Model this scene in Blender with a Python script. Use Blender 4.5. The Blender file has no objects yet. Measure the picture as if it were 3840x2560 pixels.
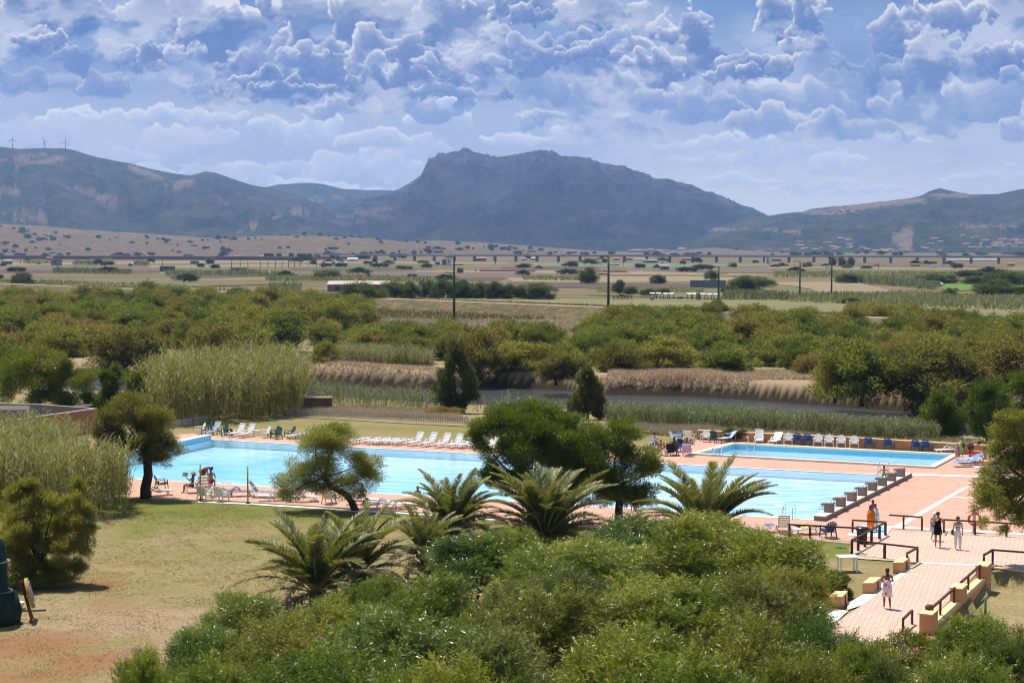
# seaside holiday club: pools, riverside thicket, plain and mountains
EXPO = .42; SUNE = 4.7; SKYS = .092; CLOUDS = .72; HAZE = .000085
import bpy, bmesh, math, random
import numpy as np
from mathutils import Vector, Matrix, geometry
R = math.radians
scn = bpy.context.scene
COL = scn.collection
# ------------------------------------------------------------------ camera
F = 6250.0; HZ = 925.0; CAMH = 15.0
pitch = math.atan((1280-HZ)/F)
cp, sp = math.cos(pitch), math.sin(pitch)
cam_d = bpy.data.cameras.new('camera'); cam = bpy.data.objects.new('camera', cam_d); COL.objects.link(cam)
cam_d.sensor_width = 36.0; cam_d.lens = 36.0*F/3840; cam_d.clip_end = 60000; cam_d.clip_start = .5
cam.location = (0, 0, CAMH); cam.rotation_euler = (R(90)-pitch, 0, 0); scn.camera = cam
def G(px, py, z=0.0):
    """survey point: where the sight line through a photo point meets height z"""
    dx = (px-1920)/F; dz = -(py-1280)/F
    d = (dx, cp+dz*sp, -sp+dz*cp)
    t = (z-CAMH)/d[2]
    return Vector((d[0]*t, d[1]*t, z))
def AT(px, py, D):
    """point at distance D along y seen at px,py"""
    dx = (px-1920)/F; dz = -(py-1280)/F
    d = (dx, cp+dz*sp, -sp+dz*cp); t = D/d[1]
    return Vector((d[0]*t, D, CAMH+d[2]*t))
def SC(D): return F/D     # px per metre
def c1(x, y): return (480+x*.34014, 1500+y*.34014)
def c2(x, y): return (1200+x*.34014, 1500+y*.34014)
def c3(x, y): return (2400+x*.28058, 1550+y*.28058)
def c4(x, y): return (3000+x*.28058, 1550+y*.28058)
def c5(x, y): return (2800+x*.44218, 1900+y*.44218)
def c8(x, y): return (3150+x*.21259, 1860+y*.21259)
# ------------------------------------------------------------------ render look
scn.view_settings.view_transform = 'Standard'; scn.view_settings.look = 'None'
scn.render.engine = 'CYCLES'; scn.cycles.filter_width = 1.15; scn.view_settings.gamma = 1; scn.view_settings.exposure = EXPO
# ------------------------------------------------------------------ materials
MATS = {}
def lin(c):
    return tuple(((v/255)/12.92 if v/255 <= .04045 else ((v/255+.055)/1.055)**2.4) for v in c)
def newmat(name):
    m = bpy.data.materials.new(name); m.use_nodes = True
    nt = m.node_tree; nt.nodes.clear(); MATS[name] = m
    return m, nt
def noise_fac(nt, scale, coord='Object', detail=5, rough=.6, stretch=(1, 1, 1), rand=False):
    tc = nt.nodes.new('ShaderNodeTexCoord')
    mp = nt.nodes.new('ShaderNodeMapping'); mp.inputs['Scale'].default_value = stretch
    if coord == 'World':
        g = nt.nodes.new('ShaderNodeNewGeometry'); nt.links.new(g.outputs['Position'], mp.inputs['Vector'])
    else: nt.links.new(tc.outputs[coord], mp.inputs['Vector'])
    n = nt.nodes.new('ShaderNodeTexNoise'); n.inputs['Scale'].default_value = scale
    n.inputs['Detail'].default_value = detail; n.inputs['Roughness'].default_value = rough
    nt.links.new(mp.outputs[0], n.inputs['Vector'])
    return n.outputs['Fac']
def mixc(nt, fac, a, b, blend='MIX'):
    m = nt.nodes.new('ShaderNodeMix'); m.data_type = 'RGBA'; m.blend_type = blend
    for s, v in ((0, fac), (6, a), (7, b)):
        if isinstance(v, (tuple, list)): m.inputs[s].default_value = (*v[:3], 1)
        elif isinstance(v, (int, float)): m.inputs[s].default_value = v
        else: nt.links.new(v, m.inputs[s])
    return m.outputs[2]
def mrange(nt, v, a, b, c=0., d=1.):
    m = nt.nodes.new('ShaderNodeMapRange'); nt.links.new(v, m.inputs[0])
    for i, x in enumerate((a, b, c, d)): m.inputs[i+1].default_value = x
    return m.outputs[0]
def mat(name, c, c2=None, scale=3., rough=.7, spec=.3, bump=0., bscale=None, metal=0., lo=.35, hi=.65, stretch=(1, 1, 1), coord='Object', detail=5):
    if name in MATS: return MATS[name]
    m, nt = newmat(name)
    if c2 is None: c2 = tuple(v*.82 for v in c)
    b = nt.nodes.new('ShaderNodeBsdfPrincipled'); o = nt.nodes.new('ShaderNodeOutputMaterial')
    nt.links.new(b.outputs[0], o.inputs[0])
    f = mrange(nt, noise_fac(nt, scale, coord, detail, .6, stretch), lo, hi)
    nt.links.new(mixc(nt, f, c, c2), b.inputs['Base Color'])
    b.inputs['Roughness'].default_value = rough; b.inputs['Specular IOR Level'].default_value = spec; b.inputs['Metallic'].default_value = metal
    if bump:
        bn = nt.nodes.new('ShaderNodeBump'); bn.inputs['Strength'].default_value = bump; bn.inputs['Distance'].default_value = .03
        nt.links.new(noise_fac(nt, bscale or scale*8, coord, 4), bn.inputs['Height']); nt.links.new(bn.outputs[0], b.inputs['Normal'])
    return m
def leafmat(name, ca, cb, cc=None, trans=.35, rough=.5, spec=.25, vary=.25):
    """leaf: three-way tint from the per-face attribute, plus a per-plant shift"""
    m, nt = newmat(name)
    at = nt.nodes.new('ShaderNodeAttribute'); at.attribute_name = 'tint'
    r = nt.nodes.new('ShaderNodeValToRGB'); nt.links.new(at.outputs['Fac'], r.inputs[0])
    e = r.color_ramp.elements; e[0].position = 0; e[0].color = (*ca, 1); e[1].position = .75; e[1].color = (*cb, 1)
    if cc: x = e.new(1.0); x.color = (*cc, 1)
    oi = nt.nodes.new('ShaderNodeObjectInfo')
    hs = nt.nodes.new('ShaderNodeHueSaturation'); nt.links.new(r.outputs[0], hs.inputs['Color'])
    nt.links.new(mrange(nt, oi.outputs['Random'], 0, 1, .5-.03*vary*4, .5+.02*vary*4), hs.inputs['Hue'])
    nt.links.new(mrange(nt, oi.outputs['Random'], 0, 1, 1+vary, 1-vary), hs.inputs['Value'])
    b = nt.nodes.new('ShaderNodeBsdfPrincipled'); nt.links.new(hs.outputs[0], b.inputs['Base Color'])
    b.inputs['Roughness'].default_value = rough; b.inputs['Specular IOR Level'].default_value = spec
    t = nt.nodes.new('ShaderNodeBsdfTranslucent')
    tcol = mixc(nt, 1.0, hs.outputs[0], (1.25, 1.2, .55), 'MULTIPLY'); nt.links.new(tcol, t.inputs[0])
    mx = nt.nodes.new('ShaderNodeMixShader'); mx.inputs[0].default_value = trans
    nt.links.new(b.outputs[0], mx.inputs[1]); nt.links.new(t.outputs[0], mx.inputs[2])
    o = nt.nodes.new('ShaderNodeOutputMaterial'); nt.links.new(mx.outputs[0], o.inputs[0])
    return m
# ------------------------------------------------------------------ objects
def tag(o, label=None, cat=None, group=None, kind=None):
    if label: o['label'] = label
    if cat: o['category'] = cat
    if group: o['group'] = group
    if kind: o['kind'] = kind
    return o
def empty(name, loc=(0, 0, 0), rz=0.):
    o = bpy.data.objects.new(name, None); COL.objects.link(o); o.location = loc; o.rotation_euler = (0, 0, rz); o.empty_display_size = .2
    return o
def link(name, me, m=None, parent=None, loc=None):
    o = bpy.data.objects.new(name, me); COL.objects.link(o)
    if m is not None:
        for x in (m if isinstance(m, (list, tuple)) else [m]): me.materials.append(x)
    if parent is not None: o.parent = parent; CH.setdefault(parent.name, []).append(o)
    if loc is not None: o.location = loc
    return o
CH = {}
def copy_tree(o, parent=None):
    c = o.copy(); COL.objects.link(c)
    if parent is not None: c.parent = parent; CH.setdefault(parent.name, []).append(c)
    for ch in CH.get(o.name, []): copy_tree(ch, c)
    return c
def npmesh(name, V, Fq, tint=None, smooth=False, mi=None):
    me = bpy.data.meshes.new(name); V = np.asarray(V, np.float32); Fq = np.asarray(Fq, np.int32)
    n, k = Fq.shape
    me.vertices.add(len(V)); me.vertices.foreach_set('co', V.ravel())
    me.loops.add(n*k); me.loops.foreach_set('vertex_index', Fq.ravel())
    me.polygons.add(n); me.polygons.foreach_set('loop_start', np.arange(0, n*k, k, dtype=np.int32))
    me.update(calc_edges=True)
    if smooth: me.polygons.foreach_set('use_smooth', np.ones(n, bool))
    if mi is not None: me.polygons.foreach_set('material_index', np.asarray(mi, np.int32))
    if tint is not None:
        a = me.attributes.new('tint', 'FLOAT', 'FACE'); a.data.foreach_set('value', np.asarray(tint, np.float32))
    me.validate(); return me
class MB:
    def __init__(s): s.v = []; s.f = []; s.m = []; s.mi = 0; s.sm = []; s.smooth = False
    def add(s, vs, fs):
        b = len(s.v); s.v += [tuple(v) for v in vs]
        for f in fs: s.f.append(tuple(b+i for i in f)); s.m.append(s.mi); s.sm.append(s.smooth)
        return s
    def box(s, c, d, rz=0., M=None, taper=1.):
        x, y, z = d[0]/2, d[1]/2, d[2]/2
        vs = [Vector((sx*x*(taper if sz > 0 else 1), sy*y*(taper if sz > 0 else 1), sz*z)) for sz in (-1, 1) for sy in (-1, 1) for sx in (-1, 1)]
        m = M or Matrix.Rotation(rz, 3, 'Z'); c = Vector(c)
        return s.add([m @ v+c for v in vs], [(0, 2, 3, 1), (4, 5, 7, 6), (0, 1, 5, 4), (2, 6, 7, 3), (0, 4, 6, 2), (1, 3, 7, 5)])
    def bar(s, p, q, w, h, up=(0, 0, 1)):
        p, q = Vector(p), Vector(q); d = (q-p); L = d.length; d.normalize()
        u = Vector(up)
        if abs(d.dot(u)) > .97: u = Vector((0, 1, 0))
        x = d.cross(u).normalized(); z = x.cross(d)
        M = Matrix((x, d, z)).transposed()
        return s.box((p+q)/2, (w, L, h), M=M)
    def tube(s, path, r, n=8, cap=True):
        path = [Vector(p) for p in path]; rs = r if isinstance(r, (list, tuple)) else [r]*len(path)
        rings = []; pu = None
        for i, p in enumerate(path):
            d = (path[min(i+1, len(path)-1)]-path[max(i-1, 0)]).normalized()
            u = Vector((0, 0, 1)) if abs(d.z) < .9 else Vector((0, 1, 0))
            if pu is not None and abs(pu.dot(d)) < .95: u = pu
            x = d.cross(u).normalized(); y = x.cross(d).normalized(); pu = y
            rings.append([p+(x*math.cos(a)+y*math.sin(a))*rs[i] for a in [2*math.pi*k/n for k in range(n)]])
        fs = []
        for i in range(len(path)-1):
            for k in range(n): fs.append((i*n+k, i*n+(k+1) % n, (i+1)*n+(k+1) % n, (i+1)*n+k))
        if cap: fs.append(tuple(range(n))); fs.append(tuple((len(path)-1)*n+k for k in reversed(range(n))))
        o = s.smooth; s.smooth = True; s.add([v for r_ in rings for v in r_], fs); s.smooth = o
        return s
    def loft(s, rings, n=14, cap=True, wob=0., seed=0):
        """rings: (x,y,z,rx,ry)"""
        rn = random.Random(seed); ph = [rn.uniform(-1, 1) for _ in range(n)]
        vs = []
        for (x, y, z, rx, ry) in rings:
            for k in range(n):
                a = 2*math.pi*k/n; w = 1+wob*ph[k]
                vs.append((x+rx*w*math.cos(a), y+ry*w*math.sin(a), z))
        fs = [(i*n+k, i*n+(k+1) % n, (i+1)*n+(k+1) % n, (i+1)*n+k) for i in range(len(rings)-1) for k in range(n)]
        if cap: fs.append(tuple(reversed(range(n)))); fs.append(tuple((len(rings)-1)*n+k for k in range(n)))
        o = s.smooth; s.smooth = True; s.add(vs, fs); s.smooth = o
        return s
    def prism(s, poly, z0, z1):
        n = len(poly); a = sum(poly[i][0]*poly[(i+1) % n][1]-poly[(i+1) % n][0]*poly[i][1] for i in range(n))
        if a < 0: poly = poly[::-1]
        vs = [(p[0], p[1], z0) for p in poly]+[(p[0], p[1], z1) for p in poly]
        tr = geometry.tessellate_polygon([[Vector((p[0], p[1], 0)) for p in poly]])
        fs = []
        for t in tr:
            A, B, C = [poly[i] for i in t]
            if (B[0]-A[0])*(C[1]-A[1])-(B[1]-A[1])*(C[0]-A[0]) < 0: t = t[::-1]
            fs.append(tuple(n+i for i in t)); fs.append(tuple(reversed(t)))
        for i in range(n): fs.append((i, (i+1) % n, n+(i+1) % n, n+i))
        return s.add(vs, fs)
    def xprism(s, prof, x0, x1):
        """profile in (y,z) extruded along x"""
        n = len(prof); vs = [(x0, p[0], p[1]) for p in prof]+[(x1, p[0], p[1]) for p in prof]
        fs = [(i, (i+1) % n, n+(i+1) % n, n+i) for i in range(n)]+[tuple(reversed(range(n))), tuple(range(n, 2*n))]
        return s.add(vs, fs)
    def build(s, name, m, parent=None, bevel=0., loc=None):
        me = bpy.data.meshes.new(name); me.from_pydata(s.v, [], s.f)
        me.polygons.foreach_set('material_index', s.m); me.polygons.foreach_set('use_smooth', s.sm)
        bm = bmesh.new(); bm.from_mesh(me); bmesh.ops.recalc_face_normals(bm, faces=bm.faces)
        if bevel: bmesh.ops.bevel(bm, geom=[e for e in bm.edges], offset=bevel, segments=1, affect='EDGES', clamp_overlap=True)
        bm.to_mesh(me); bm.free(); me.update()
        return link(name, me, m, parent, loc)
def sheet(name, pts, m, z, kind='structure', parent=None, label=None, holes=()):
    """flat polygon (with holes) at height z; pts are world xy"""
    loops = [[Vector((p[0], p[1], 0)) for p in pts]]+[[Vector((p[0], p[1], 0)) for p in h] for h in holes]
    allp = [p for l in loops for p in l]
    tr = geometry.tessellate_polygon(loops); fs = []
    for t in tr:
        A, B, C = [allp[i] for i in t]
        if (B-A).cross(C-A).z < 0: t = t[::-1]
        fs.append(tuple(t))
    me = bpy.data.meshes.new(name); me.from_pydata([(p.x, p.y, z) for p in allp], [], fs); me.update()
    o = link(name, me, m, parent)
    if kind: o['kind'] = kind
    if label: o['label'] = label
    return o
def PX(pts, z=0.): return [G(a, b, z) for a, b in pts]
def vnoise(W,H,sx,sy,rng,ox=None):
    # smooth lattice noise, cell size sx,sy px
    nx=int(W/sx)+4; ny=int(H/sy)+4
    g=rng.random((ny,nx)).astype(np.float32)
    return lambda X,Y: samp(g,X/sx+1,Y/sy+1)
def samp(g,x,y):
    x=np.clip(x,0,g.shape[1]-2.001); y=np.clip(y,0,g.shape[0]-2.001)
    xi=x.astype(np.int32); yi=y.astype(np.int32)
    fx=x-xi; fy=y-yi
    fx=fx*fx*(3-2*fx); fy=fy*fy*(3-2*fy)
    a=g[yi,xi];b=g[yi,xi+1];c=g[yi+1,xi];d=g[yi+1,xi+1]
    return (a+(b-a)*fx)*(1-fy)+(c+(d-c)*fx)*fy
def worley(X,Y,cell,seed):
    r=np.random.default_rng(seed)
    x=X/cell+6; y=Y/cell+6
    nx=int(x.max())+8; ny=int(y.max())+8
    jx=r.random((ny,nx)).astype(np.float32); jy=r.random((ny,nx)).astype(np.float32)
    xi=np.clip(x.astype(np.int32),1,nx-2); yi=np.clip(y.astype(np.int32),1,ny-2)
    best=np.full(X.shape,9.,np.float32)
    for a in (-1,0,1):
        for b in (-1,0,1):
            cy=yi+a; cx=xi+b
            dx=cx+jx[cy,cx]-x; dy=cy+jy[cy,cx]-y
            np.minimum(best,dx*dx+dy*dy,out=best)
    return best
def billow(X,Y,cell,seed,octs=4,pers=.5):
    s=0;a=1;n=0
    for o in range(octs):
        d2=worley(X,Y,cell,seed+o*13)
        s=s+a*np.sqrt(np.clip(1-d2/1.0,0,1)); n+=a; a*=pers; cell*=.46
    return s/n
def ramp(x,a,b):
    t=np.clip((x-a)/(b-a),0,1); return t*t*(3-2*t)
def sky_image(W=2200,H=825):
    """W x H float image of u in [-.45,.45] (left to right), v in [0,.3375] (row 0 = v 0)."""
    rng=np.random.default_rng(7)
    S=W/0.9; K=W/2400
    Y,X=np.mgrid[0:H,0:W].astype(np.float32)
    U=(X/S-0.45); V=Y/S
    px=1176+U*6250*0.6125; py=(925-V*6250)*0.6125      # design coordinates of the hand laid masses
    out=np.zeros((H,W,3),np.float32)
    t=ramp(V,0,0.16)[...,None]
    lo=np.array([1.08,1.1,1.06]);mid=np.array([.165,.31,.62]);hi=np.array([.10,.235,.52])
    sky=lo*(1-t)+mid*t; t2=ramp(V,.12,.33)[...,None]; sky=sky*(1-t2)+hi*t2
    out[:]=sky
    def fbm(cell,octs,seed,asp=1.0,mode='n',X_=None,Y_=None,pers=.5):
        r=np.random.default_rng(seed); a=1;s=0;n=0
        xx=X if X_ is None else X_; yy=Y if Y_ is None else Y_
        for o in range(octs):
            f=vnoise(W+400,H+400,cell*asp,cell,r)
            v=f(xx+200,yy+200)
            if mode=='b': v=1-np.abs(2*v-1)**1.0 ; 
            if mode=='p': v=np.abs(2*v-1)
            s=s+a*v; n+=a; a*=pers; cell/=2.03
        return s/n
    def cloud(cx,cy,rx,ry,tone,seed,namp=1.5,flat=1.6,k=1.0):
        """one cumulus: puffs over an ellipse, billowed, lit from above"""
        m=1.55
        x0=int(((cx-rx*m-1176)/(6250*.6125)+.45)*S); x1=int(((cx+rx*m-1176)/(6250*.6125)+.45)*S)
        v0=(925-(cy+ry*m)/.6125)/6250; v1=(925-(cy-ry*m*1.25)/.6125)/6250
        y0=int(v0*S); y1=int(v1*S)
        X0,X1,Y0,Y1=max(0,x0),min(W,x1),max(0,y0),min(H,y1)
        if X1-X0<6 or Y1-Y0<6: return
        xs=X[Y0:Y1,X0:X1]; ys=Y[Y0:Y1,X0:X1]; lx=xs-x0; ly=ys-y0
        qx=px[Y0:Y1,X0:X1]; qy=py[Y0:Y1,X0:X1]; vv=V[Y0:Y1,X0:X1]
        r=np.random.default_rng(seed); P=S/(6250*.6125)
        cell=max(7.,min(rx,ry*1.6)*.85*P*k)
        def fb(c,octs,sd,asp=1.):
            rr=np.random.default_rng(sd); A=1;q=0;n=0
            for o in range(octs):
                g=rr.random((int((y1-y0)/c)+5,int((x1-x0)/(c*asp))+5)).astype(np.float32)
                q=q+A*samp(g,lx/(c*asp)+1,ly/c+1); n+=A; A*=.55; c/=2.03
            return q/n
        w1=(fb(cell*1.6,4,seed+1)-.5); w2=(fb(cell*1.6,4,seed+2)-.5)
        w3=fb(cell*.6,4,seed+21)-.5; w4=fb(cell*.6,4,seed+22)-.5
        ux=(qx-cx)/rx+(w1*2.6+w3*.5)*min(1,ry/rx*1.3); uy=(qy-cy)/ry+w2*2.2+w4*.45
        F=np.zeros_like(ux)
        n=7+int(rx/ry*2)
        for i in range(n):
            t=(i+.5)/n*2-1; t+=r.normal()*.08
            t=min(.98,max(-.98,t)); top=(1-t*t)**.5*r.uniform(.25,1.0)
            ax=t*.8; ay=-.15-top*.45; rr=r.uniform(.26,.5)*(1-.35*abs(t))
            dx=(ux-ax)/(rr*max(.45,ry/rx)*1.5); dy=(uy-ay)/(rr*1.35)
            F=np.maximum(F,1.15-np.sqrt(dx*dx+dy*dy))
        dx=ux; dy=np.where(uy>.1,(uy-.1)*flat*1.25,(uy-.1)*1.15)
        F=np.maximum(F,1.15*(1-np.sqrt(dx*dx+dy*dy)*.95))
        bl=billow(lx+w1*cell*.5,ly+w2*cell*.5,cell*.8,seed+3,5,.56)
        fine=fb(cell*.35,4,seed+8)-.5
        big=fb(cell*2.2,4,seed+4)-.5
        e2=np.sqrt(ux*ux+(uy/1.15)**2)
        D=F*1.1+(bl-.66)*namp*.85+big*1.25+fine*.38-.24-ramp(e2,.85,1.5)*2.2
        D=np.where(F>-.2,D-ramp(.32-F,0,.32)*.9,-1)
        up=ramp(uy,-.2,.8)
        softn=.10+.75*ramp(fb(cell*1.6,3,seed+9),.42,.62)+.6*up
        q_=max(3,int(cell*.42)); bx=(D>0).astype(np.float32)
        for ax in (0,1):
            if bx.shape[ax]>2*q_+2:
                cs=np.cumsum(np.pad(bx,[(q_+1,q_) if a_==ax else (0,0) for a_ in (0,1)],'edge'),axis=ax)
                n_=bx.shape[ax]; bx=(np.take(cs,range(2*q_+1,2*q_+1+n_),axis=ax)-np.take(cs,range(0,n_),axis=ax))/(2*q_+1)
        al=ramp(D,0,softn)*(1-.25*up)*ramp(bx,.16,.36)
        dd=np.clip(D,0,.8); hh,ww=dd.shape
        occ=np.zeros_like(dd); wt=0
        for f,wj in ((.06,1.),(.12,1.),(.22,1.1),(.38,1.2),(.62,1.2),(1.0,1.),(1.6,.8)):
            j=max(1,int(cell*f*1.5)); sh=np.zeros_like(dd)
            if j<hh: sh[:hh-j]=dd[j:]
            occ+=wj*np.roll(sh,int(j*.3),axis=1); wt+=wj
        occ/=wt
        d_=D; D=D-fine*.45; g=max(1,int(cell*.08)); gy=np.zeros_like(D); gx=np.zeros_like(D)
        if hh>2*g: gy[g:-g]=D[:-2*g]-D[2*g:]
        if ww>2*g: gx[:,g:-g]=D[:,2*g:]-D[:,:-2*g]
        rel=np.clip((gy+gx*.4)/g*cell*.042,-.22,.34)*(.25+.75*ramp(fb(cell*1.8,3,seed+31),.42,.6))
        D=d_
        L=np.exp(-(2.4,3.2,3.6)[2-tone]*occ)*(1.02+2.0*(fb(cell*2.6,3,seed+12)-.5))
        L=L*(1-.6*up)+rel*(.15+.75*L)+.10*(1-ramp(D,0,.2))*(1-up)
        L=np.clip(L,0,1.05)[...,None]
        b_=np.array(((.92,.92,.97),(.90,.91,.96),(1.12,1.13,1.15))[tone]); s_=np.array(((.06,.165,.47),(.15,.28,.62),(.50,.62,.90))[tone])
        c=s_+(b_-s_)*L
        hz=(1-ramp(vv,.0,.085))[...,None]*.45
        c=c*(1-hz)+np.array([1.15,1.2,1.25])*hz
        al=(al*((.97,.9,.85)[tone]))[...,None]
        out[Y0:Y1,X0:X1]=out[Y0:Y1,X0:X1]*(1-al)+c*al
    # veil
    veil=fbm(150*K,6,91,2.4); va=(ramp(veil,.36,.6)*ramp(V,.0,.03)*(1-.8*ramp(V,.10,.15))*.7)[...,None]
    out=out*(1-va)+np.array([.56,.65,.86])*va
    L2=[(560,420,130,28),(720,435,120,20),(330,400,120,24),(1860,432,140,24),(1700,425,90,20),(930,415,90,24),(1980,442,110,14),(820,445,90,14),(2250,415,120,16),(70,300,120,42),(180,285,80,34),(420,355,110,50),(500,320,60,30),(650,330,100,52),(720,310,50,44),(600,400,190,26),(960,360,110,55),(880,395,110,30),(760,395,100,40),(330,270,170,24),(900,330,120,26),
        (1000,290,70,44),(1350,300,130,34),(1640,375,110,26),(1800,370,140,36),(1900,385,100,30),(2150,380,24,9),(2320,382,22,8),(1550,340,80,22),(250,370,110,26),(480,270,130,22),(1180,325,90,24),(1700,335,160,28),
        (-200,320,200,60),(-500,300,200,70),(2650,350,180,50),(2050,330,90,20)]
    L1=[(150,215,170,40),(40,200,90,36),(260,210,80,34),(60,130,110,40),(640,215,170,40),(500,225,110,30),(780,250,90,30),(960,250,120,44),(1030,225,60,40),
        (1340,235,170,70),(1250,215,90,50),(1460,215,110,56),(1240,280,70,30),(1400,305,130,30),(1700,230,150,66),(1620,270,110,50),(1860,240,150,66),(1800,290,170,44),
        (2010,210,140,60),(2140,250,140,60),(2280,230,120,84),(2330,300,90,44),(1960,305,150,34),(2500,250,160,80),(-150,220,200,60),(-450,200,250,70),(2800,200,160,80),(1500,250,90,40),(2210,180,90,60)]
    L0=[(850,200,330,44),(1000,225,200,26),(640,215,160,26),(0,30,200,70),(150,50,130,60),(60,110,110,44),(210,140,110,40),(360,60,120,80),(340,140,90,40),(480,110,110,70),(560,40,140,70),(600,190,160,40),(620,120,130,70),(740,60,130,80),(860,190,200,50),(760,150,140,70),(900,60,130,84),
        (930,130,120,64),(1060,60,110,80),(1030,170,150,54),(1180,50,80,80),(1150,130,130,66),(1330,70,70,70),(1310,140,130,54),(1430,50,100,74),(1420,120,80,44),
        (1560,100,90,70),(1600,150,80,56),(1500,160,80,44),(1815,60,80,84),(1850,120,80,54),(1740,160,90,44),(1690,175,70,36),(2040,120,90,80),(2000,180,90,44),(2180,60,120,90),(2130,150,100,84),(2300,60,130,90),(2280,140,120,60),(2110,10,60,34),
        (2500,60,150,90),(2700,120,180,60),(-150,60,160,70),(-400,120,200,60),(200,-90,220,60),(560,-110,260,70),(1000,-80,220,70),(1500,-160,260,60),(2000,-110,200,60),(2400,-120,220,70),(-200,-120,200,60),
        (100,-260,260,60),(900,-260,260,60),(1700,-280,260,60),(2400,-270,260,60)]
    Lf=[(415,130,44,34,1),(300,128,30,20,1),(1405,98,44,22,1),(1340,105,28,14,1),(790,133,22,9,1),(672,130,28,20,1),(738,138,18,22,1),(1030,245,28,20,2),(870,145,34,20,1),(1150,150,44,26,1),(1320,128,20,14,1),(2190,105,20,14,1),(980,150,40,24,1),(2320,190,44,30,1)]
    for i,q in enumerate(L2): cloud(*q,2,200+i,1.7)
    for i,q in enumerate(L1): cloud(*q,1,400+i,1.7,1.4,.8)
    for i,q in enumerate(L0): cloud(*q,0,600+i,1.9,1.4,.6)
    b2=fbm(130*K,6,131,1.9); bell=np.exp(-((V-.112)/.022)**2)
    a2=(ramp(b2,.44,.60)*bell*.62)[...,None]; out=out*(1-a2)+np.array([.15,.27,.60])*a2
    b3=fbm(90*K,7,151,1.7,'n',X,Y,.62); a3=(ramp(b3,.50,.66)*ramp(V,.03,.06)*(1-.6*ramp(V,.13,.15))*.65*(1-np.exp(-((px-1640)/120)**2-((py-40)/85)**2)))[...,None]; out=out*(1-a3)+np.array([.86,.88,.96])*a3
    for i,q in enumerate(L0[2::3]): cloud(q[0]+25,q[1]-8,q[2]*.62,q[3]*.6,0,900+i,1.9,1.4,.6)
    for i,q in enumerate(Lf): cloud(*q,800+i,1.9,1.2)
    return np.clip(out,0,1.6)
# ------------------------------------------------------------------ sun, sky, clouds
SUN_TO = Vector((-.65, .76, 0)).normalized()*math.cos(R(70)); SUN_TO.z = math.sin(R(70))
sd = bpy.data.lights.new('sun', 'SUN'); sd.energy = SUNE; sd.angle = R(.53); sd.color = (1, .955, .89)
so = bpy.data.objects.new('sun', sd); COL.objects.link(so); so.rotation_euler = SUN_TO.to_track_quat('Z', 'Y').to_euler(); so.location = (-60, 80, 200)
world = bpy.data.worlds.new('World'); scn.world = world; world.use_nodes = True
wn = world.node_tree; wn.nodes.clear()
sk = wn.nodes.new('ShaderNodeTexSky'); sk.sky_type = 'NISHITA'; sk.sun_disc = False
sk.sun_elevation = R(70); sk.sun_rotation = math.atan2(SUN_TO.x, SUN_TO.y); sk.altitude = 20
bg = wn.nodes.new('ShaderNodeBackground'); bg.inputs[1].default_value = SKYS; wn.links.new(sk.outputs[0], bg.inputs[0])
SW, SH = 2200, 825
_c = sky_image(SW, SH)
img = bpy.data.images.new('cloud_field', SW, SH, alpha=False, float_buffer=True)
img.colorspace_settings.name = 'Non-Color'
_p = np.ones((SH, SW, 4), np.float32); _p[..., :3] = _c; img.pixels.foreach_set(_p.ravel()); img.update(); img.pack()
tc = wn.nodes.new('ShaderNodeTexCoord'); sx = wn.nodes.new('ShaderNodeSeparateXYZ'); wn.links.new(tc.outputs['Generated'], sx.inputs[0])
def wm(op, a, b=None):
    n = wn.nodes.new('ShaderNodeMath'); n.operation = op
    for i, v in enumerate((a, b)):
        if v is None: continue
        if isinstance(v, (int, float)): n.inputs[i].default_value = v
        else: wn.links.new(v, n.inputs[i])
    return n.outputs[0]
yy = wm('MAXIMUM', sx.outputs[1], .05)
u = wm('DIVIDE', sx.outputs[0], yy); v = wm('DIVIDE', sx.outputs[2], yy)
cx = wn.nodes.new('ShaderNodeCombineXYZ')
wn.links.new(wm('ADD', wm('DIVIDE', u, .9), .5), cx.inputs[0]); wn.links.new(wm('DIVIDE', v, .9*SH/SW), cx.inputs[1])
it = wn.nodes.new('ShaderNodeTexImage'); it.image = img; it.extension = 'EXTEND'; wn.links.new(cx.outputs[0], it.inputs[0])
bc = wn.nodes.new('ShaderNodeBackground'); bc.inputs[1].default_value = CLOUDS; wn.links.new(it.outputs[0], bc.inputs[0])
# the cloud field covers the northern horizon; elsewhere the open sky
mk = wm('MULTIPLY', wm('LESS_THAN', wm('ABSOLUTE', u), .45), wm('LESS_THAN', v, .3375)); mk = wm('MULTIPLY', mk, wm('GREATER_THAN', sx.outputs[1], .05))
mx = wn.nodes.new('ShaderNodeMixShader'); wn.links.new(mk, mx.inputs[0]); wn.links.new(bg.outputs[0], mx.inputs[1]); wn.links.new(bc.outputs[0], mx.inputs[2])
wo = wn.nodes.new('ShaderNodeOutputWorld'); wn.links.new(mx.outputs[0], wo.inputs[0])
# ------------------------------------------------------------------ haze: one closed box of pale air
hm, hn = newmat('haze_air')
pv = hn.nodes.new('ShaderNodeVolumePrincipled'); pv.inputs['Color'].default_value = (.36, .56, 1.0, 1); pv.inputs['Density'].default_value = HAZE; pv.inputs['Anisotropy'].default_value = .1
ho = hn.nodes.new('ShaderNodeOutputMaterial'); hn.links.new(pv.outputs[0], ho.inputs['Volume'])
hz = MB().box((0, 5500, 326), (25400, 11400, 662)).build('haze', hm); hz['kind'] = 'stuff'; hz['label'] = 'thin blue air lying over the whole plain and the mountains'
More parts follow.
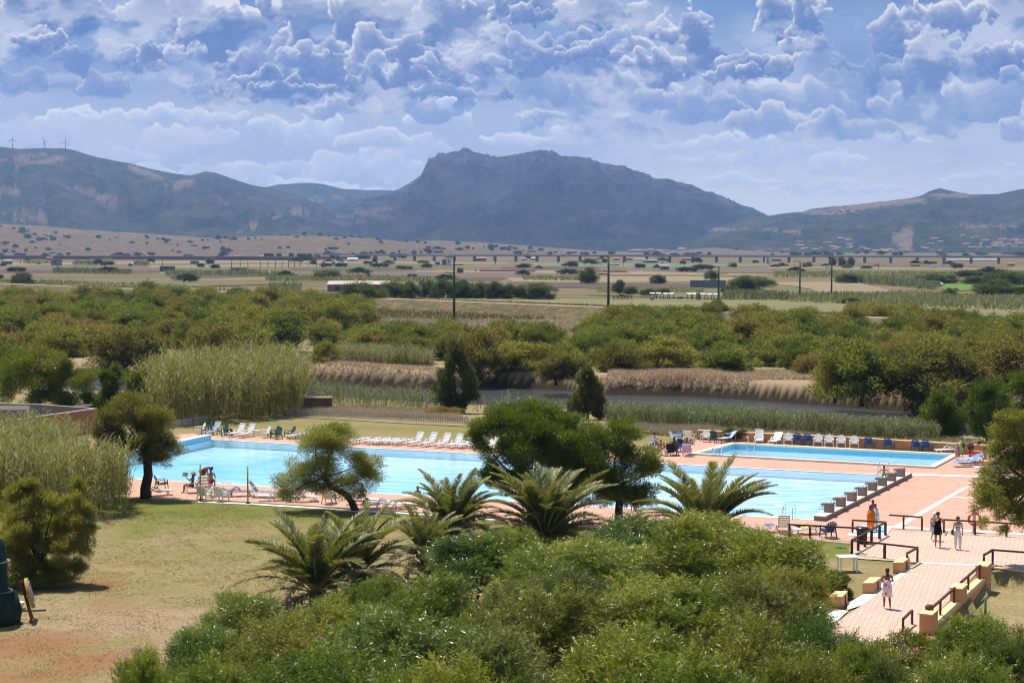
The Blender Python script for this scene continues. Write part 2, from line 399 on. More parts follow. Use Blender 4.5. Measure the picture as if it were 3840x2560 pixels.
# ------------------------------------------------------------------ ground
def g2(pts, z=0.): return np.array([[*G(a, b, z)[:2]] for a, b in pts])
far_wl = g2([(900, 1425), (1389, 1454), (1606, 1459), (1802, 1452), (2123, 1465), (2276, 1481), (2559, 1487), (2778, 1500), (3104, 1525), (3458, 1549), (3840, 1585), (4300, 1640)], -1.5)
near_wl = g2([(900, 1470), (1389, 1500), (1800, 1522), (2276, 1545), (2778, 1572), (3300, 1606), (3840, 1660), (4300, 1720)], -1.5)
def interp_line(P, x):
    o = np.argsort(P[:, 0]); return np.interp(x, P[o, 0], P[o, 1])
MAINP = [G(793, 1651), G(3384, 1788.5), G(3052, 1951), G(215, 1779)]      # far-left, far-right, near-right, near-left
SMALL = [G(2755, 1670), G(3572, 1711), G(3487, 1756), G(2612, 1707)]
def inpoly(x, y, P):
    c = np.zeros(np.shape(x), bool); n = len(P); j = n-1
    for i in range(n):
        xi, yi, xj, yj = P[i][0], P[i][1], P[j][0], P[j][1]
        c ^= ((yi > y) != (yj > y)) & (x < (xj-xi)*(y-yi)/((yj-yi) or 1e-9)+xi); j = i
    return c
def grow(P, d):
    c = sum((Vector(p[:2]) for p in P), Vector((0, 0)))/len(P)
    return [Vector(p[:2])+(Vector(p[:2])-c).normalized()*d for p in P]
LOWP = PX([(3500, 2420), (3560, 2330), (3735, 2150), (3860, 2172), (4500, 2240), (4500, 2900), (3500, 2900)])
RN = np.random.default_rng(3)
_lat = RN.random((128, 128)).astype(np.float32)
def vn(x, y):
    xi = np.floor(x).astype(int); yi = np.floor(y).astype(int); fx = x-xi; fy = y-yi
    fx = fx*fx*(3-2*fx); fy = fy*fy*(3-2*fy); g = lambda a, b: _lat[a % 128, b % 128]
    return (g(xi, yi)*(1-fx)+g(xi+1, yi)*fx)*(1-fy)+(g(xi, yi+1)*(1-fx)+g(xi+1, yi+1)*fx)*fy
def fb2(x, y, o=4, p=.5):
    s = 0; a = 1; n = 0
    for k in range(o): s = s+a*vn(x+k*17.3, y+k*31.7); n += a; a *= p; x = x*2.03; y = y*2.03
    return s/n
def gheight(x, y):
    h = (fb2(x*.15, y*.15, 3)-.5)*.06
    yf = interp_line(far_wl, x); yn = interp_line(near_wl, x); j = (fb2(x*.13, y*.01+5, 3)-.5)*2.4
    f = np.clip((y-yf-j)/2.2, 0, 1); n = np.interp(yn-y, [-1, 0, 1.5, 24], [0, .2, .45, 1])
    riv = np.where(y > (yf+yn)/2, -2.2*(1-f), -2.2*(1-n)); m = (x > -62) & (y > 120) & (y < 260)
    edge = np.clip((x+62)/14, 0, 1); h = h+np.where(m, riv*edge, 0)
    # low swell of the far bank
    h = h+np.where(m & (y > yf), .55*np.clip((y-yf)/3, 0, 1)*np.exp(-((y-yf-5)/12)**2)*(.5+fb2(x*.06, y*.06, 2)), 0)
    h = np.where(inpoly(x, y, grow(MAINP, 1.1)) | inpoly(x, y, grow(SMALL, .9)), -3., h)
    h = np.where(inpoly(x, y, LOWP), -.5+(fb2(x*.3, y*.3, 2)-.5)*.1, h)
    return h
ys = np.concatenate([np.linspace(-60, 20, 9), np.arange(30, 60, 1.2), np.arange(60, 235, .62), 1/np.linspace(1/236., 1/9000., 130), [11100]])
us = np.concatenate([[-6, -3, -1.5, -.9], np.linspace(-.6, .6, 520), [.9, 1.5, 3, 6]])
YY, UU = np.meshgrid(ys, us, indexing='ij'); XX = np.clip(UU*(np.maximum(YY, 0)*.92+25), -12600+UU, 12600+UU)
ZZ = gheight(XX, YY); V = np.stack([XX, YY, ZZ], -1).reshape(-1, 3)
nr, nc = YY.shape; ii = np.arange(nr-1)[:, None]*nc+np.arange(nc-1)[None]
Fq = np.stack([ii, ii+1, ii+1+nc, ii+nc], -1).reshape(-1, 4)
gme = npmesh('ground', V, Fq, smooth=True)
# what grows where: r = fresh green, g = red sorrel, b = bare or dry pale, a = brown weeds
zx, zy = V[:, 0], V[:, 1]
def blob(px, py, rx, ry, z=0.):
    c = G(px, py); r_ = (G(px+rx, py)-c).length; d_ = abs(G(px, py-ry)[1]-c[1])
    return np.clip(1.2-np.sqrt(((zx-c.x)/r_)**2+((zy-c.y)/max(d_, .5))**2), 0, 1)
deck_y = np.interp(zx, [-40, -20, 0, 8, 18, 30], [G(514, 1872).y, G(929, 1884).y, G(1574, 1923).y, G(2000, 1950).y, G(3000, 2020).y, G(3200, 2040).y])
green = np.clip(1-np.abs(deck_y-2.-zy)/7., 0, 1)*1.0
green = np.maximum(green, np.maximum(blob(520, 1985, 130, 50)*.7, blob(760, 1950, 500, 55)*.55))
green = np.maximum(green, blob(3150, 2070, 180, 30)*1.2)
green = np.maximum(green, .45*np.clip(1-np.abs(zy-133.5-zx*-.35)/7, 0, 1))
red = np.maximum.reduce([blob(120, 2420, 330, 70), blob(330, 2480, 260, 60), blob(60, 2540, 400, 60)*.8, blob(330, 2190, 220, 45)*.75, blob(420, 2260, 170, 40)*.5, blob(430, 2115, 80, 20)*.5])
bare = np.maximum(blob(480, 2330, 500, 70), blob(600, 2450, 260, 120)*.8)
river_d = np.abs(zy-interp_line(far_wl, zx)-5)
dry = np.where((zx > -62), np.clip(1.5-river_d/9, 0, 1), 0); bare = np.maximum(bare, dry)
mud = np.where(V[:, 2] < -.35, 1., 0)*np.where((zy > interp_line(near_wl, zx)-2), 1, 0)
bare = np.where(mud > 0, 0, bare)
ca = gme.color_attributes.new('zone', 'FLOAT_COLOR', 'POINT')
ca.data.foreach_set('color', np.stack([green, red, bare, mud], -1).astype(np.float32).ravel())
def ground_material():
    m, nt = newmat('ground_cover'); L = nt.links
    at = nt.nodes.new('ShaderNodeAttribute'); at.attribute_name = 'zone'
    sp_ = nt.nodes.new('ShaderNodeSeparateColor'); L.new(at.outputs['Color'], sp_.inputs[0])
    fine = noise_fac(nt, 5.5, 'World', 6, .75); med = noise_fac(nt, .55, 'World', 6, .65); big = noise_fac(nt, .12, 'World', 4, .6)
    base = mixc(nt, mrange(nt, med, .3, .7), (.26, .195, .09), (.36, .28, .155))
    base = mixc(nt, mrange(nt, fine, .42, .62, 0, .75), base, (.15, .12, .045))
    base = mixc(nt, mrange(nt, big, .42, .66, 0, .55), base, (.175, .17, .05))
    def masked(col, chan, b, k=.5, amt=1., nz=med):
        ad = nt.nodes.new('ShaderNodeMath'); ad.operation = 'MULTIPLY_ADD'
        L.new(nz, ad.inputs[0]); ad.inputs[1].default_value = 1.6; ad.inputs[2].default_value = -.8
        a2 = nt.nodes.new('ShaderNodeMath'); a2.operation = 'ADD'; L.new(chan, a2.inputs[0]); L.new(ad.outputs[0], a2.inputs[1])
        f_ = mrange(nt, a2.outputs[0], k-.25, k+.3, 0, amt); f_n = nt.nodes.new('ShaderNodeMath'); f_n.operation = 'MULTIPLY'
        L.new(f_, f_n.inputs[0]); L.new(mrange(nt, chan, 0., .25), f_n.inputs[1])
        return mixc(nt, f_n.outputs[0], b, col)
    gcol = mixc(nt, mrange(nt, fine, .38, .65), (.105, .13, .022), (.19, .19, .05))
    bcol = mixc(nt, mrange(nt, fine, .35, .65), (.36, .27, .17), (.24, .165, .09))
    rcol = mixc(nt, mrange(nt, fine, .4, .65), (.27, .085, .045), (.22, .15, .075))
    c = masked(bcol, sp_.outputs[2], base, .45); c = masked(gcol, sp_.outputs[0], c, .42, .95); c = masked(rcol, sp_.outputs[1], c, .5, .75)
    mudc = mixc(nt, mrange(nt, fine, .35, .65), (.030, .022, .015), (.065, .045, .03)); c = mixc(nt, at.outputs['Alpha'], c, mudc)
    # the open plain beyond: long strips of stubble, pasture and plough
    g = nt.nodes.new('ShaderNodeNewGeometry'); sx_ = nt.nodes.new('ShaderNodeSeparateXYZ'); L.new(g.outputs['Position'], sx_.inputs[0])
    strip = noise_fac(nt, 1., 'World', 3, .5, (.0016, .017, 0)); st2 = noise_fac(nt, 1., 'World', 4, .7, (.012, .05, 0)); st3 = noise_fac(nt, .22, 'World', 4, .75)
    r = nt.nodes.new('ShaderNodeValToRGB'); L.new(strip, r.inputs[0]); e = r.color_ramp.elements; r.color_ramp.interpolation = 'CONSTANT'
    e[0].position = 0; e[0].color = (.075, .055, .035, 1); e[1].position = .38; e[1].color = (.22, .165, .09, 1)
    for p_, c_ in ((.43, (.11, .115, .05)), (.48, (.26, .195, .115)), (.52, (.17, .14, .075)), (.57, (.10, .08, .06)), (.60, (.22, .165, .095)), (.66, (.12, .125, .055))): x = e.new(p_); x.color = (*c_, 1)
    pl = mixc(nt, mrange(nt, st2, .4, .62, 0, .7), r.outputs[0], (.10, .085, .04)); pl = mixc(nt, mrange(nt, st3, .35, .7, 0, .6), pl, (.16, .115, .06))
    c = mixc(nt, mrange(nt, sx_.outputs[1], 215, 330), c, pl)
    b = nt.nodes.new('ShaderNodeBsdfPrincipled'); L.new(c, b.inputs['Base Color']); b.inputs['Roughness'].default_value = .95; b.inputs['Specular IOR Level'].default_value = .05
    bn = nt.nodes.new('ShaderNodeBump'); bn.inputs['Strength'].default_value = .5; bn.inputs['Distance'].default_value = .06
    L.new(noise_fac(nt, 9, 'World', 5, .8), bn.inputs['Height']); L.new(bn.outputs[0], b.inputs['Normal'])
    o = nt.nodes.new('ShaderNodeOutputMaterial'); L.new(b.outputs[0], o.inputs[0]); return m
ground = link('ground', gme, ground_material()); ground['kind'] = 'structure'
# river water
rx_ = np.linspace(-60, 75, 90); yf = interp_line(far_wl, rx_)+1.2; yn = interp_line(near_wl, rx_)-1.5
rw = [(a, b) for a, b in zip(rx_, yn)]+[(a, b) for a, b in zip(rx_[::-1], yf[::-1])]
def water_mat(name, deep, rough, bump, bs, stretch):
    m, nt = newmat(name)
    b = nt.nodes.new('ShaderNodeBsdfPrincipled'); b.inputs['Roughness'].default_value = rough; b.inputs['IOR'].default_value = 1.33; b.inputs['Specular IOR Level'].default_value = .9
    nt.links.new(mixc(nt, noise_fac(nt, .3, 'World'), deep, tuple(x*.6 for x in deep)), b.inputs['Base Color'])
    bn = nt.nodes.new('ShaderNodeBump'); bn.inputs['Strength'].default_value = bump; bn.inputs['Distance'].default_value = .12
    nt.links.new(noise_fac(nt, bs, 'World', 4, .6, stretch), bn.inputs['Height']); nt.links.new(bn.outputs[0], b.inputs['Normal'])
    o = nt.nodes.new('ShaderNodeOutputMaterial'); nt.links.new(b.outputs[0], o.inputs[0]); return m
sheet('river', rw, water_mat('river_water', (.05, .055, .05), .24, 1., 1.6, (1, 2.4, 1)), -1.5)
# ------------------------------------------------------------------ embankment with its track
LV = [AT(px, py, D) for px, py, D in ()]
lv = [G(-300, 1050, 2.5), G(381, 1078, 2.5), G(1067, 1103, 2.5), G(1405, 1117, 2.5), G(2560, 1163, 2.5), G(3106, 1182, 2.5), G(3840, 1212, 2.5), G(4400, 1235, 2.5)]
lvx = np.interp(np.linspace(0, 7, 180), range(8), [p.x for p in lv]); lvy = np.interp(np.linspace(0, 7, 180), range(8), [p.y for p in lv])
cs = [(-9.5, -.15), (-7, .7), (-4.5, 1.6), (-2.2, 2.4), (-1.8, 2.5), (1.8, 2.5), (3.2, 2.0), (7.5, -.15)]
vs = []; tang = np.stack([np.gradient(lvx), np.gradient(lvy)], -1); tang /= np.linalg.norm(tang, axis=1)[:, None]
for i in range(180):
    nx_, ny_ = -tang[i, 1], tang[i, 0]
    if ny_ < 0: nx_, ny_ = -nx_, -ny_
    for k, (o, z) in enumerate(cs): vs.append((lvx[i]+nx_*o, lvy[i]+ny_*o, z+(fb2(np.array(i*.6), np.array(k*1.7), 3)-.5)*(.5 if 0 < k < 4 else .1)))
fs = [(i*8+k, (i+1)*8+k, (i+1)*8+k+1, i*8+k+1) for i in range(179) for k in range(7)]
mi = [1 if k == 4 else 0 for i in range(179) for k in range(7)]
m_scrub = mat('scrubby_bank', (.17, .12, .065), (.085, .078, .035), .45, .95, .05, .6, 3, coord='World', lo=.38, hi=.6)
m_track = mat('dirt_track', (.40, .31, .21), (.30, .22, .14), .5, .95, .05, coord='World')
em = link('embankment', npmesh('embankment', vs, fs, mi=mi), [m_scrub, m_track]); em['kind'] = 'structure'
# ------------------------------------------------------------------ fields on the plain (each a sheet of its own)
FM = {'plough': mat('ploughed_soil', (.085, .066, .056), (.12, .092, .075), .25, .95, .05, coord='World', stretch=(.25, 1, 1), detail=8),
      'plough2': mat('turned_soil_brown', (.12, .092, .07), (.17, .13, .095), .2, .95, .05, coord='World', stretch=(.2, 1, 1), detail=8),
      'stubble': mat('cut_stubble', (.27, .215, .135), (.20, .16, .095), .15, .95, .05, coord='World', stretch=(.2, 1, 1), detail=8),
      'green': mat('green_crop', (.09, .12, .045), (.12, .14, .06), .2, .9, .05, coord='World', detail=8),
      'pale': mat('grey_green_crop', (.17, .20, .115), (.12, .145, .075), .25, .9, .05, coord='World', stretch=(.3, 1, 1), detail=8),
      'lush': mat('irrigated_meadow', (.12, .21, .03), (.10, .17, .03), .2, .9, .05, coord='World', detail=8),
      'mown': mat('mown_pasture', (.20, .185, .09), (.15, .145, .065), .12, .95, .05, coord='World', stretch=(.3, 1, 1), detail=8),
      'weeds': mat('green_weeds', (.105, .115, .045), (.17, .15, .075), .3, .95, .05, coord='World', detail=8)}
FIELDS = [('stubble', [(-300, 988), (960, 976), (1900, 985), (1900, 990), (960, 984), (-300, 998)]),
    ('plough2', [(-200, 1000), (480, 998), (600, 1004), (600, 1010), (-200, 1012)]), ('stubble', [(560, 996), (900, 992), (1250, 994), (1250, 999), (700, 1002), (560, 1003)]),
    ('weeds', [(600, 1004), (1240, 1001), (1240, 1008), (900, 1012), (600, 1012)]), ('green', [(1230, 993), (1480, 993), (1700, 996), (1700, 1000), (1480, 1006), (1240, 1003)]),
    ('plough', [(1080, 1006), (1500, 1004), (1640, 1012), (1400, 1016), (1087, 1014)]), ('plough', [(-300, 1017), (400, 1013), (720, 1016), (720, 1022), (-300, 1026)]),
    ('plough2', [(960, 1019), (1500, 1019), (2100, 1024), (2200, 1034), (1900, 1043), (1300, 1032), (960, 1030)]), ('plough', [(1300, 1033), (1900, 1044), (1860, 1056), (1500, 1046)]),
    ('plough', [(620, 1032), (900, 1028), (1000, 1036), (820, 1042), (640, 1040)]), ('pale', [(600, 1022), (1000, 1018), (1050, 1022), (850, 1028), (600, 1030)]),
    ('pale', [(2000, 984), (2520, 987), (2900, 992), (2900, 999), (2500, 1003), (2000, 999)]), ('plough', [(1880, 1000), (2240, 1002), (2250, 1012), (1880, 1011)]),
    ('stubble', [(1560, 1014), (2400, 1017), (2880, 1030), (2880, 1035), (2400, 1031), (1900, 1023), (1560, 1020)]), ('plough2', [(2280, 1009), (2800, 1013), (3300, 1022), (3300, 1027), (2800, 1024), (2350, 1016)]),
    ('stubble', [(1900, 1043), (2560, 1036), (2860, 1045), (2860, 1056), (2300, 1060), (1920, 1058)]), ('plough', [(1900, 1061), (2560, 1066), (2640, 1072), (2640, 1084), (2250, 1084), (1900, 1076)]),
    ('weeds', [(2260, 1085), (3000, 1082), (3200, 1110), (2700, 1122), (2200, 1108)]),
    ('stubble', [(2896, 1061), (3002, 1059), (3165, 1059), (3227, 1063), (3341, 1092), (3308, 1102), (3084, 1100), (3043, 1086), (2982, 1075), (2904, 1069)]),
    ('lush', [(3528, 1065), (3635, 1065), (3900, 1071), (3900, 1080), (3574, 1092), (3528, 1084)]), ('mown', [(1280, 1112), (1700, 1118), (2400, 1122), (2900, 1128), (3400, 1142), (4000, 1165), (4200, 1200), (3600, 1188), (2560, 1158), (1400, 1116)]),
    ('weeds', [(2900, 1010), (3900, 1006), (3900, 1030), (3300, 1035), (2900, 1020)]), ('stubble', [(2880, 1002), (3500, 1006), (3840, 1008), (3840, 1011), (3400, 1010), (2880, 1007)]),
    ('plough2', [(3100, 985), (3700, 992), (3800, 1000), (3400, 1000), (3100, 994)]), ('stubble', [(2960, 984), (3160, 986), (3160, 990), (2960, 988)]),
    ('weeds', [(-300, 1050), (900, 1052), (1060, 1066), (600, 1080), (-300, 1064)]), ('stubble', [(1340, 1100), (1800, 1100), (2100, 1112), (1700, 1116), (1380, 1110)])]
for k, (mn, pts) in enumerate(FIELDS):
    c_ = [(sum(p[0] for p in pts)/len(pts)), (sum(p[1] for p in pts)/len(pts))]
    rn_ = random.Random(k); q = []
    for a, b in zip(pts, pts[1:]+pts[:1]):
        for t in (0, .33, .66): q.append((a[0]+(b[0]-a[0])*t, a[1]+(b[1]-a[1])*t+(rn_.uniform(-.6, .6) if t else 0)))
    sheet('field', PX(q), FM[mn], .05+.008*k)
# ------------------------------------------------------------------ hills and mountains
def up(pts): return [(a/.6125, b/.6125) for a, b in pts]
LAM = .22
def ridge(name, crest, Dbase, Dcrest, nu, nvv, seed, tan=(), rock=0., jag=0., spur=.2, mats=None, shape=1.25, usp=14., wob=0.):
    crest = up(crest); cxp = [p[0] for p in crest]; cyp = [p[1] for p in crest]
    us = np.linspace(cxp[0], cxp[-1], nu); Vv = []; T = []; rocky = []
    pyc = np.interp(us, cxp, cyp); pyc = np.convolve(np.pad(pyc, 2, 'edge'), [.05, .15, .6, .15, .05], 'valid')
    pyj = pyc*0
    if jag: pyj = -(jag*(fb2(us*.03, us*0+seed, 4, .65)-.47)+11*np.maximum(0, fb2(us*.1, us*0+seed+3, 3, .6)-.5)*2.2)*np.clip(rock_env(us), 0, 1)
    pyc = pyc-wob*(fb2(us*.02, us*0+seed, 4)-.5)
    vs = np.concatenate([np.linspace(0, 1, nvv), [1.08, 1.25, 1.6]])
    for vi, v_ in enumerate(vs):
        D = Dbase+(Dcrest-Dbase)*v_
        X = (us-1920)/F*D
        dz = -(pyc+pyj*max(0, (min(v_, 1)-.7)/.3)**2-1280)/F; zc = CAMH+(-sp+dz*cp)/(cp+dz*sp)*Dcrest
        lam = (Dcrest-Dbase)*LAM
        wx = (fb2(X/lam*1.3+seed, X*0+D/lam*1.3, 3)-.5)*1.1
        rg = 1-np.abs(2*fb2(X/lam+wx+seed*3.1, X*0+D/lam*1.15+wx*.6, 5, .52)-1)*1.7
        fine = fb2(X/lam*9, X*0+D/lam*9+seed, 4, .6)-.5
        g = (v_**shape if v_ <= 1 else 1-.55*(v_-1))
        env = math.sin(math.pi*min(v_, 1))**.8 if v_ < 1 else 0
        z = zc*(g+spur*1.7*env*(rg-.6)+.11*env*fine*2.)
        if v_ == 0: z = z*0-3
        Vv.append(np.stack([X, np.full_like(X, D), z], -1))
        sy = HZ-(z-CAMH)/D*F
        t = np.zeros_like(X); n_ = (fb2(us*.03, us*0+v_*30, 4)-.5)
        for (ex, ey, rx, ry, *rot) in tan:
            a = math.radians(rot[0]) if rot else 0; dx = us*.6125-ex; dy = sy*.6125-ey
            uu = dx*math.cos(a)+dy*math.sin(a); vv = -dx*math.sin(a)+dy*math.cos(a)
            t = np.maximum(t, np.clip((1.15-np.sqrt((uu/rx)**2+(vv/ry)**2)+n_*1.6)*5, 0, 1))
        T.append(t); rocky.append(np.clip((v_-.55)*2.2, 0, 1)*rock+t*0)
    A = np.concatenate(Vv); nv = len(vs); ii = np.arange(nv-1)[:, None]*nu+np.arange(nu-1)[None]
    me = npmesh(name, A, np.stack([ii, ii+1, ii+1+nu, ii+nu], -1).reshape(-1, 4), smooth=True)
    ca = me.color_attributes.new('zone', 'FLOAT_COLOR', 'POINT'); T = np.concatenate(T); Rk = np.concatenate(rocky)
    ca.data.foreach_set('color', np.stack([T, Rk, T*0, T*0+1], -1).astype(np.float32).ravel())
    o = link(name, me, mats); o['kind'] = 'structure'; return o
def rock_env(us): return np.clip((us*.6125-960)/30, 0, 1)*(1-np.clip((us*.6125-1745)/40, 0, 1))
def hillmat(name, veg, veg2, tanc, rockc, vs=1.):
    m, nt = newmat(name); L = nt.links
    at = nt.nodes.new('ShaderNodeAttribute'); at.attribute_name = 'zone'; s_ = nt.nodes.new('ShaderNodeSeparateColor'); L.new(at.outputs['Color'], s_.inputs[0])
    n1 = noise_fac(nt, .012*vs, 'World', 8, .72); n2 = noise_fac(nt, .05*vs, 'World', 6, .8); n3 = noise_fac(nt, .0035*vs, 'World', 4, .6)
    c = mixc(nt, mrange(nt, n1, .4, .6), veg, veg2); c = mixc(nt, mrange(nt, n3, .5, .75, 0, .45), c, tanc)
    c = mixc(nt, mrange(nt, n2, .56, .66, 0, .35), c, tanc)
    tt = mixc(nt, mrange(nt, n2, .57, .62), tanc, veg)
    c = mixc(nt, s_.outputs[0], c, tt)
    mr = nt.nodes.new('ShaderNodeMath'); mr.operation = 'MULTIPLY'; L.new(mrange(nt, n1, .45, .62), mr.inputs[0]); L.new(s_.outputs[1], mr.inputs[1])
    c = mixc(nt, mr.outputs[0], c, rockc)
    b = nt.nodes.new('ShaderNodeBsdfPrincipled'); L.new(c, b.inputs['Base Color']); b.inputs['Roughness'].default_value = .95; b.inputs['Specular IOR Level'].default_value = .03
    bn = nt.nodes.new('ShaderNodeBump'); bn.inputs['Strength'].default_value = .9; bn.inputs['Distance'].default_value = 30
    L.new(noise_fac(nt, .022*vs, 'World', 7, .75), bn.inputs['Height']); L.new(bn.outputs[0], b.inputs['Normal'])
    o = nt.nodes.new('ShaderNodeOutputMaterial'); L.new(b.outputs[0], o.inputs[0]); return m
MH = hillmat('macchia_hillside', (.024, .038, .015), (.07, .08, .035), (.24, .175, .115), (.14, .115, .10))
MR = hillmat('shaded_rocky_mountainside', (.016, .024, .012), (.045, .052, .026), (.15, .11, .08), (.15, .125, .115))  # cloud shadow over the main mountain is put into its darker vegetation colours
MG = hillmat('golden_pasture_hill', (.38, .28, .16), (.27, .20, .11), (.46, .35, .22), (.2, .2, .2), 4.)
ridge('mountain', [(-500, 335), (-300, 325), (-100, 330), (0, 336), (45, 342), (100, 340), (150, 341), (175, 345), (230, 362), (300, 375), (350, 388), (400, 398), (440, 403), (475, 394), (500, 398), (540, 412), (580, 425), (620, 432), (680, 448), (740, 470), (800, 500), (860, 530), (900, 560)],
      4300, 7200, 620, 90, 1, [(110, 370, 48, 6, -8), (335, 397, 42, 7, 17), (415, 425, 30, 9, -14), (10, 440, 40, 10), (245, 455, 85, 7, 17), (70, 500, 60, 9, 5), (690, 490, 40, 4), (620, 505, 60, 4, -20), (850, 492, 60, 9, 10), (60, 362, 50, 5, -5)], spur=.22, mats=MH, wob=3.)
ridge('mountain', [(540, 470), (600, 434), (640, 424), (700, 420), (740, 422), (790, 434), (850, 437), (900, 437), (960, 470), (1000, 500)], 8300, 9400, 260, 30, 9, [(760, 455, 30, 4), (720, 462, 26, 3)], spur=.12, mats=MH, wob=2.)
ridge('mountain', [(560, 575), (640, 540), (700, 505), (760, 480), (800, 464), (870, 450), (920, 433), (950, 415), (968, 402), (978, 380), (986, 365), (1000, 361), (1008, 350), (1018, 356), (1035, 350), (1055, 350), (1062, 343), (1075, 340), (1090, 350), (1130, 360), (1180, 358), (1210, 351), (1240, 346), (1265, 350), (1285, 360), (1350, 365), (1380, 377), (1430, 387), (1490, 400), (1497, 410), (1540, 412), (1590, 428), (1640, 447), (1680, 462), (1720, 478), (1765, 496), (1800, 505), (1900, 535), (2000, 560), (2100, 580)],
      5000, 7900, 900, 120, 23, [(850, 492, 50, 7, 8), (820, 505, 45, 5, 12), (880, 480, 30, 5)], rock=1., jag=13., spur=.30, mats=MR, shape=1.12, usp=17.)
ridge('mountain', [(1780, 510), (1860, 480), (1920, 473), (1980, 478), (2100, 500)], 9500, 10500, 160, 16, 5, [], spur=.1, mats=MH)
ridge('mountain', [(1560, 560), (1640, 520), (1700, 503), (1750, 498), (1800, 490), (1840, 487), (1900, 478), (1960, 469), (2030, 463), (2110, 451), (2130, 440), (2155, 432), (2180, 438), (2220, 445), (2290, 446), (2352, 432), (2450, 410), (2600, 395), (2800, 380)],
      4000, 6300, 620, 90, 41, [(2010, 470, 110, 7, -5), (2190, 449, 55, 5), (2075, 545, 22, 28), (1650, 527, 60, 3), (1900, 488, 60, 4), (2250, 520, 60, 3), (1800, 530, 60, 3, 4), (2330, 560, 60, 7)], spur=.2, mats=MH, wob=5.)
ridge('hill', [(-500, 505), (-200, 515), (0, 514), (100, 519), (200, 528), (300, 534), (420, 542), (520, 550), (600, 562), (700, 577)], 2700, 4100, 400, 24, 61, [(500, 100, 1, 1)], spur=.25, mats=MG, wob=3.)
ridge('hill', [(380, 572), (450, 556), (520, 547), (600, 541), (700, 541), (800, 544), (900, 552), (980, 560), (1060, 563), (1150, 567), (1260, 577)], 2750, 3500, 400, 24, 67, [], spur=.25, mats=MG, wob=3.)
ridge('hill', [(860, 572), (930, 556), (1000, 552), (1100, 556), (1200, 564), (1300, 571), (1400, 578)], 3700, 4000, 300, 16, 71, [], spur=.2, mats=MG, wob=2.)
ridge('hill', [(1500, 580), (1580, 574), (1640, 568), (1700, 574), (1790, 580)], 3300, 3500, 120, 12, 73, [], spur=.1, mats=FM['plough2'])
# ------------------------------------------------------------------ pool deck, walkway, pools
def xy(pts): return [(p[0], p[1]) for p in pts]
wall_base = [G(2614, 1652), G(2900, 1665), G(3200, 1682), G(3640, 1708), G(3900, 1722)]
deck = PX([(130, 1850), (505, 1868), (740, 1877), (760, 1873), (929, 1884), (1280, 1906), (1574, 1923), (2400, 1985), (3039, 2028), (3189, 2041), (3185, 2068), (3207, 2094), (3348, 2103), (3450, 2108),
    (3235, 2270), (3130, 2340), (2960, 2480), (3330, 2560), (3454, 2380), (3500, 2320), (3684, 2128), (3720, 2132), (4300, 2200), (4300, 1750), (3900, 1722), (3640, 1708), (3200, 1682), (2900, 1665), (2614, 1652), (2590, 1662), (2400, 1697), (1846, 1677), (1322, 1652), (1000, 1640), (800, 1630), (718, 1627), (560, 1640), (250, 1700), (60, 1790)])
def tilemat(name, a, b, mortar, sc, rot=0.):
    m, nt = newmat(name); L = nt.links
    g = nt.nodes.new('ShaderNodeNewGeometry'); mp = nt.nodes.new('ShaderNodeMapping'); mp.inputs['Rotation'].default_value = (0, 0, rot); L.new(g.outputs['Position'], mp.inputs[0])
    br = nt.nodes.new('ShaderNodeTexBrick'); L.new(mp.outputs[0], br.inputs['Vector']); br.inputs['Scale'].default_value = sc; br.offset = .5; br.inputs['Brick Width'].default_value = 1; br.inputs['Row Height'].default_value = .5; br.inputs['Mortar Size'].default_value = .045
    n1 = mrange(nt, noise_fac(nt, .35, 'World', 7, .7), .35, .65); n2 = mrange(nt, noise_fac(nt, 3, 'World', 5, .7), .35, .65)
    L.new(mixc(nt, n1, a, b), br.inputs['Color1']); L.new(mixc(nt, n2, tuple(x*.88 for x in a), tuple(min(1, x*1.1) for x in b)), br.inputs['Color2']); br.inputs['Mortar'].default_value = (*mortar, 1)
    bb = nt.nodes.new('ShaderNodeBsdfPrincipled')
    st = mrange(nt, noise_fac(nt, .8, 'World', 6, .75), .60, .68, 0, .22); col = mixc(nt, st, br.outputs['Color'], (.20, .13, .11)); L.new(col, bb.inputs['Base Color'])
    L.new(mrange(nt, st, 0, .3, .8, .45), bb.inputs['Roughness']); bb.inputs['Specular IOR Level'].default_value = .2
    o = nt.nodes.new('ShaderNodeOutputMaterial'); L.new(bb.outputs[0], o.inputs[0]); return m
DANG = math.atan2((MAINP[1]-MAINP[0]).y, (MAINP[1]-MAINP[0]).x)
m_deck = tilemat('terracotta_deck_tiles', (.50, .27, .185), (.60, .375, .28), (.42, .24, .17), 2.6, -DANG)
m_walk = tilemat('walkway_pavers', (.58, .385, .295), (.65, .465, .365), (.36, .23, .18), 2.3, .32)
m_cream = mat('cream_coping', (.74, .66, .50), (.68, .60, .46), 1.5, .7, .3, coord='World')
m_white = mat('whitewashed_kerb', (.80, .76, .70), (.70, .65, .58), 1.3, .7, .2, coord='World')
dz = .06
o = sheet('pool_deck', xy(deck), m_deck, dz, holes=[xy(MAINP), xy(SMALL)])
ctr = deck  # a skirt so the slab has an edge
mb = MB(); n = len(deck)
for i in range(n):
    a, b = deck[i], deck[(i+1) % n]; mb.add([(a.x, a.y, dz), (b.x, b.y, dz), (b.x, b.y, -.7), (a.x, a.y, -.7)], [(0, 1, 2, 3)])
mb.build('deck_edge', m_white)['kind'] = 'structure'
walk = PX([(3207, 2096), (3350, 2106), (3440, 2111), (3664, 2122), (3500, 2315), (3454, 2378), (3330, 2555), (2965, 2478), (3133, 2338), (3235, 2268), (3448, 2112)], dz)
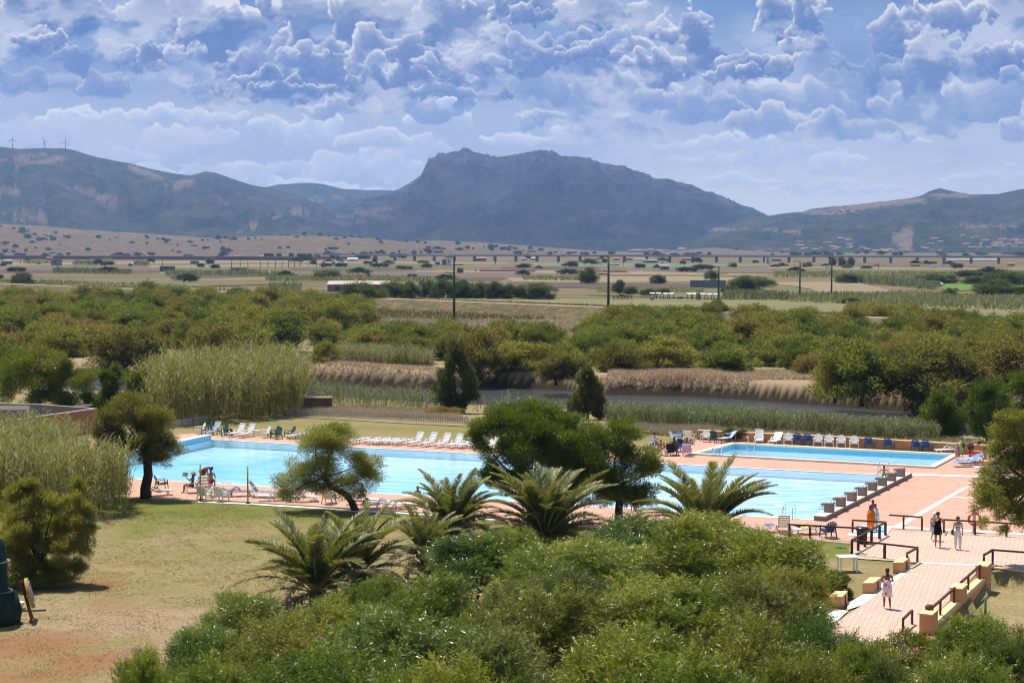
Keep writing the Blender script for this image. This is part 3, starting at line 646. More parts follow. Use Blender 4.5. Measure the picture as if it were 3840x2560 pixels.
walk2 = PX([(3350, 1990), (3560, 1999), (3838, 2012), (4000, 2022), (4000, 2150), (3722, 2130), (3684, 2124), (3664, 2122), (3440, 2110), (3345, 2101), (3210, 2093), (3190, 2066)], dz)
sheet('walkway', xy(PX([(3446, 2111), (3664, 2122), (3500, 2315), (3454, 2378), (3330, 2555), (2965, 2478), (3133, 2338), (3235, 2268)], dz)), m_walk, dz+.004)
sheet('walkway', xy(walk2), m_walk, dz+.004)
for k, pts in enumerate([[(3614, 1826), (3642, 1819), (3376, 1977), (3343, 1977)], [(3348, 1973), (3560, 1982), (3900, 2002), (3900, 2008), (3560, 1988), (3348, 1979)],
        [(3437, 2106), (3560, 2111), (3667, 2117), (3667, 2121), (3560, 2116), (3440, 2111)], [(3409, 2130), (3450, 2109), (3342, 2192), (3235, 2267), (3178, 2286), (3178, 2262), (3300, 2190)],
        [(3420, 1775), (3840, 1790), (3840, 1795), (3420, 1781)], [(3000, 2268), (3180, 2290), (3130, 2335), (2960, 2470), (2900, 2460)], [(3560, 1862), (3650, 1866), (3650, 1869), (3560, 1865)]]):
    sheet('paving_stripe', xy(PX(pts, dz)), m_white, dz+.008+.001*k)
ke = PX([(745, 1877), (929, 1884), (1280, 1906), (1574, 1923), (2400, 1985)], dz); ko = [Vector((p.x+.02, p.y-.45, 0)) for p in ke]
mb = MB(); mb.prism([(p.x, p.y) for p in ke]+[(p.x, p.y) for p in ko[::-1]], -.2, .045); mb.build('kerb', m_white)['kind'] = 'structure'
# --- basins
def tank(name, P, depth, coping, zc, m_in, m_cop, wl, m_w, label_w):
    """basin walls and floor, a coping frame, the water"""
    mb = MB(); n = 4
    for i in range(4):
        a, b = P[i], P[(i+1) % 4]; mb.add([(a.x, a.y, zc-.01), (b.x, b.y, zc-.01), (b.x, b.y, -depth), (a.x, a.y, -depth)], [(0, 1, 2, 3)])
    mb.add([(p.x, p.y, -depth) for p in P], [(0, 1, 2, 3)])
    mb.build('pool_basin', m_in)['kind'] = 'structure'
def pool_tiles(name, a, b, g, sc):
    m, nt = newmat(name); L = nt.links
    tc_ = nt.nodes.new('ShaderNodeNewGeometry'); mp = nt.nodes.new('ShaderNodeMapping'); mp.inputs['Rotation'].default_value = (0, 0, -DANG); L.new(tc_.outputs['Position'], mp.inputs[0])
    s_ = nt.nodes.new('ShaderNodeSeparateXYZ'); L.new(mp.outputs[0], s_.inputs[0])
    w = nt.nodes.new('ShaderNodeMath'); w.operation = 'PINGPONG'; w.inputs[1].default_value = 1.25; L.new(s_.outputs[1], w.inputs[0])
    ln = mrange(nt, w.outputs[0], .12, .16, 1, 0)
    g2_ = nt.nodes.new('ShaderNodeSeparateXYZ'); L.new(tc_.outputs['Normal'], g2_.inputs[0]); fl = mrange(nt, g2_.outputs[2], .5, .6)
    mm = nt.nodes.new('ShaderNodeMath'); mm.operation = 'MULTIPLY'; L.new(ln, mm.inputs[0]); L.new(fl, mm.inputs[1]); m3 = nt.nodes.new('ShaderNodeMath'); m3.operation = 'MULTIPLY'; L.new(mm.outputs[0], m3.inputs[0]); m3.inputs[1].default_value = .5
    c = mixc(nt, mrange(nt, noise_fac(nt, .5, 'World', 4), .3, .7), a, b); c = mixc(nt, m3.outputs[0], c, g)
    bb = nt.nodes.new('ShaderNodeBsdfPrincipled'); L.new(c, bb.inputs['Base Color']); bb.inputs['Roughness'].default_value = .4
    o = nt.nodes.new('ShaderNodeOutputMaterial'); L.new(bb.outputs[0], o.inputs[0]); return m
def pool_water(name, shallow, deep, dfar, rip, stretch):
    """clear tinted water: see-through with a sky sheen; tint deepens with the basin"""
    m, nt = newmat(name); L = nt.links
    g = nt.nodes.new('ShaderNodeNewGeometry'); s_ = nt.nodes.new('ShaderNodeSeparateXYZ'); L.new(g.outputs['Position'], s_.inputs[0])
    f = mrange(nt, s_.outputs[0], -26, 2, 1, 0)
    w = noise_fac(nt, rip, 'World', 4, .62, stretch)
    n2 = mrange(nt, w, .40, .60); n3 = mrange(nt, noise_fac(nt, .08, 'World', 3), .42, .6)
    t = mixc(nt, f, shallow, deep); t = mixc(nt, n2, mixc(nt, .8, t, dfar), t); t = mixc(nt, .5, t, mixc(nt, n3, t, shallow))
    tr = nt.nodes.new('ShaderNodeBsdfTransparent'); L.new(t, tr.inputs[0])
    gl = nt.nodes.new('ShaderNodeBsdfGlossy'); gl.inputs['Roughness'].default_value = .08
    bn = nt.nodes.new('ShaderNodeBump'); bn.inputs['Strength'].default_value = .55; bn.inputs['Distance'].default_value = .05; L.new(w, bn.inputs['Height']); L.new(bn.outputs[0], gl.inputs['Normal'])
    fr = nt.nodes.new('ShaderNodeFresnel'); fr.inputs[0].default_value = 1.33; L.new(bn.outputs[0], fr.inputs['Normal'])
    mx = nt.nodes.new('ShaderNodeMixShader'); L.new(mrange(nt, fr.outputs[0], 0, 1, 0, .75), mx.inputs[0]); L.new(tr.outputs[0], mx.inputs[1]); L.new(gl.outputs[0], mx.inputs[2])
    o = nt.nodes.new('ShaderNodeOutputMaterial'); L.new(mx.outputs[0], o.inputs[0]); return m
m_tile = pool_tiles('pale_blue_pool_lining', (.88, .93, .95), (.84, .91, .94), (.60, .76, .88), 3)
m_band = mat('blue_tile_band', (.10, .42, .66), (.13, .47, .70), 4, .3, .5, coord='World')
def pool(P, depth, band, wlevel, mw):
    tank('pool', P, depth, 0, dz, m_tile, m_cream, wlevel, mw, '')
    mb = MB()
    for i in range(4):
        a, b = P[i], P[(i+1) % 4]; c = sum((Vector(p[:2]) for p in P), Vector((0, 0)))/4
        i1 = [Vector((q[0], q[1]))+(c-Vector((q[0], q[1]))).normalized()*.012 for q in (a, b)]
        mb.add([(i1[0].x, i1[0].y, dz-.02), (i1[1].x, i1[1].y, dz-.02), (i1[1].x, i1[1].y, dz-band), (i1[0].x, i1[0].y, dz-band)], [(0, 1, 2, 3)])
    mb.build('tile_band', m_band)['kind'] = 'structure'
    sheet('pool_water', [(p.x, p.y) for p in P], mw, wlevel)
wm_main = pool_water('main_pool_water', (.90, .975, .995), (.50, .82, .92), (.30, .60, .82), .8, (.55, 2.4, 1))
wm_small = pool_water('small_pool_water', (.88, .97, .99), (.84, .955, .985), (.66, .88, .96), .8, (.5, 2.4, 1))
pool(MAINP, .50, .035, dz-.035, wm_main)
pool(SMALL, .80, .375, dz-.38, wm_small)
def frame(P, w, z0, z1, m, name, sides=(0, 1, 2, 3)):
    c = sum((Vector(p[:2]) for p in P), Vector((0, 0)))/4; mb = MB()
    Q = [Vector(p[:2]) for p in P]; E = []
    for i in range(4):
        a = Q[i]; d1 = (Q[i]-Q[i-1]).normalized(); d2 = (Q[i]-Q[(i+1) % 4]).normalized(); E.append(a+(d1+d2)*w)
    for i in sides:
        j = (i+1) % 4; mb.prism([tuple(Q[i]), tuple(Q[j]), tuple(E[j]), tuple(E[i])], z0, z1)
    o = mb.build(name, m); o['kind'] = 'structure'; return o
frame(MAINP, .22, dz-.02, dz+.012, m_white, 'pool_coping', (0, 2))
frame(SMALL, .42, dz-.02, dz+.13, m_cream, 'pool_coping')
# --- walls
m_orange = mat('orange_render', (.60, .33, .17), (.54, .29, .145), 1.2, .85, .1, coord='World', bump=.1)
m_cap = mat('pale_orange_cap', (.82, .56, .30), (.78, .50, .26), 1.5, .8, .1, coord='World')
m_terra = mat('terracotta_render', (.40, .19, .115), (.36, .165, .10), .6, .9, .1, coord='World')
def wall(name, pts, th, h, label, cat='wall', m=None, mc=None, capw=.06, z0=-.3, cap=.07, kind=None):
    mb = MB(); mb2 = MB()
    for a, b in zip(pts, pts[1:]):
        d = Vector((b[0]-a[0], b[1]-a[1])); d.normalize(); nn = Vector((-d.y, d.x))*th/2; n2 = Vector((-d.y, d.x))*(th/2+capw); e = d*capw
        A, B = Vector(a[:2]), Vector(b[:2])
        mb.prism([tuple(A-nn), tuple(B-nn), tuple(B+nn), tuple(A+nn)], z0, h-cap)
        mb2.prism([tuple(A-n2), tuple(B-n2), tuple(B+n2), tuple(A+n2)], h-cap, h)
    r = empty(name, (0, 0, 0)); tag(r, label, cat)
    mb.build('wall_body', m or m_orange, r); mb2.build('coping', mc or m_cap, r); return r
wall('boundary_wall', [G(2616, 1648), G(3180, 1676), G(3519, 1697), G(3640, 1704), G(3760, 1711)], .25, .78, 'long low orange wall behind the row of armchairs of the small pool')
wall('planter_wall', [G(3795, 1698), G(3722, 1755)], .5, .55, 'short orange wall running towards the deck beside the striped sunbeds at the right', capw=.02)
wall('planter_wall', [G(3690, 1757), G(3960, 1764)], .3, .55, 'short orange wall facing the deck half behind the overhanging tamarisk', capw=.02)
# walkway parapet with three stepped pillars
PI_ = [((1955, 520), (2085, 540)), ((1745, 690), (1875, 700)), ((1480, 905), (1640, 910))]
pa = [G(*c5(1480, 1062)), G(*c5(1575, 1075))]
A0 = G(*c5(1945, 640)); A1 = G(*c5(1490, 1056))            # inner foot line, far to near
dr = (A1-A0).normalized(); ou = Vector((-dr.y, dr.x, 0)); ou = ou if ou.x > 0 else -ou
r = empty('parapet', (0, 0, 0)); tag(r, 'stepped orange parapet with three square pillars along the walkway', 'wall')
L_ = (A1-A0).length
def rect(s0, s1, t0, t1): return [tuple((A0+dr*s+ou*t)[:2]) for s, t in ((s0, t0), (s1, t0), (s1, t1), (s0, t1))]
MB().prism(rect(-.3, L_+.5, .05, .42), -.7, .16).build('parapet_wall', m_orange, r)
MB().prism(rect(-.3, L_+.5, .03, .44), .16, .22).build('coping', m_cap, r)
for s0, h in ((-1.0, .80), (L_*.47-.55, .80), (L_-.55, .84)):
    p = MB().prism(rect(s0, s0+1.1, 0, .48), -.7 if s0 > L_-1 or s0 < 0 else .2, h-.05).build('pillar', m_orange, r)
    MB().prism(rect(s0-.03, s0+1.13, -.03, .51), h-.05, h).build('pillar_cap', m_cap, p)
b = A1+dr*1.2
step = tag(MB().prism(rect(L_+.6, L_+3.4, -.9, .75), -.5, .02).build('step', m_terra), 'pink stone step past the last parapet pillar, half lost in the oleander', 'step')
# retaining wall at the right
wall('retaining_wall', [G(3722, 2131), G(3900, 2158), G(4300, 2205)], .22, .1, 'low shaded orange wall holding up the paving above the lower lawn', z0=-.8, capw=.01, cap=.03)
# three square bench blocks
for k, (qa, qb, qc, top, lab) in enumerate([((3348, 2150), (3386, 2151), (3411, 2131), 0, 'square orange block with a tap by the corner post of the railing'), ((3234, 2230), (3277, 2229.5), (3304, 2208), 0, 'square orange block in the middle of the row beside the walking woman'), ((3110, 2283), (3158, 2283), (3178, 2262), 0, 'square orange block half hidden by the bushes at the near end of the row')]):
    A, B, C_ = G(*qa), G(*qb), G(*qc); D_ = A+(C_-B)
    r = empty('bench_block', A); tag(r, lab, 'block', 'square orange blocks along the walkway'); P = [(p-A) for p in (A, B, C_, D_)]
    MB().prism([(p.x, p.y) for p in P], -.1, .50).build('block_body', m_orange, r, bevel=.01)
    c = sum(P, Vector())/4; MB().prism([((p.x-c.x)*1.02+c.x, (p.y-c.y)*1.02+c.y) for p in P], .50, .54).build('top_slab', m_cap, r, bevel=.01)
    s = (P[1]+P[2])/2; MB().box((s.x+.02, s.y, .28), (.05, .09, .34), rz=math.atan2((P[2]-P[1]).y, (P[2]-P[1]).x)-R(90)).build('slot', mat('dark_opening', (.05, .035, .02)), r)
# --- starting block wall
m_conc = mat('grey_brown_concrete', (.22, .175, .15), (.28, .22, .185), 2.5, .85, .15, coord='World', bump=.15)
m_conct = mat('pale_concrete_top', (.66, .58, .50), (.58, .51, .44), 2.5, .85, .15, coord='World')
N0 = G(3052, 1955); F0 = G(3384, 1788.5); dw = (F0-N0); LW = dw.length; dw.normalize(); ow = Vector((dw.y, -dw.x, 0))
def wrect(s0, s1, t0, t1): return [tuple((N0+dw*s+ow*t)[:2]) for s, t in ((s0, t0), (s1, t0), (s1, t1), (s0, t1))]
r = empty('starting_wall', N0); tag(r, 'low concrete wall across the end of the main pool carrying the starting blocks', 'wall')
def loc(poly, o): return [(p[0]-o.x, p[1]-o.y) for p in poly]
LWF = (G(3421, 1790)-G(3090, 1957)).length
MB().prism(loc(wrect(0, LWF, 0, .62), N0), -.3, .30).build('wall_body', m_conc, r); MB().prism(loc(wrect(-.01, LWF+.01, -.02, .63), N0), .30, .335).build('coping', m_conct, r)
m_steel = mat('brushed_steel', (.62, .64, .66), (.5, .52, .55), 6, .25, .5, metal=1.)
ang = math.atan2(dw.y, dw.x)
ords = ['nearest', 'second nearest', 'third nearest', 'fourth nearest', 'fifth nearest', 'sixth nearest', 'second farthest', 'farthest']
for k in range(8):
    s = LWF*(.085+.1165*k); b = N0+dw*s+ow*.33; b.z = .336
    if k == 0:
        t = empty('starting_block', b, ang); blk = t
        MB().box((0, -.04, .18), (.50, .46, .36)).build('block_foot', m_conc, t, bevel=.01)
        mb = MB(); mb.xprism([(-.27, .362), (.38, .362), (.38, .47), (-.27, .52)], -.255, .255); mb.build('platform', m_conc, t, bevel=.01)
        mb = MB(); mb.tube([(-.2, .24, .12), (-.2, .52, .10), (.2, .52, .10), (.2, .24, .12)], .018, 6); mb.tube([(-.2, .24, .26), (-.2, .48, .24), (.2, .48, .24), (.2, .24, .26)], .018, 6); mb.build('handle', m_steel, t)
    else:
        t = copy_tree(blk); t.location = b
    tag(t, 'grey starting block, %s of the eight on the pool end wall' % ords[k], 'starting block', 'starting blocks of the main pool')
# left end wall of the main pool
r = empty('turning_wall', MAINP[3]); tag(r, 'white and blue raised end wall at the left of the main pool', 'wall')
a_ = MAINP[3]; b_ = MAINP[0]; d_ = (b_-a_).normalized(); o_ = Vector((-d_.y, d_.x, 0))
MB().prism([((a_+d_*s+o_*t-a_).x, (a_+d_*s+o_*t-a_).y) for s, t in ((-1, .01), ((b_-a_).length, .01), ((b_-a_).length, .6), (-1, .6))], -.2, .42).build('wall_body', mat('blue_tiled_face', (.20, .47, .68), (.26, .53, .72), 3, .35, .5, coord='World'), r)
MB().prism([((d_*s+o_*t).x, (d_*s+o_*t).y) for s, t in ((-1, -.02), ((b_-a_).length+.02, -.02), ((b_-a_).length+.02, .62), (-1, .62))], .42, .46).build('coping', m_white, r)
# foot bath
r = empty('foot_bath', G(3290, 1995)); tag(r, 'small shallow pale blue foot bath in a white surround beyond the railing', 'foot bath')
o3 = G(3290, 1995); q = [G(3174, 2012)-o3, G(3316, 2020)-o3, G(3348, 1978)-o3, G(3235, 1973)-o3]
MB().prism([(p.x, p.y) for p in q], .0, dz+.03).build('surround', m_white, r)
q = [G(3262, 2004)-o3, G(3312, 2006)-o3, G(3327, 1979)-o3, G(3283, 1977)-o3]
MB().prism([(p.x, p.y) for p in q], dz+.032, dz+.04).build('basin', mat('foot_bath_blue', (.35, .68, .80), (.30, .62, .76), 2, .15, .6), r)
# ------------------------------------------------------------------ vegetation
def unit(v): return v/np.maximum(np.linalg.norm(v, axis=-1, keepdims=True), 1e-9)
def blades(P, Dn, L, W, rng, fold=0.0):
    """diamond leaves: base, side, tip, side"""
    n = len(P); side = unit(np.cross(Dn, unit(rng.normal(size=(n, 3)))))
    L = np.broadcast_to(np.asarray(L, float), (n,))[:, None]; W = np.broadcast_to(np.asarray(W, float), (n,))[:, None]
    up_ = np.cross(side, Dn); m = P+Dn*L*.45
    V = np.stack([P, m+side*W*.5+up_*fold*W, P+Dn*L, m-side*W*.5+up_*fold*W], 1).reshape(-1, 3)
    return V, np.arange(n*4).reshape(-1, 4)
def ribbons(P, D0, L, W, droop, rng, seg=3):
    """leaves that arch over: returns verts, quads"""
    n = len(P); side = unit(np.cross(D0, np.array([0, 0, 1.])+rng.normal(size=(n, 3))*.25))
    L = np.broadcast_to(np.asarray(L, float), (n,))[:, None]; W = np.broadcast_to(np.asarray(W, float), (n,))[:, None]; droop = np.broadcast_to(np.asarray(droop, float), (n,))[:, None]
    rows = []; p = P.copy(); d = D0.copy()
    for k in range(seg+1):
        w = W*(1, .95, .6, .06)[k] if seg == 3 else W*(1, .85, .08)[k]
        rows += [p-side*w/2, p+side*w/2]
        p = p+d*L/seg; d = unit(d+np.array([0, 0, -1.])*droop)
    V = np.stack(rows, 1).reshape(-1, 3); k_ = (seg+1)*2
    base = np.arange(n)[:, None]*k_; F_ = np.concatenate([np.concatenate([base+2*i, base+2*i+1, base+2*i+3, base+2*i+2], 1) for i in range(seg)])
    return V, F_
def merge(parts):
    Vs = []; Fs = []; T = []; o = 0
    for V_, F_, t in parts: Vs.append(V_); Fs.append(F_+o); T.append(t); o += len(V_)
    return np.concatenate(Vs), np.concatenate(Fs), np.concatenate(T)
def lobe_points(lobes, n, rng, shell=.5, bumps=11, bs=.36, low=-.9):
    """points in and near the skin of bumpy ellipsoid lobes (x,y,z,rx,ry,rz)"""
    lobes = np.asarray(lobes, float); vol = (lobes[:, 3]*lobes[:, 4]+lobes[:, 3]*lobes[:, 5]+lobes[:, 4]*lobes[:, 5]); idx = rng.choice(len(lobes), n, p=vol/vol.sum())
    B = unit(rng.normal(size=(len(lobes), bumps, 3))); B[..., 2] += .18; B = unit(B)
    b = B[idx, rng.integers(0, bumps, n)]
    d = unit(rng.normal(size=(n, 3))); off = d*rng.random((n, 1))**.45*bs
    q = b*(1-bs*.75)*(rng.random((n, 1))*(1-shell)+shell)+off
    q[:, 2] = np.where(q[:, 2] < low, low+.2*rng.random(n), q[:, 2])
    P = lobes[idx, :3]+q*lobes[idx, 3:6]
    out = unit(q*.7+d*.55)
    return P, out
def tints(P, rng, s, a=.5, lo=0.):
    t = fb2(P[:, 0]*s+40, P[:, 1]*s+P[:, 2]*s*.7+40, 2); t = (t-.5)*1.4+.5
    return np.clip(t*(1-a)+rng.random(len(P))*a+lo, 0, 1)
M_TAM = leafmat('tamarisk_foliage', (.10, .118, .030), (.27, .28, .072), (.35, .32, .11), .6, .6, .15)
M_TAMG = leafmat('tamarisk_foliage_green', (.080, .108, .028), (.23, .265, .065), (.31, .32, .10), .6, .6, .15)
M_TAMB = leafmat('tamarisk_foliage_brown', (.115, .11, .035), (.27, .245, .078), (.34, .29, .12), .6, .6, .15)
M_DARK = leafmat('evergreen_foliage', (.055, .082, .026), (.15, .19, .058), (.22, .25, .085), .42, .55, .2)
M_ACA = leafmat('acacia_leaves', (.055, .09, .010), (.165, .22, .022), (.33, .345, .065), .45, .36, .45, .18)
M_ACAY = leafmat('acacia_leaves_yellowing', (.068, .085, .012), (.20, .215, .026), (.36, .33, .075), .42, .4, .4, .2)
M_ACAD = leafmat('acacia_leaves_glossy_dark', (.042, .078, .012), (.135, .20, .026), (.27, .31, .07), .35, .3, .6, .2)
M_ACAG = leafmat('acacia_leaves_greyish', (.045, .068, .014), (.14, .175, .032), (.28, .28, .10), .35, .5, .3, .2)
M_CONI = leafmat('dark_shrub_foliage', (.055, .072, .020), (.15, .165, .055), (.21, .20, .10), .42, .6, .15)
M_FARL = leafmat('far_tree_foliage', (.040, .058, .025), (.095, .115, .05), None, .35, .7, .1)
M_BARK = mat('rough_dark_bark', (.085, .062, .045), (.045, .034, .026), 6, .95, .05, bump=.4)
M_TWIG = mat('grey_twigs', (.21, .18, .15), (.14, .115, .09), 3, .9, .05)
def feathery(lobes, n, L, W, rng, upb=.55, jit=.5):
    P, o = lobe_points(lobes, n, rng); D_ = unit(o+np.array([0, 0, upb])+rng.normal(size=(n, 3))*jit)
    V, F_ = blades(P, D_, L*(.6+.8*rng.random(n)), W, rng); return V, F_, tints(P, rng, 1.2/ max(.3, np.ptp(np.asarray(lobes)[:, 0])+1), .55)
def trunk_mb(base, lobes, rng, r0, lean=None, nb=5):
    mb = MB(); lobes = [Vector(l[:3]) for l in lobes]; b = Vector(base); top = sum(lobes, Vector())/len(lobes)
    fork = b.lerp(top, .45)+(Vector(lean) if lean is not None else Vector()); mid = b.lerp(fork, .5)+Vector((rng.normal()*.04, rng.normal()*.04, 0))*(top-b).length
    mb.tube([b-Vector((0, 0, .1)), b.lerp(mid, .5), mid, fork], [r0*1.5, r0*1.05, r0*.9, r0*.75], 7)
    for l in lobes[:nb]:
        m1 = fork.lerp(l, .5)+Vector((rng.normal(), rng.normal(), rng.normal()))*.06*(l-fork).length
        mb.tube([fork, m1, l, l+(l-m1)*.5], [r0*.5, r0*.3, r0*.16, r0*.04], 5)
    return mb
def bush_variant(seed, kind):
    rng = np.random.default_rng(seed); k = int(rng.integers(5, 8)); lobes = []
    for i in range(k):
        a = i/k*6.283+rng.normal()*.3; r_ = rng.uniform(.12, .30); lobes.append((math.cos(a)*r_, math.sin(a)*r_, rng.uniform(.38, .62), rng.uniform(.22, .30), rng.uniform(.22, .30), rng.uniform(.26, .36)))
        lobes.append((math.cos(a+.4)*r_*1.15, math.sin(a+.4)*r_*1.15, rng.uniform(.14, .30), rng.uniform(.22, .28), rng.uniform(.22, .28), rng.uniform(.20, .28)))
    lobes.append((rng.normal()*.06, rng.normal()*.06, .68, .2, .2, .27))
    n = 14000; V, F_, t = feathery(lobes, n, .05, .014, rng)
    return npmesh('bush_crown', V, F_, t), trunk_mb((0, 0, 0), lobes, rng, .018, nb=7)
VAR = []
for i in range(7):
    me, tm = bush_variant(100+i, 0); me2 = me
    t_ = MB(); t_.v, t_.f, t_.m, t_.sm = tm.v, tm.f, tm.m, tm.sm
    o = tm.build('trunk', M_BARK); tme = o.data; bpy.data.objects.remove(o); VAR.append((me, tme))
def plant(name, crown_me, trunk_me, loc, sx, sz, rz, m, label, cat, group=None, sy=None, tname='trunk'):
    """a plant of shared meshes: root empty > crown, trunk"""
    r = bpy.data.objects.new(name, None); COL.objects.link(r); r.location = loc; r.rotation_euler = (0, 0, rz); r.scale = (sx, sy or sx, sz); tag(r, label, cat, group)
    for nm, me, mm in (('crown', crown_me, m), (tname, trunk_me, M_BARK)):
        if me is None: continue
        if not me.materials: me.materials.append(mm)
        c = bpy.data.objects.new(nm, me); COL.objects.link(c); c.parent = r
        if me.materials[0] != mm: c.material_slots[0].link = 'OBJECT'; c.material_slots[0].material = mm
    return r
# --- the thicket beyond the river
rs = random.Random(5)
def thicket(poly, n, hs, ws, mats_, label, group, zmin=0., gap=.5, key=None):
    P = [Vector(G(*p)[:2]) for p in poly]; xs = [p.x for p in P]; yss = [p.y for p in P]; got = []; tries = 0
    while len(got) < n and tries < n*60:
        tries += 1; x, y = rs.uniform(min(xs), max(xs)), rs.uniform(min(yss), max(yss))
        if not bool(inpoly(np.array([x]), np.array([y]), P)[0]): continue
        w = rs.uniform(*ws)
        if any((x-a)**2+(y-b)**2 < ((w+c)*.5*gap)**2 for a, b, c in got): continue
        got.append((x, y, w))
    for x, y, w in got:
        me, tm = rs.choice(VAR); h = rs.uniform(*hs)*(w/sum(ws)*2)**.5; m = rs.choice(mats_)
        plant('tamarisk', me, tm, (x, y, -.1), w, h, rs.uniform(0, 6.28), m, label, 'tamarisk', group)
    return len(got)
MX = [M_TAM, M_TAM, M_TAMG, M_TAMG, M_TAMB]
cnt = thicket([(-250, 1160), (300, 1135), (700, 1140), (1150, 1160), (1420, 1190), (1330, 1240), (1080, 1330), (980, 1390), (700, 1402), (-300, 1430)], 128, (4.8, 6.4), (7.5, 11), MX, 'olive green tamarisk in the dense thicket left of the floodlight masts', 'tamarisks of the left thicket')
cnt += thicket([(1180, 1270), (1700, 1275), (2100, 1290), (2250, 1240), (2500, 1220), (2700, 1215), (2330, 1425), (2150, 1405), (1900, 1405), (1500, 1370), (1240, 1330)], 62, (3.8, 5.2), (6, 9), MX, 'olive green tamarisk in the middle thicket beyond the river', 'tamarisks of the middle thicket')
cnt += thicket([(2250, 1240), (2700, 1212), (3200, 1215), (4100, 1250), (4200, 1440), (3840, 1440), (3150, 1425), (3060, 1418), (2640, 1412), (2330, 1425)], 108, (4., 5.6), (6.5, 10), MX, 'olive green tamarisk in the thicket beyond the right bank', 'tamarisks of the right thicket')
# larger bank trees one can pick out
def single(px, py, wpx, topy, m, label, name='tamarisk', cat='tamarisk', v=None, group=None, z=0., deep=1.):
    b = G(px, py, z); s = SC(b.y); h = (py-topy)/s*1.06
    me, tm = VAR[v if v is not None else rs.randrange(7)]
    return plant(name, me, tm, b, wpx/s*1.12, h*1.08, rs.uniform(0, 6.28), m, label, cat, group)
single(3230, 1498, 330, 1275, M_TAMG, 'dark rounded tamarisk leaning over the river bank in front of the right thicket')
single(3130, 1490, 200, 1310, M_TAM, 'greyish tamarisk with bare lower trunks at the left of the dark bank tree')
single(3480, 1500, 420, 1280, M_TAMB, 'broad brown tinged tamarisk with shaded trunks on the right river bank')
single(3760, 1500, 330, 1270, M_TAMB, 'brown tinged tamarisk at the right edge of the picture behind the reeds')
single(2085, 1432, 210, 1320, M_TAMB, 'small open tamarisk with bare stems standing alone on the far bank')
single(1215, 1380, 120, 1272, M_TAMG, 'rounded lone tamarisk on the pale dry meadow left of the reed bed')
single(1800, 1405, 190, 1235, M_TAMB, 'brownish tamarisk at the front of the middle thicket above the river')
for px, py, w, t in [(460, 1172, 130, 1090), (330, 1180, 90, 1095), (560, 1140, 100, 1050), (660, 1165, 85, 1085), (85, 1068, 80, 1022), (900, 1150, 130, 1075)]:
    single(px, py, w, t, M_DARK, 'dark tamarisk standing up from the brown scrub at the back of the left thicket', group='dark tamarisks at the back of the left thicket')
# --- hedge and lone trees of the plain
for px, py, w, t in [(1480, 1118, 110, 1058), (1540, 1120, 100, 1056), (1610, 1118, 90, 1052), (1680, 1120, 120, 1042), (1740, 1120, 90, 1050), (1800, 1120, 110, 1058), (1855, 1122, 90, 1056), (1905, 1122, 110, 1064), (1960, 1122, 90, 1070), (2025, 1124, 130, 1060), (1330, 1150, 170, 1060), (1395, 1155, 130, 1070)]:
    single(px, py, w, t, M_DARK, 'dark bushy tree in the hedge behind the embankment', 'hedge_tree', 'tree', group='hedge trees behind the embankment')
LONE = [(2205, 1064, 80, 1003, 'tall dark tree with two tiers standing between the ploughed strips'), (2150, 991, 42, 978, 'small round tree near the long row of hay bales'), (2470, 1065, 70, 1029, 'low spreading tree beside the tan strip right of the second mast'), (2320, 1100, 60, 1050, 'pointed tree behind the horse paddock'),
    (2365, 1105, 60, 1072, 'bush beside the horse paddock'), (2430, 1108, 80, 1082, 'bright green bush left of the animal shelters'), (2490, 1102, 60, 1080, 'green bush just behind the animal shelters'), (2670, 1050, 60, 1012, 'tree rising behind the concrete wall'), (2790, 1090, 150, 1033, 'wide dark tree right of the concrete wall'), (2860, 1075, 120, 1038, 'dark trees merging right of the wide dark tree'),
    (2730, 1098, 70, 1068, 'round bush below the wide dark tree'), (3190, 1062, 120, 1024, 'dark hedge tree above the reed patch at the right'), (3500, 1062, 90, 1024, 'dark tree at the left end of the right hand hedge'), (3560, 1062, 100, 1030, 'rounded hedge tree above the bright meadow'), (3650, 1066, 110, 1035, 'broad hedge tree above the bright meadow'), (3740, 1068, 130, 1010, 'large dark tree at the right end of the hedge'), (3800, 1070, 140, 1014, 'large dark tree cut by the right edge of the picture'),
    (3730, 1110, 170, 1048, 'big round olive bush below the right hand hedge'), (3560, 1110, 70, 1080, 'dark round bush below the bright meadow'), (3850, 1112, 120, 1072, 'olive bush at the right edge below the big round bush'), (3180, 1140, 100, 1112, 'low green bush in the reeds right of the fifth mast'),
    (3120, 996, 36, 960, 'tall eucalyptus at the left of the group in front of the viaduct'), (3158, 998, 34, 962, 'eucalyptus in the middle of the group in front of the viaduct'), (3190, 998, 34, 962, 'eucalyptus at the right of the group in front of the viaduct'), (3176, 1006, 44, 990, 'low bush at the foot of the eucalyptus group'),
    (3030, 1000, 46, 982, 'rounded bush on the plain left of the eucalyptus group'), (3250, 1008, 42, 996, 'flat bush on the plain right of the eucalyptus group'), (2930, 998, 30, 984, 'small bush left of the rounded bush on the plain'), (3440, 992, 30, 978, 'round tree beside the small brick building'),
    (2750, 1002, 40, 985, 'dark tree right of the third mast head'), (2150, 1000, 40, 978, 'tree over the left end of the hay bales'), (1405, 984, 26, 962, 'dark tree right of the white shed'), (1230, 1050, 120, 1008, 'pale green willow standing behind the left thicket'), (1175, 992, 28, 973, 'round bush near the square huts'),
    (420, 967, 16, 954, 'tiny round tree on the left of the plain'), (170, 965, 24, 951, 'small round tree beside the grey hut on the left'), (823, 1028, 32, 1011, 'small round bush between the two flat roofed sheds'), (1500, 1008, 32, 994, 'small dark bush beside the plough'), (1600, 1002, 40, 984, 'bush left of the white tower'), (1725, 1024, 24, 1003, 'narrow bush beside the first mast'), (2560, 990, 28, 976, 'dark round bush left of the third mast')]
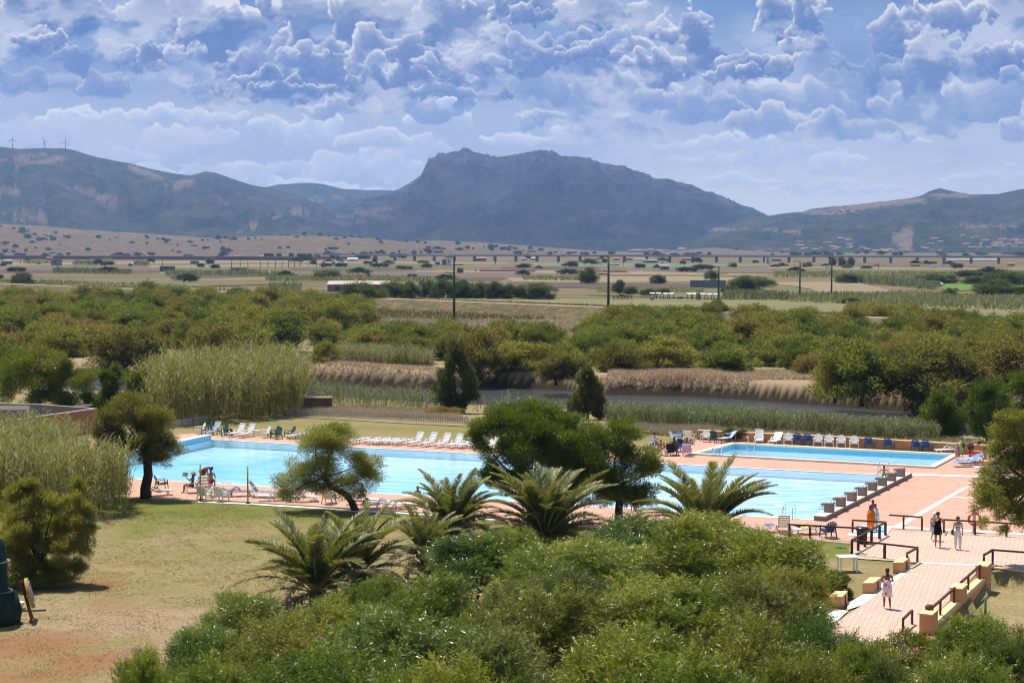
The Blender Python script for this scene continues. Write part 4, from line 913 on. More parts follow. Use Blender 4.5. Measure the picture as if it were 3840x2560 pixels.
for px, py, w, t, lab in LONE: single(px, py, w, t, M_DARK, lab, 'tree', 'tree')
# --- tree belt and hillside trees far away: low detail
rngf = np.random.default_rng(77); lb = [(0, 0, .55, .42, .42, .42), (.2, .1, .45, .25, .25, .3), (-.22, 0, .5, .25, .25, .3)]
FARV = []
for i in range(3):
    V, F_, t = feathery(lb, 420, .20, .10, rngf); FARV.append(npmesh('far_crown', V, F_, t)); FARV[-1].materials.append(M_FARL)
def hill_z(obj, x, y):
    ok, hit, nrm, idx = obj.ray_cast(Vector((x, y, 900)), Vector((0, 0, -1))); return hit.z if ok else None
dg_hills = [o for o in COL.objects if o.name.startswith('hill')]
def far_tree(px, py, D, w, h, group, label):
    p = AT(px, py, D); zz = max([0]+[z for z in (hill_z(o, p.x, D) for o in dg_hills) if z is not None])
    o = bpy.data.objects.new('far_tree', rs.choice(FARV)); COL.objects.link(o); o.location = (p.x, D, zz-.3); o.scale = (w, w, h); o.rotation_euler = (0, 0, rs.uniform(0, 6.28)); tag(o, label, 'tree', group)
bpy.context.view_layer.update()
CL = [(rs.uniform(-50, 2150), rs.uniform(2750, 3700)) for _ in range(22)]
for i in range(165):
    cpx, cD = rs.choice(CL); px = rs.gauss(cpx, 70) if rs.random() < .75 else rs.uniform(-50, 2150); D = min(3750, max(2720, rs.gauss(cD, 70))); sz = rs.choice([4, 5, 6, 7, 8, 11])
    far_tree(px, 930, D, sz*rs.uniform(.9, 1.5), sz*.75, 'oaks dotted over the low golden hills', 'small round oak dotted on the low golden hills')
for i in range(105):
    px = rs.choice([rs.uniform(1500, 3900), rs.uniform(1000, 3900), rs.uniform(0, 900)]); D = rs.uniform(2300, 3900)
    far_tree(px, 950, D, rs.uniform(7, 24), rs.uniform(4, 8), 'trees of the belt behind the viaduct', 'bluish dark tree in the belt along the foot of the mountains')
for px, py in [(1000, 967), (1017, 967), (1046, 968), (1092, 966), (1123, 970), (1140, 970), (1160, 969), (1190, 970), (1218, 968), (1246, 969), (1266, 968), (1325, 965), (1352, 971), (1368, 970), (1470, 968), (1500, 969), (1514, 970), (1980, 972)]:
    p = G(px, py+3); o = bpy.data.objects.new('roadside_tree', FARV[1]); COL.objects.link(o); o.location = p; o.scale = (7, 7, 8); tag(o, 'small dark tree in the line in front of the viaduct', 'tree', 'trees lined up in front of the viaduct')
for i in range(60):
    px = rs.uniform(-50, 3900); py = rs.choice([rs.uniform(985, 1060), rs.uniform(978, 1010)]); p = G(px, py); w = rs.uniform(2, 5)*(1+p.y/1500)
    o = bpy.data.objects.new('plain_bush', rs.choice(FARV)); COL.objects.link(o); o.location = (p.x, p.y, -.2); o.scale = (w*rs.uniform(1, 2.4), w, w*.6); o.rotation_euler = (0, 0, rs.uniform(-.4, .4)); tag(o, 'low scrubby bush scattered over the open plain', 'bush', 'scrubby bushes on the plain')
# --- custom trees near the pools, their lobes surveyed from the photo
def survey_tree(name, base, lobes, n, L, W, m, label, cat, trunk=None, r0=.14, depth=.9, upb=.5, tpath=None, jit=.5, seed=1, nb=9, shell=.5, leafy=None, bumps=9, bs=.34, dark=0, dy=None):
    """lobes: (px,py,rx_px,ry_px[,dy]) at the base distance"""
    rng = np.random.default_rng(seed); b = G(*base) if len(base) == 2 else G(base[0], base[1], base[2]); D = b.y; s = SC(D); W3 = []
    for l in lobes:
        off = (l[4] if len(l) > 4 else rng.uniform(-.25, .25)*l[2]/s); p = AT(l[0], l[1], D+off)
        W3.append((p.x-b.x, off, p.z-b.z, l[2]/s*1.30, max(l[2], l[3])/s*depth*1.15, l[3]/s*1.38))
    r = empty(name, b); tag(r, label, cat)
    n = int(n*(1.5 if name == 'acacia' else 1.3)); W *= 1.6; P, o = lobe_points(W3, n, rng, .45, bumps, bs); Dn = unit(o+np.array([0, 0, upb])+rng.normal(size=(n, 3))*jit)
    V, F_ = blades(P, Dn, L*(.55+.9*rng.random(n)), W, rng); t = tints(P, rng, .8, .5)
    link('crown', npmesh('crown', V, F_, t), m, r)
    if tpath is not None:
        mb = MB(); tp = [AT(q[0], q[1], D+(q[2] if len(q) > 2 else 0))-b for q in tpath]; tp[0].z -= .15
        k = len(tp); mb.tube(tp, [r0*(1.35, 1.1, 1, .9, .8, .7, .6)[i] for i in range(k)], 8)
        for l in W3[:nb]:
            e = Vector(l[:3]); st = tp[-1] if (e-tp[-1]).length < (e-tp[-2]).length*1.2 else tp[-2]
            m1 = st.lerp(e, .5)+Vector(rng.normal(size=3))*.12; mb.tube([st, m1, e, e+(e-m1)*.6], [r0*.4, r0*.25, r0*.12, r0*.03], 5)
        mb.build('trunk', M_BARK, r)
    else:
        mb = trunk_mb((0, 0, 0), W3, rng, r0, nb=nb); mb.build('trunk', M_BARK, r)
    return r
survey_tree('tamarisk', (1335, 1915), [(1180, 1650, 90, 55), (1260, 1640, 80, 45), (1110, 1785, 85, 60, -.5), (1200, 1770, 95, 60, .4), (1230, 1700, 90, 60, -.4), (1090, 1850, 60, 22, -.3), (1330, 1750, 80, 50), (1370, 1790, 70, 55, .4), (1300, 1825, 90, 40), (1400, 1735, 45, 25), (1170, 1830, 70, 30), (1240, 1610, 50, 22)], 46000, .15, .016, M_TAMG,
    'green tamarisk with a dark leaning trunk on the lawn edge', 'tamarisk', tpath=[(1338, 1917), (1318, 1880), (1295, 1850), (1250, 1830), (1215, 1790)], r0=.17, upb=.2, seed=3)
survey_tree('tamarisk', (548, 1868), [(480, 1530, 90, 50), (400, 1590, 55, 60), (480, 1600, 100, 60), (570, 1570, 75, 55), (620, 1550, 30, 40), (520, 1660, 90, 50), (590, 1655, 70, 45, -.6), (640, 1690, 50, 35, -.9), (560, 1710, 70, 30), (610, 1725, 40, 22), (430, 1650, 60, 40)], 46000, .16, .017, M_TAMB,
    'brownish tamarisk with a thick dark trunk over the left pool end', 'tamarisk', tpath=[(548, 1870), (545, 1830), (556, 1780), (552, 1720), (540, 1670)], r0=.28, upb=.1, seed=4)
survey_tree('tamarisk', (3960, 2120), [(3800, 1600, 90, 50), (3850, 1680, 110, 70), (3740, 1690, 45, 35), (3800, 1760, 90, 55), (3700, 1800, 55, 40, -.5), (3740, 1860, 85, 45, -.8), (3820, 1840, 90, 70), (3690, 1900, 45, 35, -1), (3780, 1920, 60, 35), (3860, 1930, 60, 50), (3900, 1780, 90, 120), (3795, 1560, 60, 25), (3760, 1985, 30, 16), (3690, 1960, 25, 18)], 52000, .15, .016, M_TAMG,
    'tamarisk leaning in over the lifebuoy from the right edge', 'tamarisk', tpath=[(3960, 2120), (3950, 2000), (3920, 1900), (3880, 1820)], r0=.25, upb=.1, seed=5)
survey_tree('tamarisk', (130, 2190), [(130, 1830, 60, 35), (70, 1860, 55, 40), (40, 1920, 70, 55, .5), (150, 1900, 60, 45, -.5), (210, 1880, 45, 40), (285, 1840, 34, 42, .4), (300, 1900, 45, 50), (90, 1980, 80, 60, -.8), (190, 1990, 70, 55, .5), (270, 1990, 60, 55, -.4), (330, 1960, 28, 40), (20, 2040, 70, 60), (120, 2060, 80, 60, .6), (220, 2070, 75, 50, -.8), (320, 2050, 35, 40), (60, 2120, 80, 45, -.6), (170, 2140, 80, 38, .4), (260, 2130, 60, 36, -.4), (-20, 2170, 60, 30), (210, 2170, 70, 18, -.9), (100, 2180, 80, 16, -.9)], 95000, .16, .013, M_TAM,
    'big feathery tamarisk bush beside the archery target at the left edge', 'tamarisk', r0=.12, upb=.5, seed=6)
survey_tree('acacia', (2050, 1975), [(1840, 1580, 90, 55), (1950, 1560, 110, 55), (2060, 1570, 110, 50), (1800, 1640, 50, 45), (2000, 1650, 130, 70), (1900, 1710, 90, 60), (1870, 1780, 70, 45), (1960, 1800, 90, 55), (1900, 1840, 50, 25), (2100, 1640, 90, 60), (1850, 1790, 45, 30)], 62000, .15, .022, M_ACA,
    'left hand of the two broad green acacias before the middle of the pool', 'acacia', r0=.16, upb=.35, seed=7, depth=1.)
survey_tree('acacia', (2330, 1985), [(2200, 1640, 100, 55), (2320, 1640, 100, 50), (2120, 1720, 110, 70), (2260, 1730, 120, 75), (2390, 1700, 80, 60), (2430, 1780, 55, 60), (2200, 1800, 110, 55), (2330, 1810, 110, 60), (2420, 1850, 55, 40), (2380, 1880, 50, 22), (2150, 1790, 90, 50), (2260, 1860, 80, 40), (2130, 1850, 60, 30, -.5), (2070, 1730, 60, 50), (2340, 1590, 60, 25)], 66000, .15, .022, M_ACA,
    'right hand of the two broad green acacias before the middle of the pool', 'acacia', r0=.2, upb=.35, seed=8, depth=1., tpath=[(2322, 1985), (2320, 1930), (2322, 1880), (2300, 1830)])
def cone_shrub(base, top, wpx, label, seed, m=M_CONI):
    px, py = base; x = px; H = py-top; lob = []
    rr = random.Random(seed)
    for t, w in ((.12, 1.), (.3, .98), (.5, .8), (.68, .6), (.84, .36)):
        for sgn in (-1, 1): lob.append((x+sgn*wpx*.24*w+rr.uniform(-.05, .05)*wpx, py-H*t, wpx*.27*w, H*.17))
    lob.append((x-wpx*.03, py-H*.93, wpx*.09, H*.08))
    return survey_tree('conical_shrub', base, lob, 17000, .26, .04, m, label, 'shrub', r0=.1, upb=1.5, seed=seed, jit=.35)
cone_shrub((1712, 1545), 1292, 165, 'taller of the two pointed dark shrubs beyond the picket fence', 9)
cone_shrub((2203, 1568), 1382, 140, 'smaller of the two pointed dark shrubs standing just behind the acacias', 10)
GREENS = [((3530, 1640), [(3540, 1500, 50, 45), (3500, 1560, 50, 50), (3570, 1560, 50, 55), (3520, 1610, 60, 35), (3590, 1610, 40, 30)], 'light green bush beyond the boundary wall at the right end of the reeds'),
    ((3700, 1650), [(3690, 1460, 45, 45), (3730, 1500, 55, 60), (3670, 1530, 50, 60), (3740, 1590, 60, 60), (3680, 1610, 55, 45)], 'taller light green bush beyond the boundary wall, with grey stems'),
    ((3850, 1640), [(3820, 1440, 50, 40), (3850, 1500, 60, 70), (3800, 1560, 55, 60), (3860, 1600, 70, 60)], 'green bush at the right edge beyond the boundary wall')]
for i, (b, lo, lab) in enumerate(GREENS): survey_tree('bush', b, lo, 14000, .2, .035, M_ACA, lab, 'bush', r0=.06, upb=.8, seed=20+i)
DK = [((150, 1560), [(60, 1380, 90, 50), (150, 1350, 90, 45), (40, 1460, 80, 70), (140, 1440, 90, 60), (230, 1400, 60, 50)], 'dense dark green tree at the left edge above the storage yard'),
    ((270, 1560), [(230, 1430, 80, 50), (320, 1440, 70, 55), (180, 1500, 80, 45), (280, 1510, 90, 45), (350, 1500, 40, 40)], 'dense dark green tree directly behind the storage yard'),
    ((430, 1565), [(410, 1400, 35, 45), (420, 1470, 45, 60), (390, 1520, 40, 40)], 'narrow dark tree between the yard and the cane brake'),
    ((540, 1570), [(510, 1420, 50, 45), (570, 1450, 45, 50), (520, 1500, 60, 45), (580, 1520, 40, 40)], 'rounded fresh green tree in front of the cane brake')]
for i, (b, lo, lab) in enumerate(DK): survey_tree('evergreen', b, lo, 18000, .22, .035, M_ACA, lab, 'tree', r0=.12, upb=.5, seed=30+i)
for b, lo, lab, mm, nm in [((3160, 2235), [(3120, 2170, 60, 22), (3090, 2190, 50, 22)], 'flat topped clipped dark green shrub beside the lawn behind the square block', M_DARK, 'clipped_shrub'), ((3165, 2245), [(3165, 2205, 34, 34), (3130, 2215, 34, 30)], 'rounded clipped dark green shrub next to the square blocks', M_DARK, 'clipped_shrub'),
        ((1665, 1555), [(1640, 1540, 40, 14), (1680, 1542, 50, 14)], 'low dry grey bush in front of the taller pointed shrub', M_TAMB, 'dry_bush'), ((2760, 1655), [(2740, 1625, 28, 16), (2780, 1628, 26, 14)], 'dark low bush right behind the left end of the boundary wall', M_DARK, 'low_bush'), ((3720, 1680), [(3640, 1665, 60, 16), (3560, 1655, 50, 14)], 'bramble clump behind the right end of the boundary wall', M_DARK, 'bramble')]:
    survey_tree(nm, b, lo, 9000, .11, .02, mm, lab, 'bush', r0=.03, upb=.6, seed=len(lab))
# --- foreground acacia bushes: shared crowns of narrow leaves
def aca_crown(seed, n=52000):
    rng = np.random.default_rng(seed); lobes = []
    for i in range(11):
        a = i/11*6.283+rng.normal()*.25; r_ = rng.uniform(.15, .36); lobes.append((math.cos(a)*r_, math.sin(a)*r_, rng.uniform(.3, .72), rng.uniform(.14, .2), rng.uniform(.14, .2), rng.uniform(.15, .24)))
    lobes += [(0, 0, .8, .16, .16, .2), (.12, -.1, .76, .13, .13, .2), (-.15, .05, .72, .15, .15, .2)]
    parts = []
    # leafy shoots: each a short stem carrying leaves
    ns = n//13; P, o = lobe_points(lobes, ns, rng, .55, 10, .30); Dn = unit(o*.7+np.array([0, 0, .8])+rng.normal(size=(ns, 3))*.4); SL = .05+.05*rng.random(ns)
    k = 13; t = (np.arange(k)/k)[None]; A = rng.random((ns, k))*6.283
    s1 = unit(np.cross(Dn, rng.normal(size=(ns, 3)))); s2 = np.cross(Dn, s1)
    bend = np.array([0, 0, -.25])
    PP = P[:, None]+Dn[:, None]*(SL[:, None]*t)[..., None]; rad = s1[:, None]*np.cos(A)[..., None]+s2[:, None]*np.sin(A)[..., None]
    DD = unit(Dn[:, None]*.75+rad*.75+bend*.3); PP = PP.reshape(-1, 3); DD = DD.reshape(-1, 3)
    V, F_ = blades(PP, DD, .024*(.7+.6*rng.random(len(PP))), .0052, rng, .15)
    tt = np.repeat(tints(P, rng, 7., .25), k)*.8+rng.random(ns*k)*.25; tt = np.clip(tt+np.tile((np.arange(k)/k)*.2, ns), 0, 1)
    parts.append((V, F_, tt)); me = npmesh('acacia_crown', *merge(parts)[:2], merge(parts)[2]); me.materials.append(M_ACA)
    mb = trunk_mb((0, 0, 0), lobes, rng, .014, nb=14); o_ = mb.build('trunk', M_TWIG); tm = o_.data; bpy.data.objects.remove(o_); return me, tm
ACV = [aca_crown(i) for i in (1, 2, 3)]
FG = [  # px, top py, top z, width px, depth scale, where
    (2850, 2000, 4.1, 640, 'bright acacia bush at the right shoulder under the dry fronds'), (1950, 2000, 3.4, 420, 'acacia bush hiding the trunk of the tall middle palm'), (2400, 1940, 3.8, 500, 'acacia bush rising between the two rightmost palms'), (3200, 2420, 3.6, 330, 'acacia bush over the near left corner of the walkway'), (3330, 2500, 3.4, 300, 'low acacia bush in front of the oleander'), (1430, 2170, 2.5, 300, 'small acacia bush at the foot of the second palm'), (2960, 2140, 3.2, 400, 'green acacia bush in the foreground bank beside the clipped shrubs'), (2620, 1950, 4.3, 780, 'bright acacia bush in front of the right hand palm'), (2200, 2035, 3.9, 720, 'acacia bush in front of the tall middle palm'), (1800, 2010, 3.2, 520, 'darker acacia bush at the foot of the double palm'),
    (1620, 2180, 3.4, 560, 'acacia bush right of the low palm in the foreground'), (2820, 2170, 4.2, 560, 'acacia bush at the right shoulder of the foreground bank'), (2480, 2180, 4.2, 800, 'acacia bush in the middle of the foreground bank'), (2080, 2230, 4.2, 760, 'acacia bush below the tall middle palm'),
    (1250, 2255, 2.6, 420, 'acacia bush in front of the low palm'), (900, 2235, 2.8, 420, 'glossy acacia bush at the left tip of the foreground bank'), (1500, 2340, 4.0, 760, 'acacia bush in the lower middle of the picture'), (1080, 2340, 3.8, 680, 'yellowish acacia bush low on the left of the bank'), (780, 2370, 3.4, 420, 'dark glossy acacia bush at the bottom left of the bank'), (560, 2470, 3.6, 400, 'lowest acacia bush at the bottom left corner of the bank'),
    (2800, 2350, 4.8, 800, 'acacia bush at the bottom right of the bank'), (2350, 2370, 4.8, 860, 'acacia bush at the bottom centre of the picture'), (1900, 2400, 4.8, 820, 'shadowy acacia bush at the bottom of the picture'), (3080, 2330, 3.8, 400, 'acacia bush beside the near end of the walkway'), (3680, 2320, 3.4, 460, 'acacia bush in the lower right corner'), (3860, 2380, 3.6, 400, 'acacia bush cut by the right edge at the bottom'),
    (1250, 2440, 4.4, 800, 'acacia bush at the bottom edge left of centre'), (3050, 2480, 5.0, 700, 'acacia bush at the bottom edge left of the oleander'), (2550, 2500, 5.4, 900, 'acacia bush at the very bottom of the picture, right of centre'), (800, 2500, 4.0, 600, 'acacia bush at the very bottom, far left'), (3600, 2480, 4.4, 600, 'acacia bush at the very bottom, far right'), (1700, 2520, 5.2, 800, 'acacia bush at the very bottom of the picture, left of centre'), (2100, 2150, 3.9, 560, 'acacia bush just right of the dark bush under the double palm')]
rf = random.Random(11); ACM = [M_ACA, M_ACA, M_ACAD, M_ACA, M_ACAG, M_ACA, M_ACAY]
for i, (px, ty, tz, wpx, lab) in enumerate(FG):
    s = (ty-HZ)/(CAMH-tz); D = F/s; p = AT(px, ty, D); w = wpx/s*1.18
    plant('acacia_bush', *ACV[i % 3], (p.x, D, 0), w, tz*1.06, rf.uniform(0, 6.28), ACM[i % len(ACM)] if 'yellow' not in lab and 'glossy' not in lab and 'shadowy' not in lab else M_ACAY if 'yellow' in lab else M_ACAD if 'glossy' in lab else M_ACAG, lab, 'acacia bush', sy=w*rf.uniform(.85, 1.1))
# oleander with pink flowers
ol = empty('oleander', G(3400, 2600)); tag(ol, 'pale pink flowering oleander at the end of the walkway parapet', 'oleander')
rng = np.random.default_rng(55); bo = ol.location; lob = []
for px, py, rx, ry in [(3380, 2400, 60, 50), (3450, 2420, 70, 50), (3330, 2450, 80, 60), (3500, 2480, 70, 60), (3420, 2500, 90, 60), (3300, 2510, 70, 60), (3560, 2530, 60, 50)]:
    p = AT(px, py, bo.y+rng.normal()*.4); s = SC(bo.y); lob.append((p.x-bo.x, p.y-bo.y, p.z, rx/s, rx/s, ry/s))
P, o = lobe_points(lob, 12000, rng, .6, 12, .4); V, F_ = blades(P, unit(o+np.array([0, 0, .9])+rng.normal(size=P.shape)*.4), .13*(.7+.6*rng.random(len(P))), .026, rng, .15)
link('foliage', npmesh('foliage', V, F_, tints(P, rng, 1.5, .5)), M_ACA, ol)
P, o = lobe_points(lob, 300, rng, .95, 14, .3); k = 6; Q = np.repeat(P+o*.05, k, 0); d = unit(rng.normal(size=Q.shape)+np.array([0, -.3, .8])); V, F_ = blades(Q+d*.02, d, .05, .045, rng, .1)
link('flowers', npmesh('flowers', V, F_, rng.random(len(Q))), leafmat('pink_petals', (.62, .40, .38), (.72, .52, .48), None, .3, .6, .1), ol)
trunk_mb((0, 0, 0), lob, rng, .03).build('stems', M_TWIG, ol)
# --- palms
def frond_mesh(seed, L, arch, dry):
    rng = np.random.default_rng(seed); n = 84; t = np.linspace(.02, 1, n); el = arch[0]+(arch[1]-arch[0])*t**1.25
    x = np.concatenate([[0], np.cumsum(np.cos(el[:-1]))])*L/n; z = np.concatenate([[0], np.cumsum(np.sin(el[:-1]))])*L/n
    C = np.stack([x, x*0, z], -1); Tn = np.stack([np.cos(el), el*0, np.sin(el)], -1); Nn = np.stack([-np.sin(el), el*0, np.cos(el)], -1)
    P = []; D_ = []; LL = []
    for s in (-1, 1):
        m = t > .12; ll = (.50*np.sin(np.pi*np.clip(t[m]*.92+.06, 0, 1))**.55+.04)*L/3.6
        d = Tn[m]*(.55+.5*t[m])[:, None]+np.array([0, s, 0])*.85+Nn[m]*(.42-.15*rng.random(m.sum()))[:, None]
        if dry: d = d+rng.normal(size=d.shape)*.22-Nn[m]*.25
        P.append(C[m]); D_.append(unit(d+rng.normal(size=d.shape)*.05)); LL.append(ll)
    P = np.concatenate(P); D_ = np.concatenate(D_); LL = np.concatenate(LL)
    V, F_ = ribbons(P, D_, LL, (.052)*L/3.6, .10 if not dry else .22, rng, 2)
    tt = np.clip(np.tile(rng.random(len(P))*.6+.1+.35*np.tile(t[t > .12], 2)**2, 2), 0, 1); me = npmesh('frond_leaflets', V, F_, tt)
    mb = MB(); step = 8; mb.tube([tuple(c-nn*.01) for c, nn in zip(C[::step], Nn[::step])], [.035*(1-.85*k/(n//step)) for k in range(len(C[::step]))], 5); return me, mb
M_FR = leafmat('palm_frond_green', (.075, .10, .022), (.20, .215, .06), (.40, .35, .17), .35, .45, .35, .22)
M_FRD = leafmat('palm_frond_dry', (.20, .145, .085), (.38, .30, .19), (.52, .44, .30), .25, .6, .2, .2)
M_RAC = mat('palm_midrib', (.42, .42, .20), (.34, .33, .15), 4, .5, .3)
FRV = []
for i, (arch, dry) in enumerate([((1.3, .5), 0), ((1.0, -.2), 0), ((.72, -.6), 0), ((.38, -.85), 0), ((.55, -.7), 1), ((.1, -1.0), 1), ((1.15, .15), 0)]):
    me, mb = frond_mesh(60+i, 3.6, arch, dry); o = mb.build('midrib', M_RAC); rm = o.data; bpy.data.objects.remove(o); me.materials.append(M_FRD if dry else M_FR); FRV.append((me, rm))
M_PTR = mat('palm_trunk_bark', (.19, .135, .085), (.10, .07, .045), 5, .95, .05, bump=.6)
def palm(px, cy, scale_px, cz, L, n, label, seed, dryness=.3):
    n = int(n*1.35)
    """px,cy: crown heart; scale_px: px per metre there"""
    rr = random.Random(seed); D = F/scale_px; p = AT(px, cy, D); r = empty('palm', (p.x, D, 0)); tag(r, label, 'palm')
    h = max(p.z, .4); tb = MB(); tb.tube([(0, 0, -.3), (0, 0, h*.5), (0, 0, h)], [.34, .32, .36], 12); tb.build('trunk', M_PTR, r)
    for i in range(n):
        t = i/n; az = i*2.39996+rr.uniform(-.2, .2)
        if t < .22: k = 0
        elif t < .42: k = 6
        elif t < .6: k = 1
        elif t < .78: k = 2
        else: k = 3
        if t > 1-dryness*.75: k = rr.choice([4, 4, 5, 3])
        elif t > 1-dryness*1.3 and rr.random() < .35: k = 4
        me, rm = FRV[k]; o = bpy.data.objects.new('frond', me); COL.objects.link(o); o.parent = r; o.location = (math.cos(az)*.14, math.sin(az)*.14, h+rr.uniform(-.1, .1)+.1*(1-t))
        o.rotation_euler = (rr.uniform(-.2, .2), -rr.uniform(-.12, .16)-(.18 if t < .12 else 0)+(.32 if t > .8 else 0), az); q = L/3.6*rr.uniform(.85, 1.1)*(.8 if t < .12 else 1); o.scale = (q, q, q)
        c = bpy.data.objects.new('midrib', rm); COL.objects.link(c); c.parent = o
    return r
palm(1190, 2215, 94, 1.4, 3.6, 46, 'low green palm in front of the lawn, leftmost of the palms', 1, 0.28)
palm(1345, 2150, 90, 1.2, 3.0, 40, 'palm half hidden directly behind the low leftmost palm', 2, 0.38)
palm(1700, 1985, 80, 1.6, 3.1, 44, 'fresh green palm standing left of the tall brown fringed palm', 3, 0.36)
palm(1590, 2080, 84, 1.4, 2.6, 34, 'small palm squeezed in behind the bushes left of the fresh green palm', 4, 0.48)
palm(2045, 2020, 78, 1.9, 4.2, 62, 'tall palm with brown fringed fronds in the middle, below the acacias', 5, 0.53)
palm(2650, 2020, 76, 1.9, 4.3, 60, 'big palm with many dry fronds at the right of the palms', 6, 0.58)
# --- cane brakes, reeds, dry grass (nobody could count them)
M_CANE = leafmat('giant_cane_leaves', (.085, .105, .028), (.22, .235, .075), (.42, .42, .20), .35, .5, .3)
M_REED = leafmat('river_reed_leaves', (.095, .110, .045), (.20, .215, .10), (.36, .35, .20), .35, .5, .25)
M_STRAW = leafmat('dry_grass_blades', (.40, .31, .20), (.56, .46, .33), (.66, .57, .44), .12, .8, .1)
def poly_pts(poly, n, rng, z=0.):
    P = [Vector(G(*p)[:2]) for p in poly]; xs = [p.x for p in P]; ys_ = [p.y for p in P]; out = []
    tot = 0
    while tot < n:
        x = rng.uniform(min(xs), max(xs), n*3); y = rng.uniform(min(ys_), max(ys_), n*3); m = inpoly(x, y, P); out.append(np.stack([x[m], y[m]], -1)); tot += int(m.sum())
        if len(out) > 60: break
    return np.concatenate(out)[:n]
def brake(name, poly, n, H, leaf, W, nl, m, label, cat, seed, t0=.25, stem_c=None, hz_=None):
    rng = np.random.default_rng(seed); xy_ = poly_pts(poly, n, rng); zz = gheight(xy_[:, 0], xy_[:, 1]); kp = (zz > -1.4) | (seed == 9); xy_ = xy_[kp]; zz = zz[kp]; n = len(xy_); B = np.stack([xy_[:, 0], xy_[:, 1], zz], -1)
    h = H*(.42+.62*fb2(xy_[:, 0]*.3, xy_[:, 1]*.3, 3)+.34*rng.random(n)**1.5)*(hz_(xy_) if hz_ else 1)
    lean = rng.normal(size=(n, 3))*.17; lean[:, 2] = 1; S = unit(lean)
    k = nl; t = t0+(1-t0)*(np.arange(k)+rng.random((n, k)))/k; PP = B[:, None]+S[:, None]*(h[:, None]*t)[..., None]
    A = rng.random((n, k))*6.283; D_ = unit(np.stack([np.cos(A)*.75, np.sin(A)*.75, .35+.9*t], -1))
    V, F_ = ribbons(PP.reshape(-1, 3), D_.reshape(-1, 3), leaf*(.7+.6*rng.random(n*k)), W, .42, rng, 3)
    tt = np.tile(np.clip(np.repeat(rng.random(n)*.55, k)+rng.random(n*k)*.45, 0, 1), 3)
    Vs, Fs = ribbons(B, S, h, np.full(n, W*.6), .02, rng, 3); ts = np.tile(rng.random(n)*.3+.7, 3)
    V, F_, T = merge([(V, F_, tt), (Vs, Fs, ts)]); o = link(name, npmesh(name, V, F_, T), m); tag(o, label, cat, kind='stuff'); return o
brake('cane_brake', [(-120, 1905), (150, 1925), (320, 1955), (470, 1935), (490, 1890), (440, 1860), (400, 1800), (300, 1760), (100, 1750), (-120, 1760)], 1600, 4.1, .62, .05, 17, M_CANE, 'tall bright giant cane at the left between the feathery tamarisk and the main pool', 'cane brake', 1, hz_=lambda q: np.interp(q[:, 1], [94, 106], [1, .5]))
brake('cane_brake', [(-200, 1900), (-200, 1700), (60, 1680), (200, 1700), (320, 1720), (200, 1800), (0, 1900)], 1100, 2.9, .62, .05, 17, M_CANE, 'tall giant cane at the left edge in front of the terracotta wall', 'cane brake', 2)
brake('cane_brake', [(580, 1600), (800, 1592), (1120, 1560), (1150, 1530), (1100, 1480), (900, 1470), (640, 1490), (520, 1540)], 2300, 5.2, .8, .07, 17, M_CANE, 'high pale green cane brake behind the picket fence and the left sun loungers', 'cane brake', 3)
brake('reed_bed', [(1150, 1525), (1660, 1552), (1650, 1500), (1400, 1482), (1150, 1450)], 620, 2.0, .5, .045, 10, M_REED, 'tall river reeds between the cane brake and the taller pointed shrub', 'reeds', 4)
brake('reed_bed', [(1770, 1552), (2130, 1565), (2130, 1540), (1780, 1520)], 60, 1.7, .5, .045, 9, M_REED, 'thin scattered reeds at the water edge between the two pointed shrubs', 'reeds', 5)
brake('reed_bed', [(2270, 1585), (2600, 1612), (3100, 1640), (3500, 1665), (3560, 1625), (3100, 1590), (2700, 1567), (2270, 1545)], 3600, 1.5, .5, .045, 9, M_REED, 'grey green reed bed between the river and the boundary wall', 'reeds', 6)
brake('reed_bed', [(3560, 1560), (3780, 1600), (3780, 1520), (3600, 1500)], 300, 5.0, .6, .06, 12, M_REED, 'tall plumed reeds rising between the light green bushes at the right', 'reeds', 7)
brake('reed_bed', [(1270, 1375), (1620, 1392), (1620, 1358), (1270, 1345)], 1700, 2.2, .6, .06, 7, M_REED, 'green reed patch in front of the middle thicket', 'reeds', 8)
brake('reed_bed', [(1380, 1480), (2250, 1530), (2250, 1522), (1380, 1473)], 36, 1.7, .4, .04, 8, M_REED, 'single reeds standing in the river', 'reeds', 9)
def grass(name, poly, n, H, W, m, label, seed, k=3):
    rng = np.random.default_rng(seed); xy_ = poly_pts(poly, n, rng); zz = gheight(xy_[:, 0], xy_[:, 1]); xy_ = xy_[zz > -.6]; zz = zz[zz > -.6]; B = np.repeat(np.stack([xy_[:, 0], xy_[:, 1], zz-.03], -1), k, 0)
    D_ = unit(rng.normal(size=B.shape)*.33+np.array([.12, 0, 1])); h = H*(.15+1.25*fb2(B[:, 0]*.28, B[:, 1]*.28, 3))*(.5+.8*rng.random(len(B)))
    V, F_ = ribbons(B+rng.normal(size=B.shape)*[.08, .08, 0], D_, h, W, .18, rng, 2); o = link(name, npmesh(name, V, F_, np.tile(rng.random(len(B)), 2)), m); tag(o, label, 'grass', kind='stuff')
grass('dry_grass', [(2250, 1440), (2600, 1462), (2850, 1440), (3080, 1430), (3250, 1480), (3200, 1410), (2700, 1398), (2300, 1410)], 20000, .6, .06, M_STRAW, 'tall straw coloured grass on top of the dark river bank at the right', 1)
grass('dry_grass', [(940, 1405), (1300, 1432), (1700, 1440), (2000, 1428), (2280, 1450), (2280, 1425), (1900, 1405), (1620, 1395), (1270, 1380), (1140, 1330), (960, 1320)], 20000, .36, .06, M_STRAW, 'pale dry grass along the far river bank left of centre', 2)
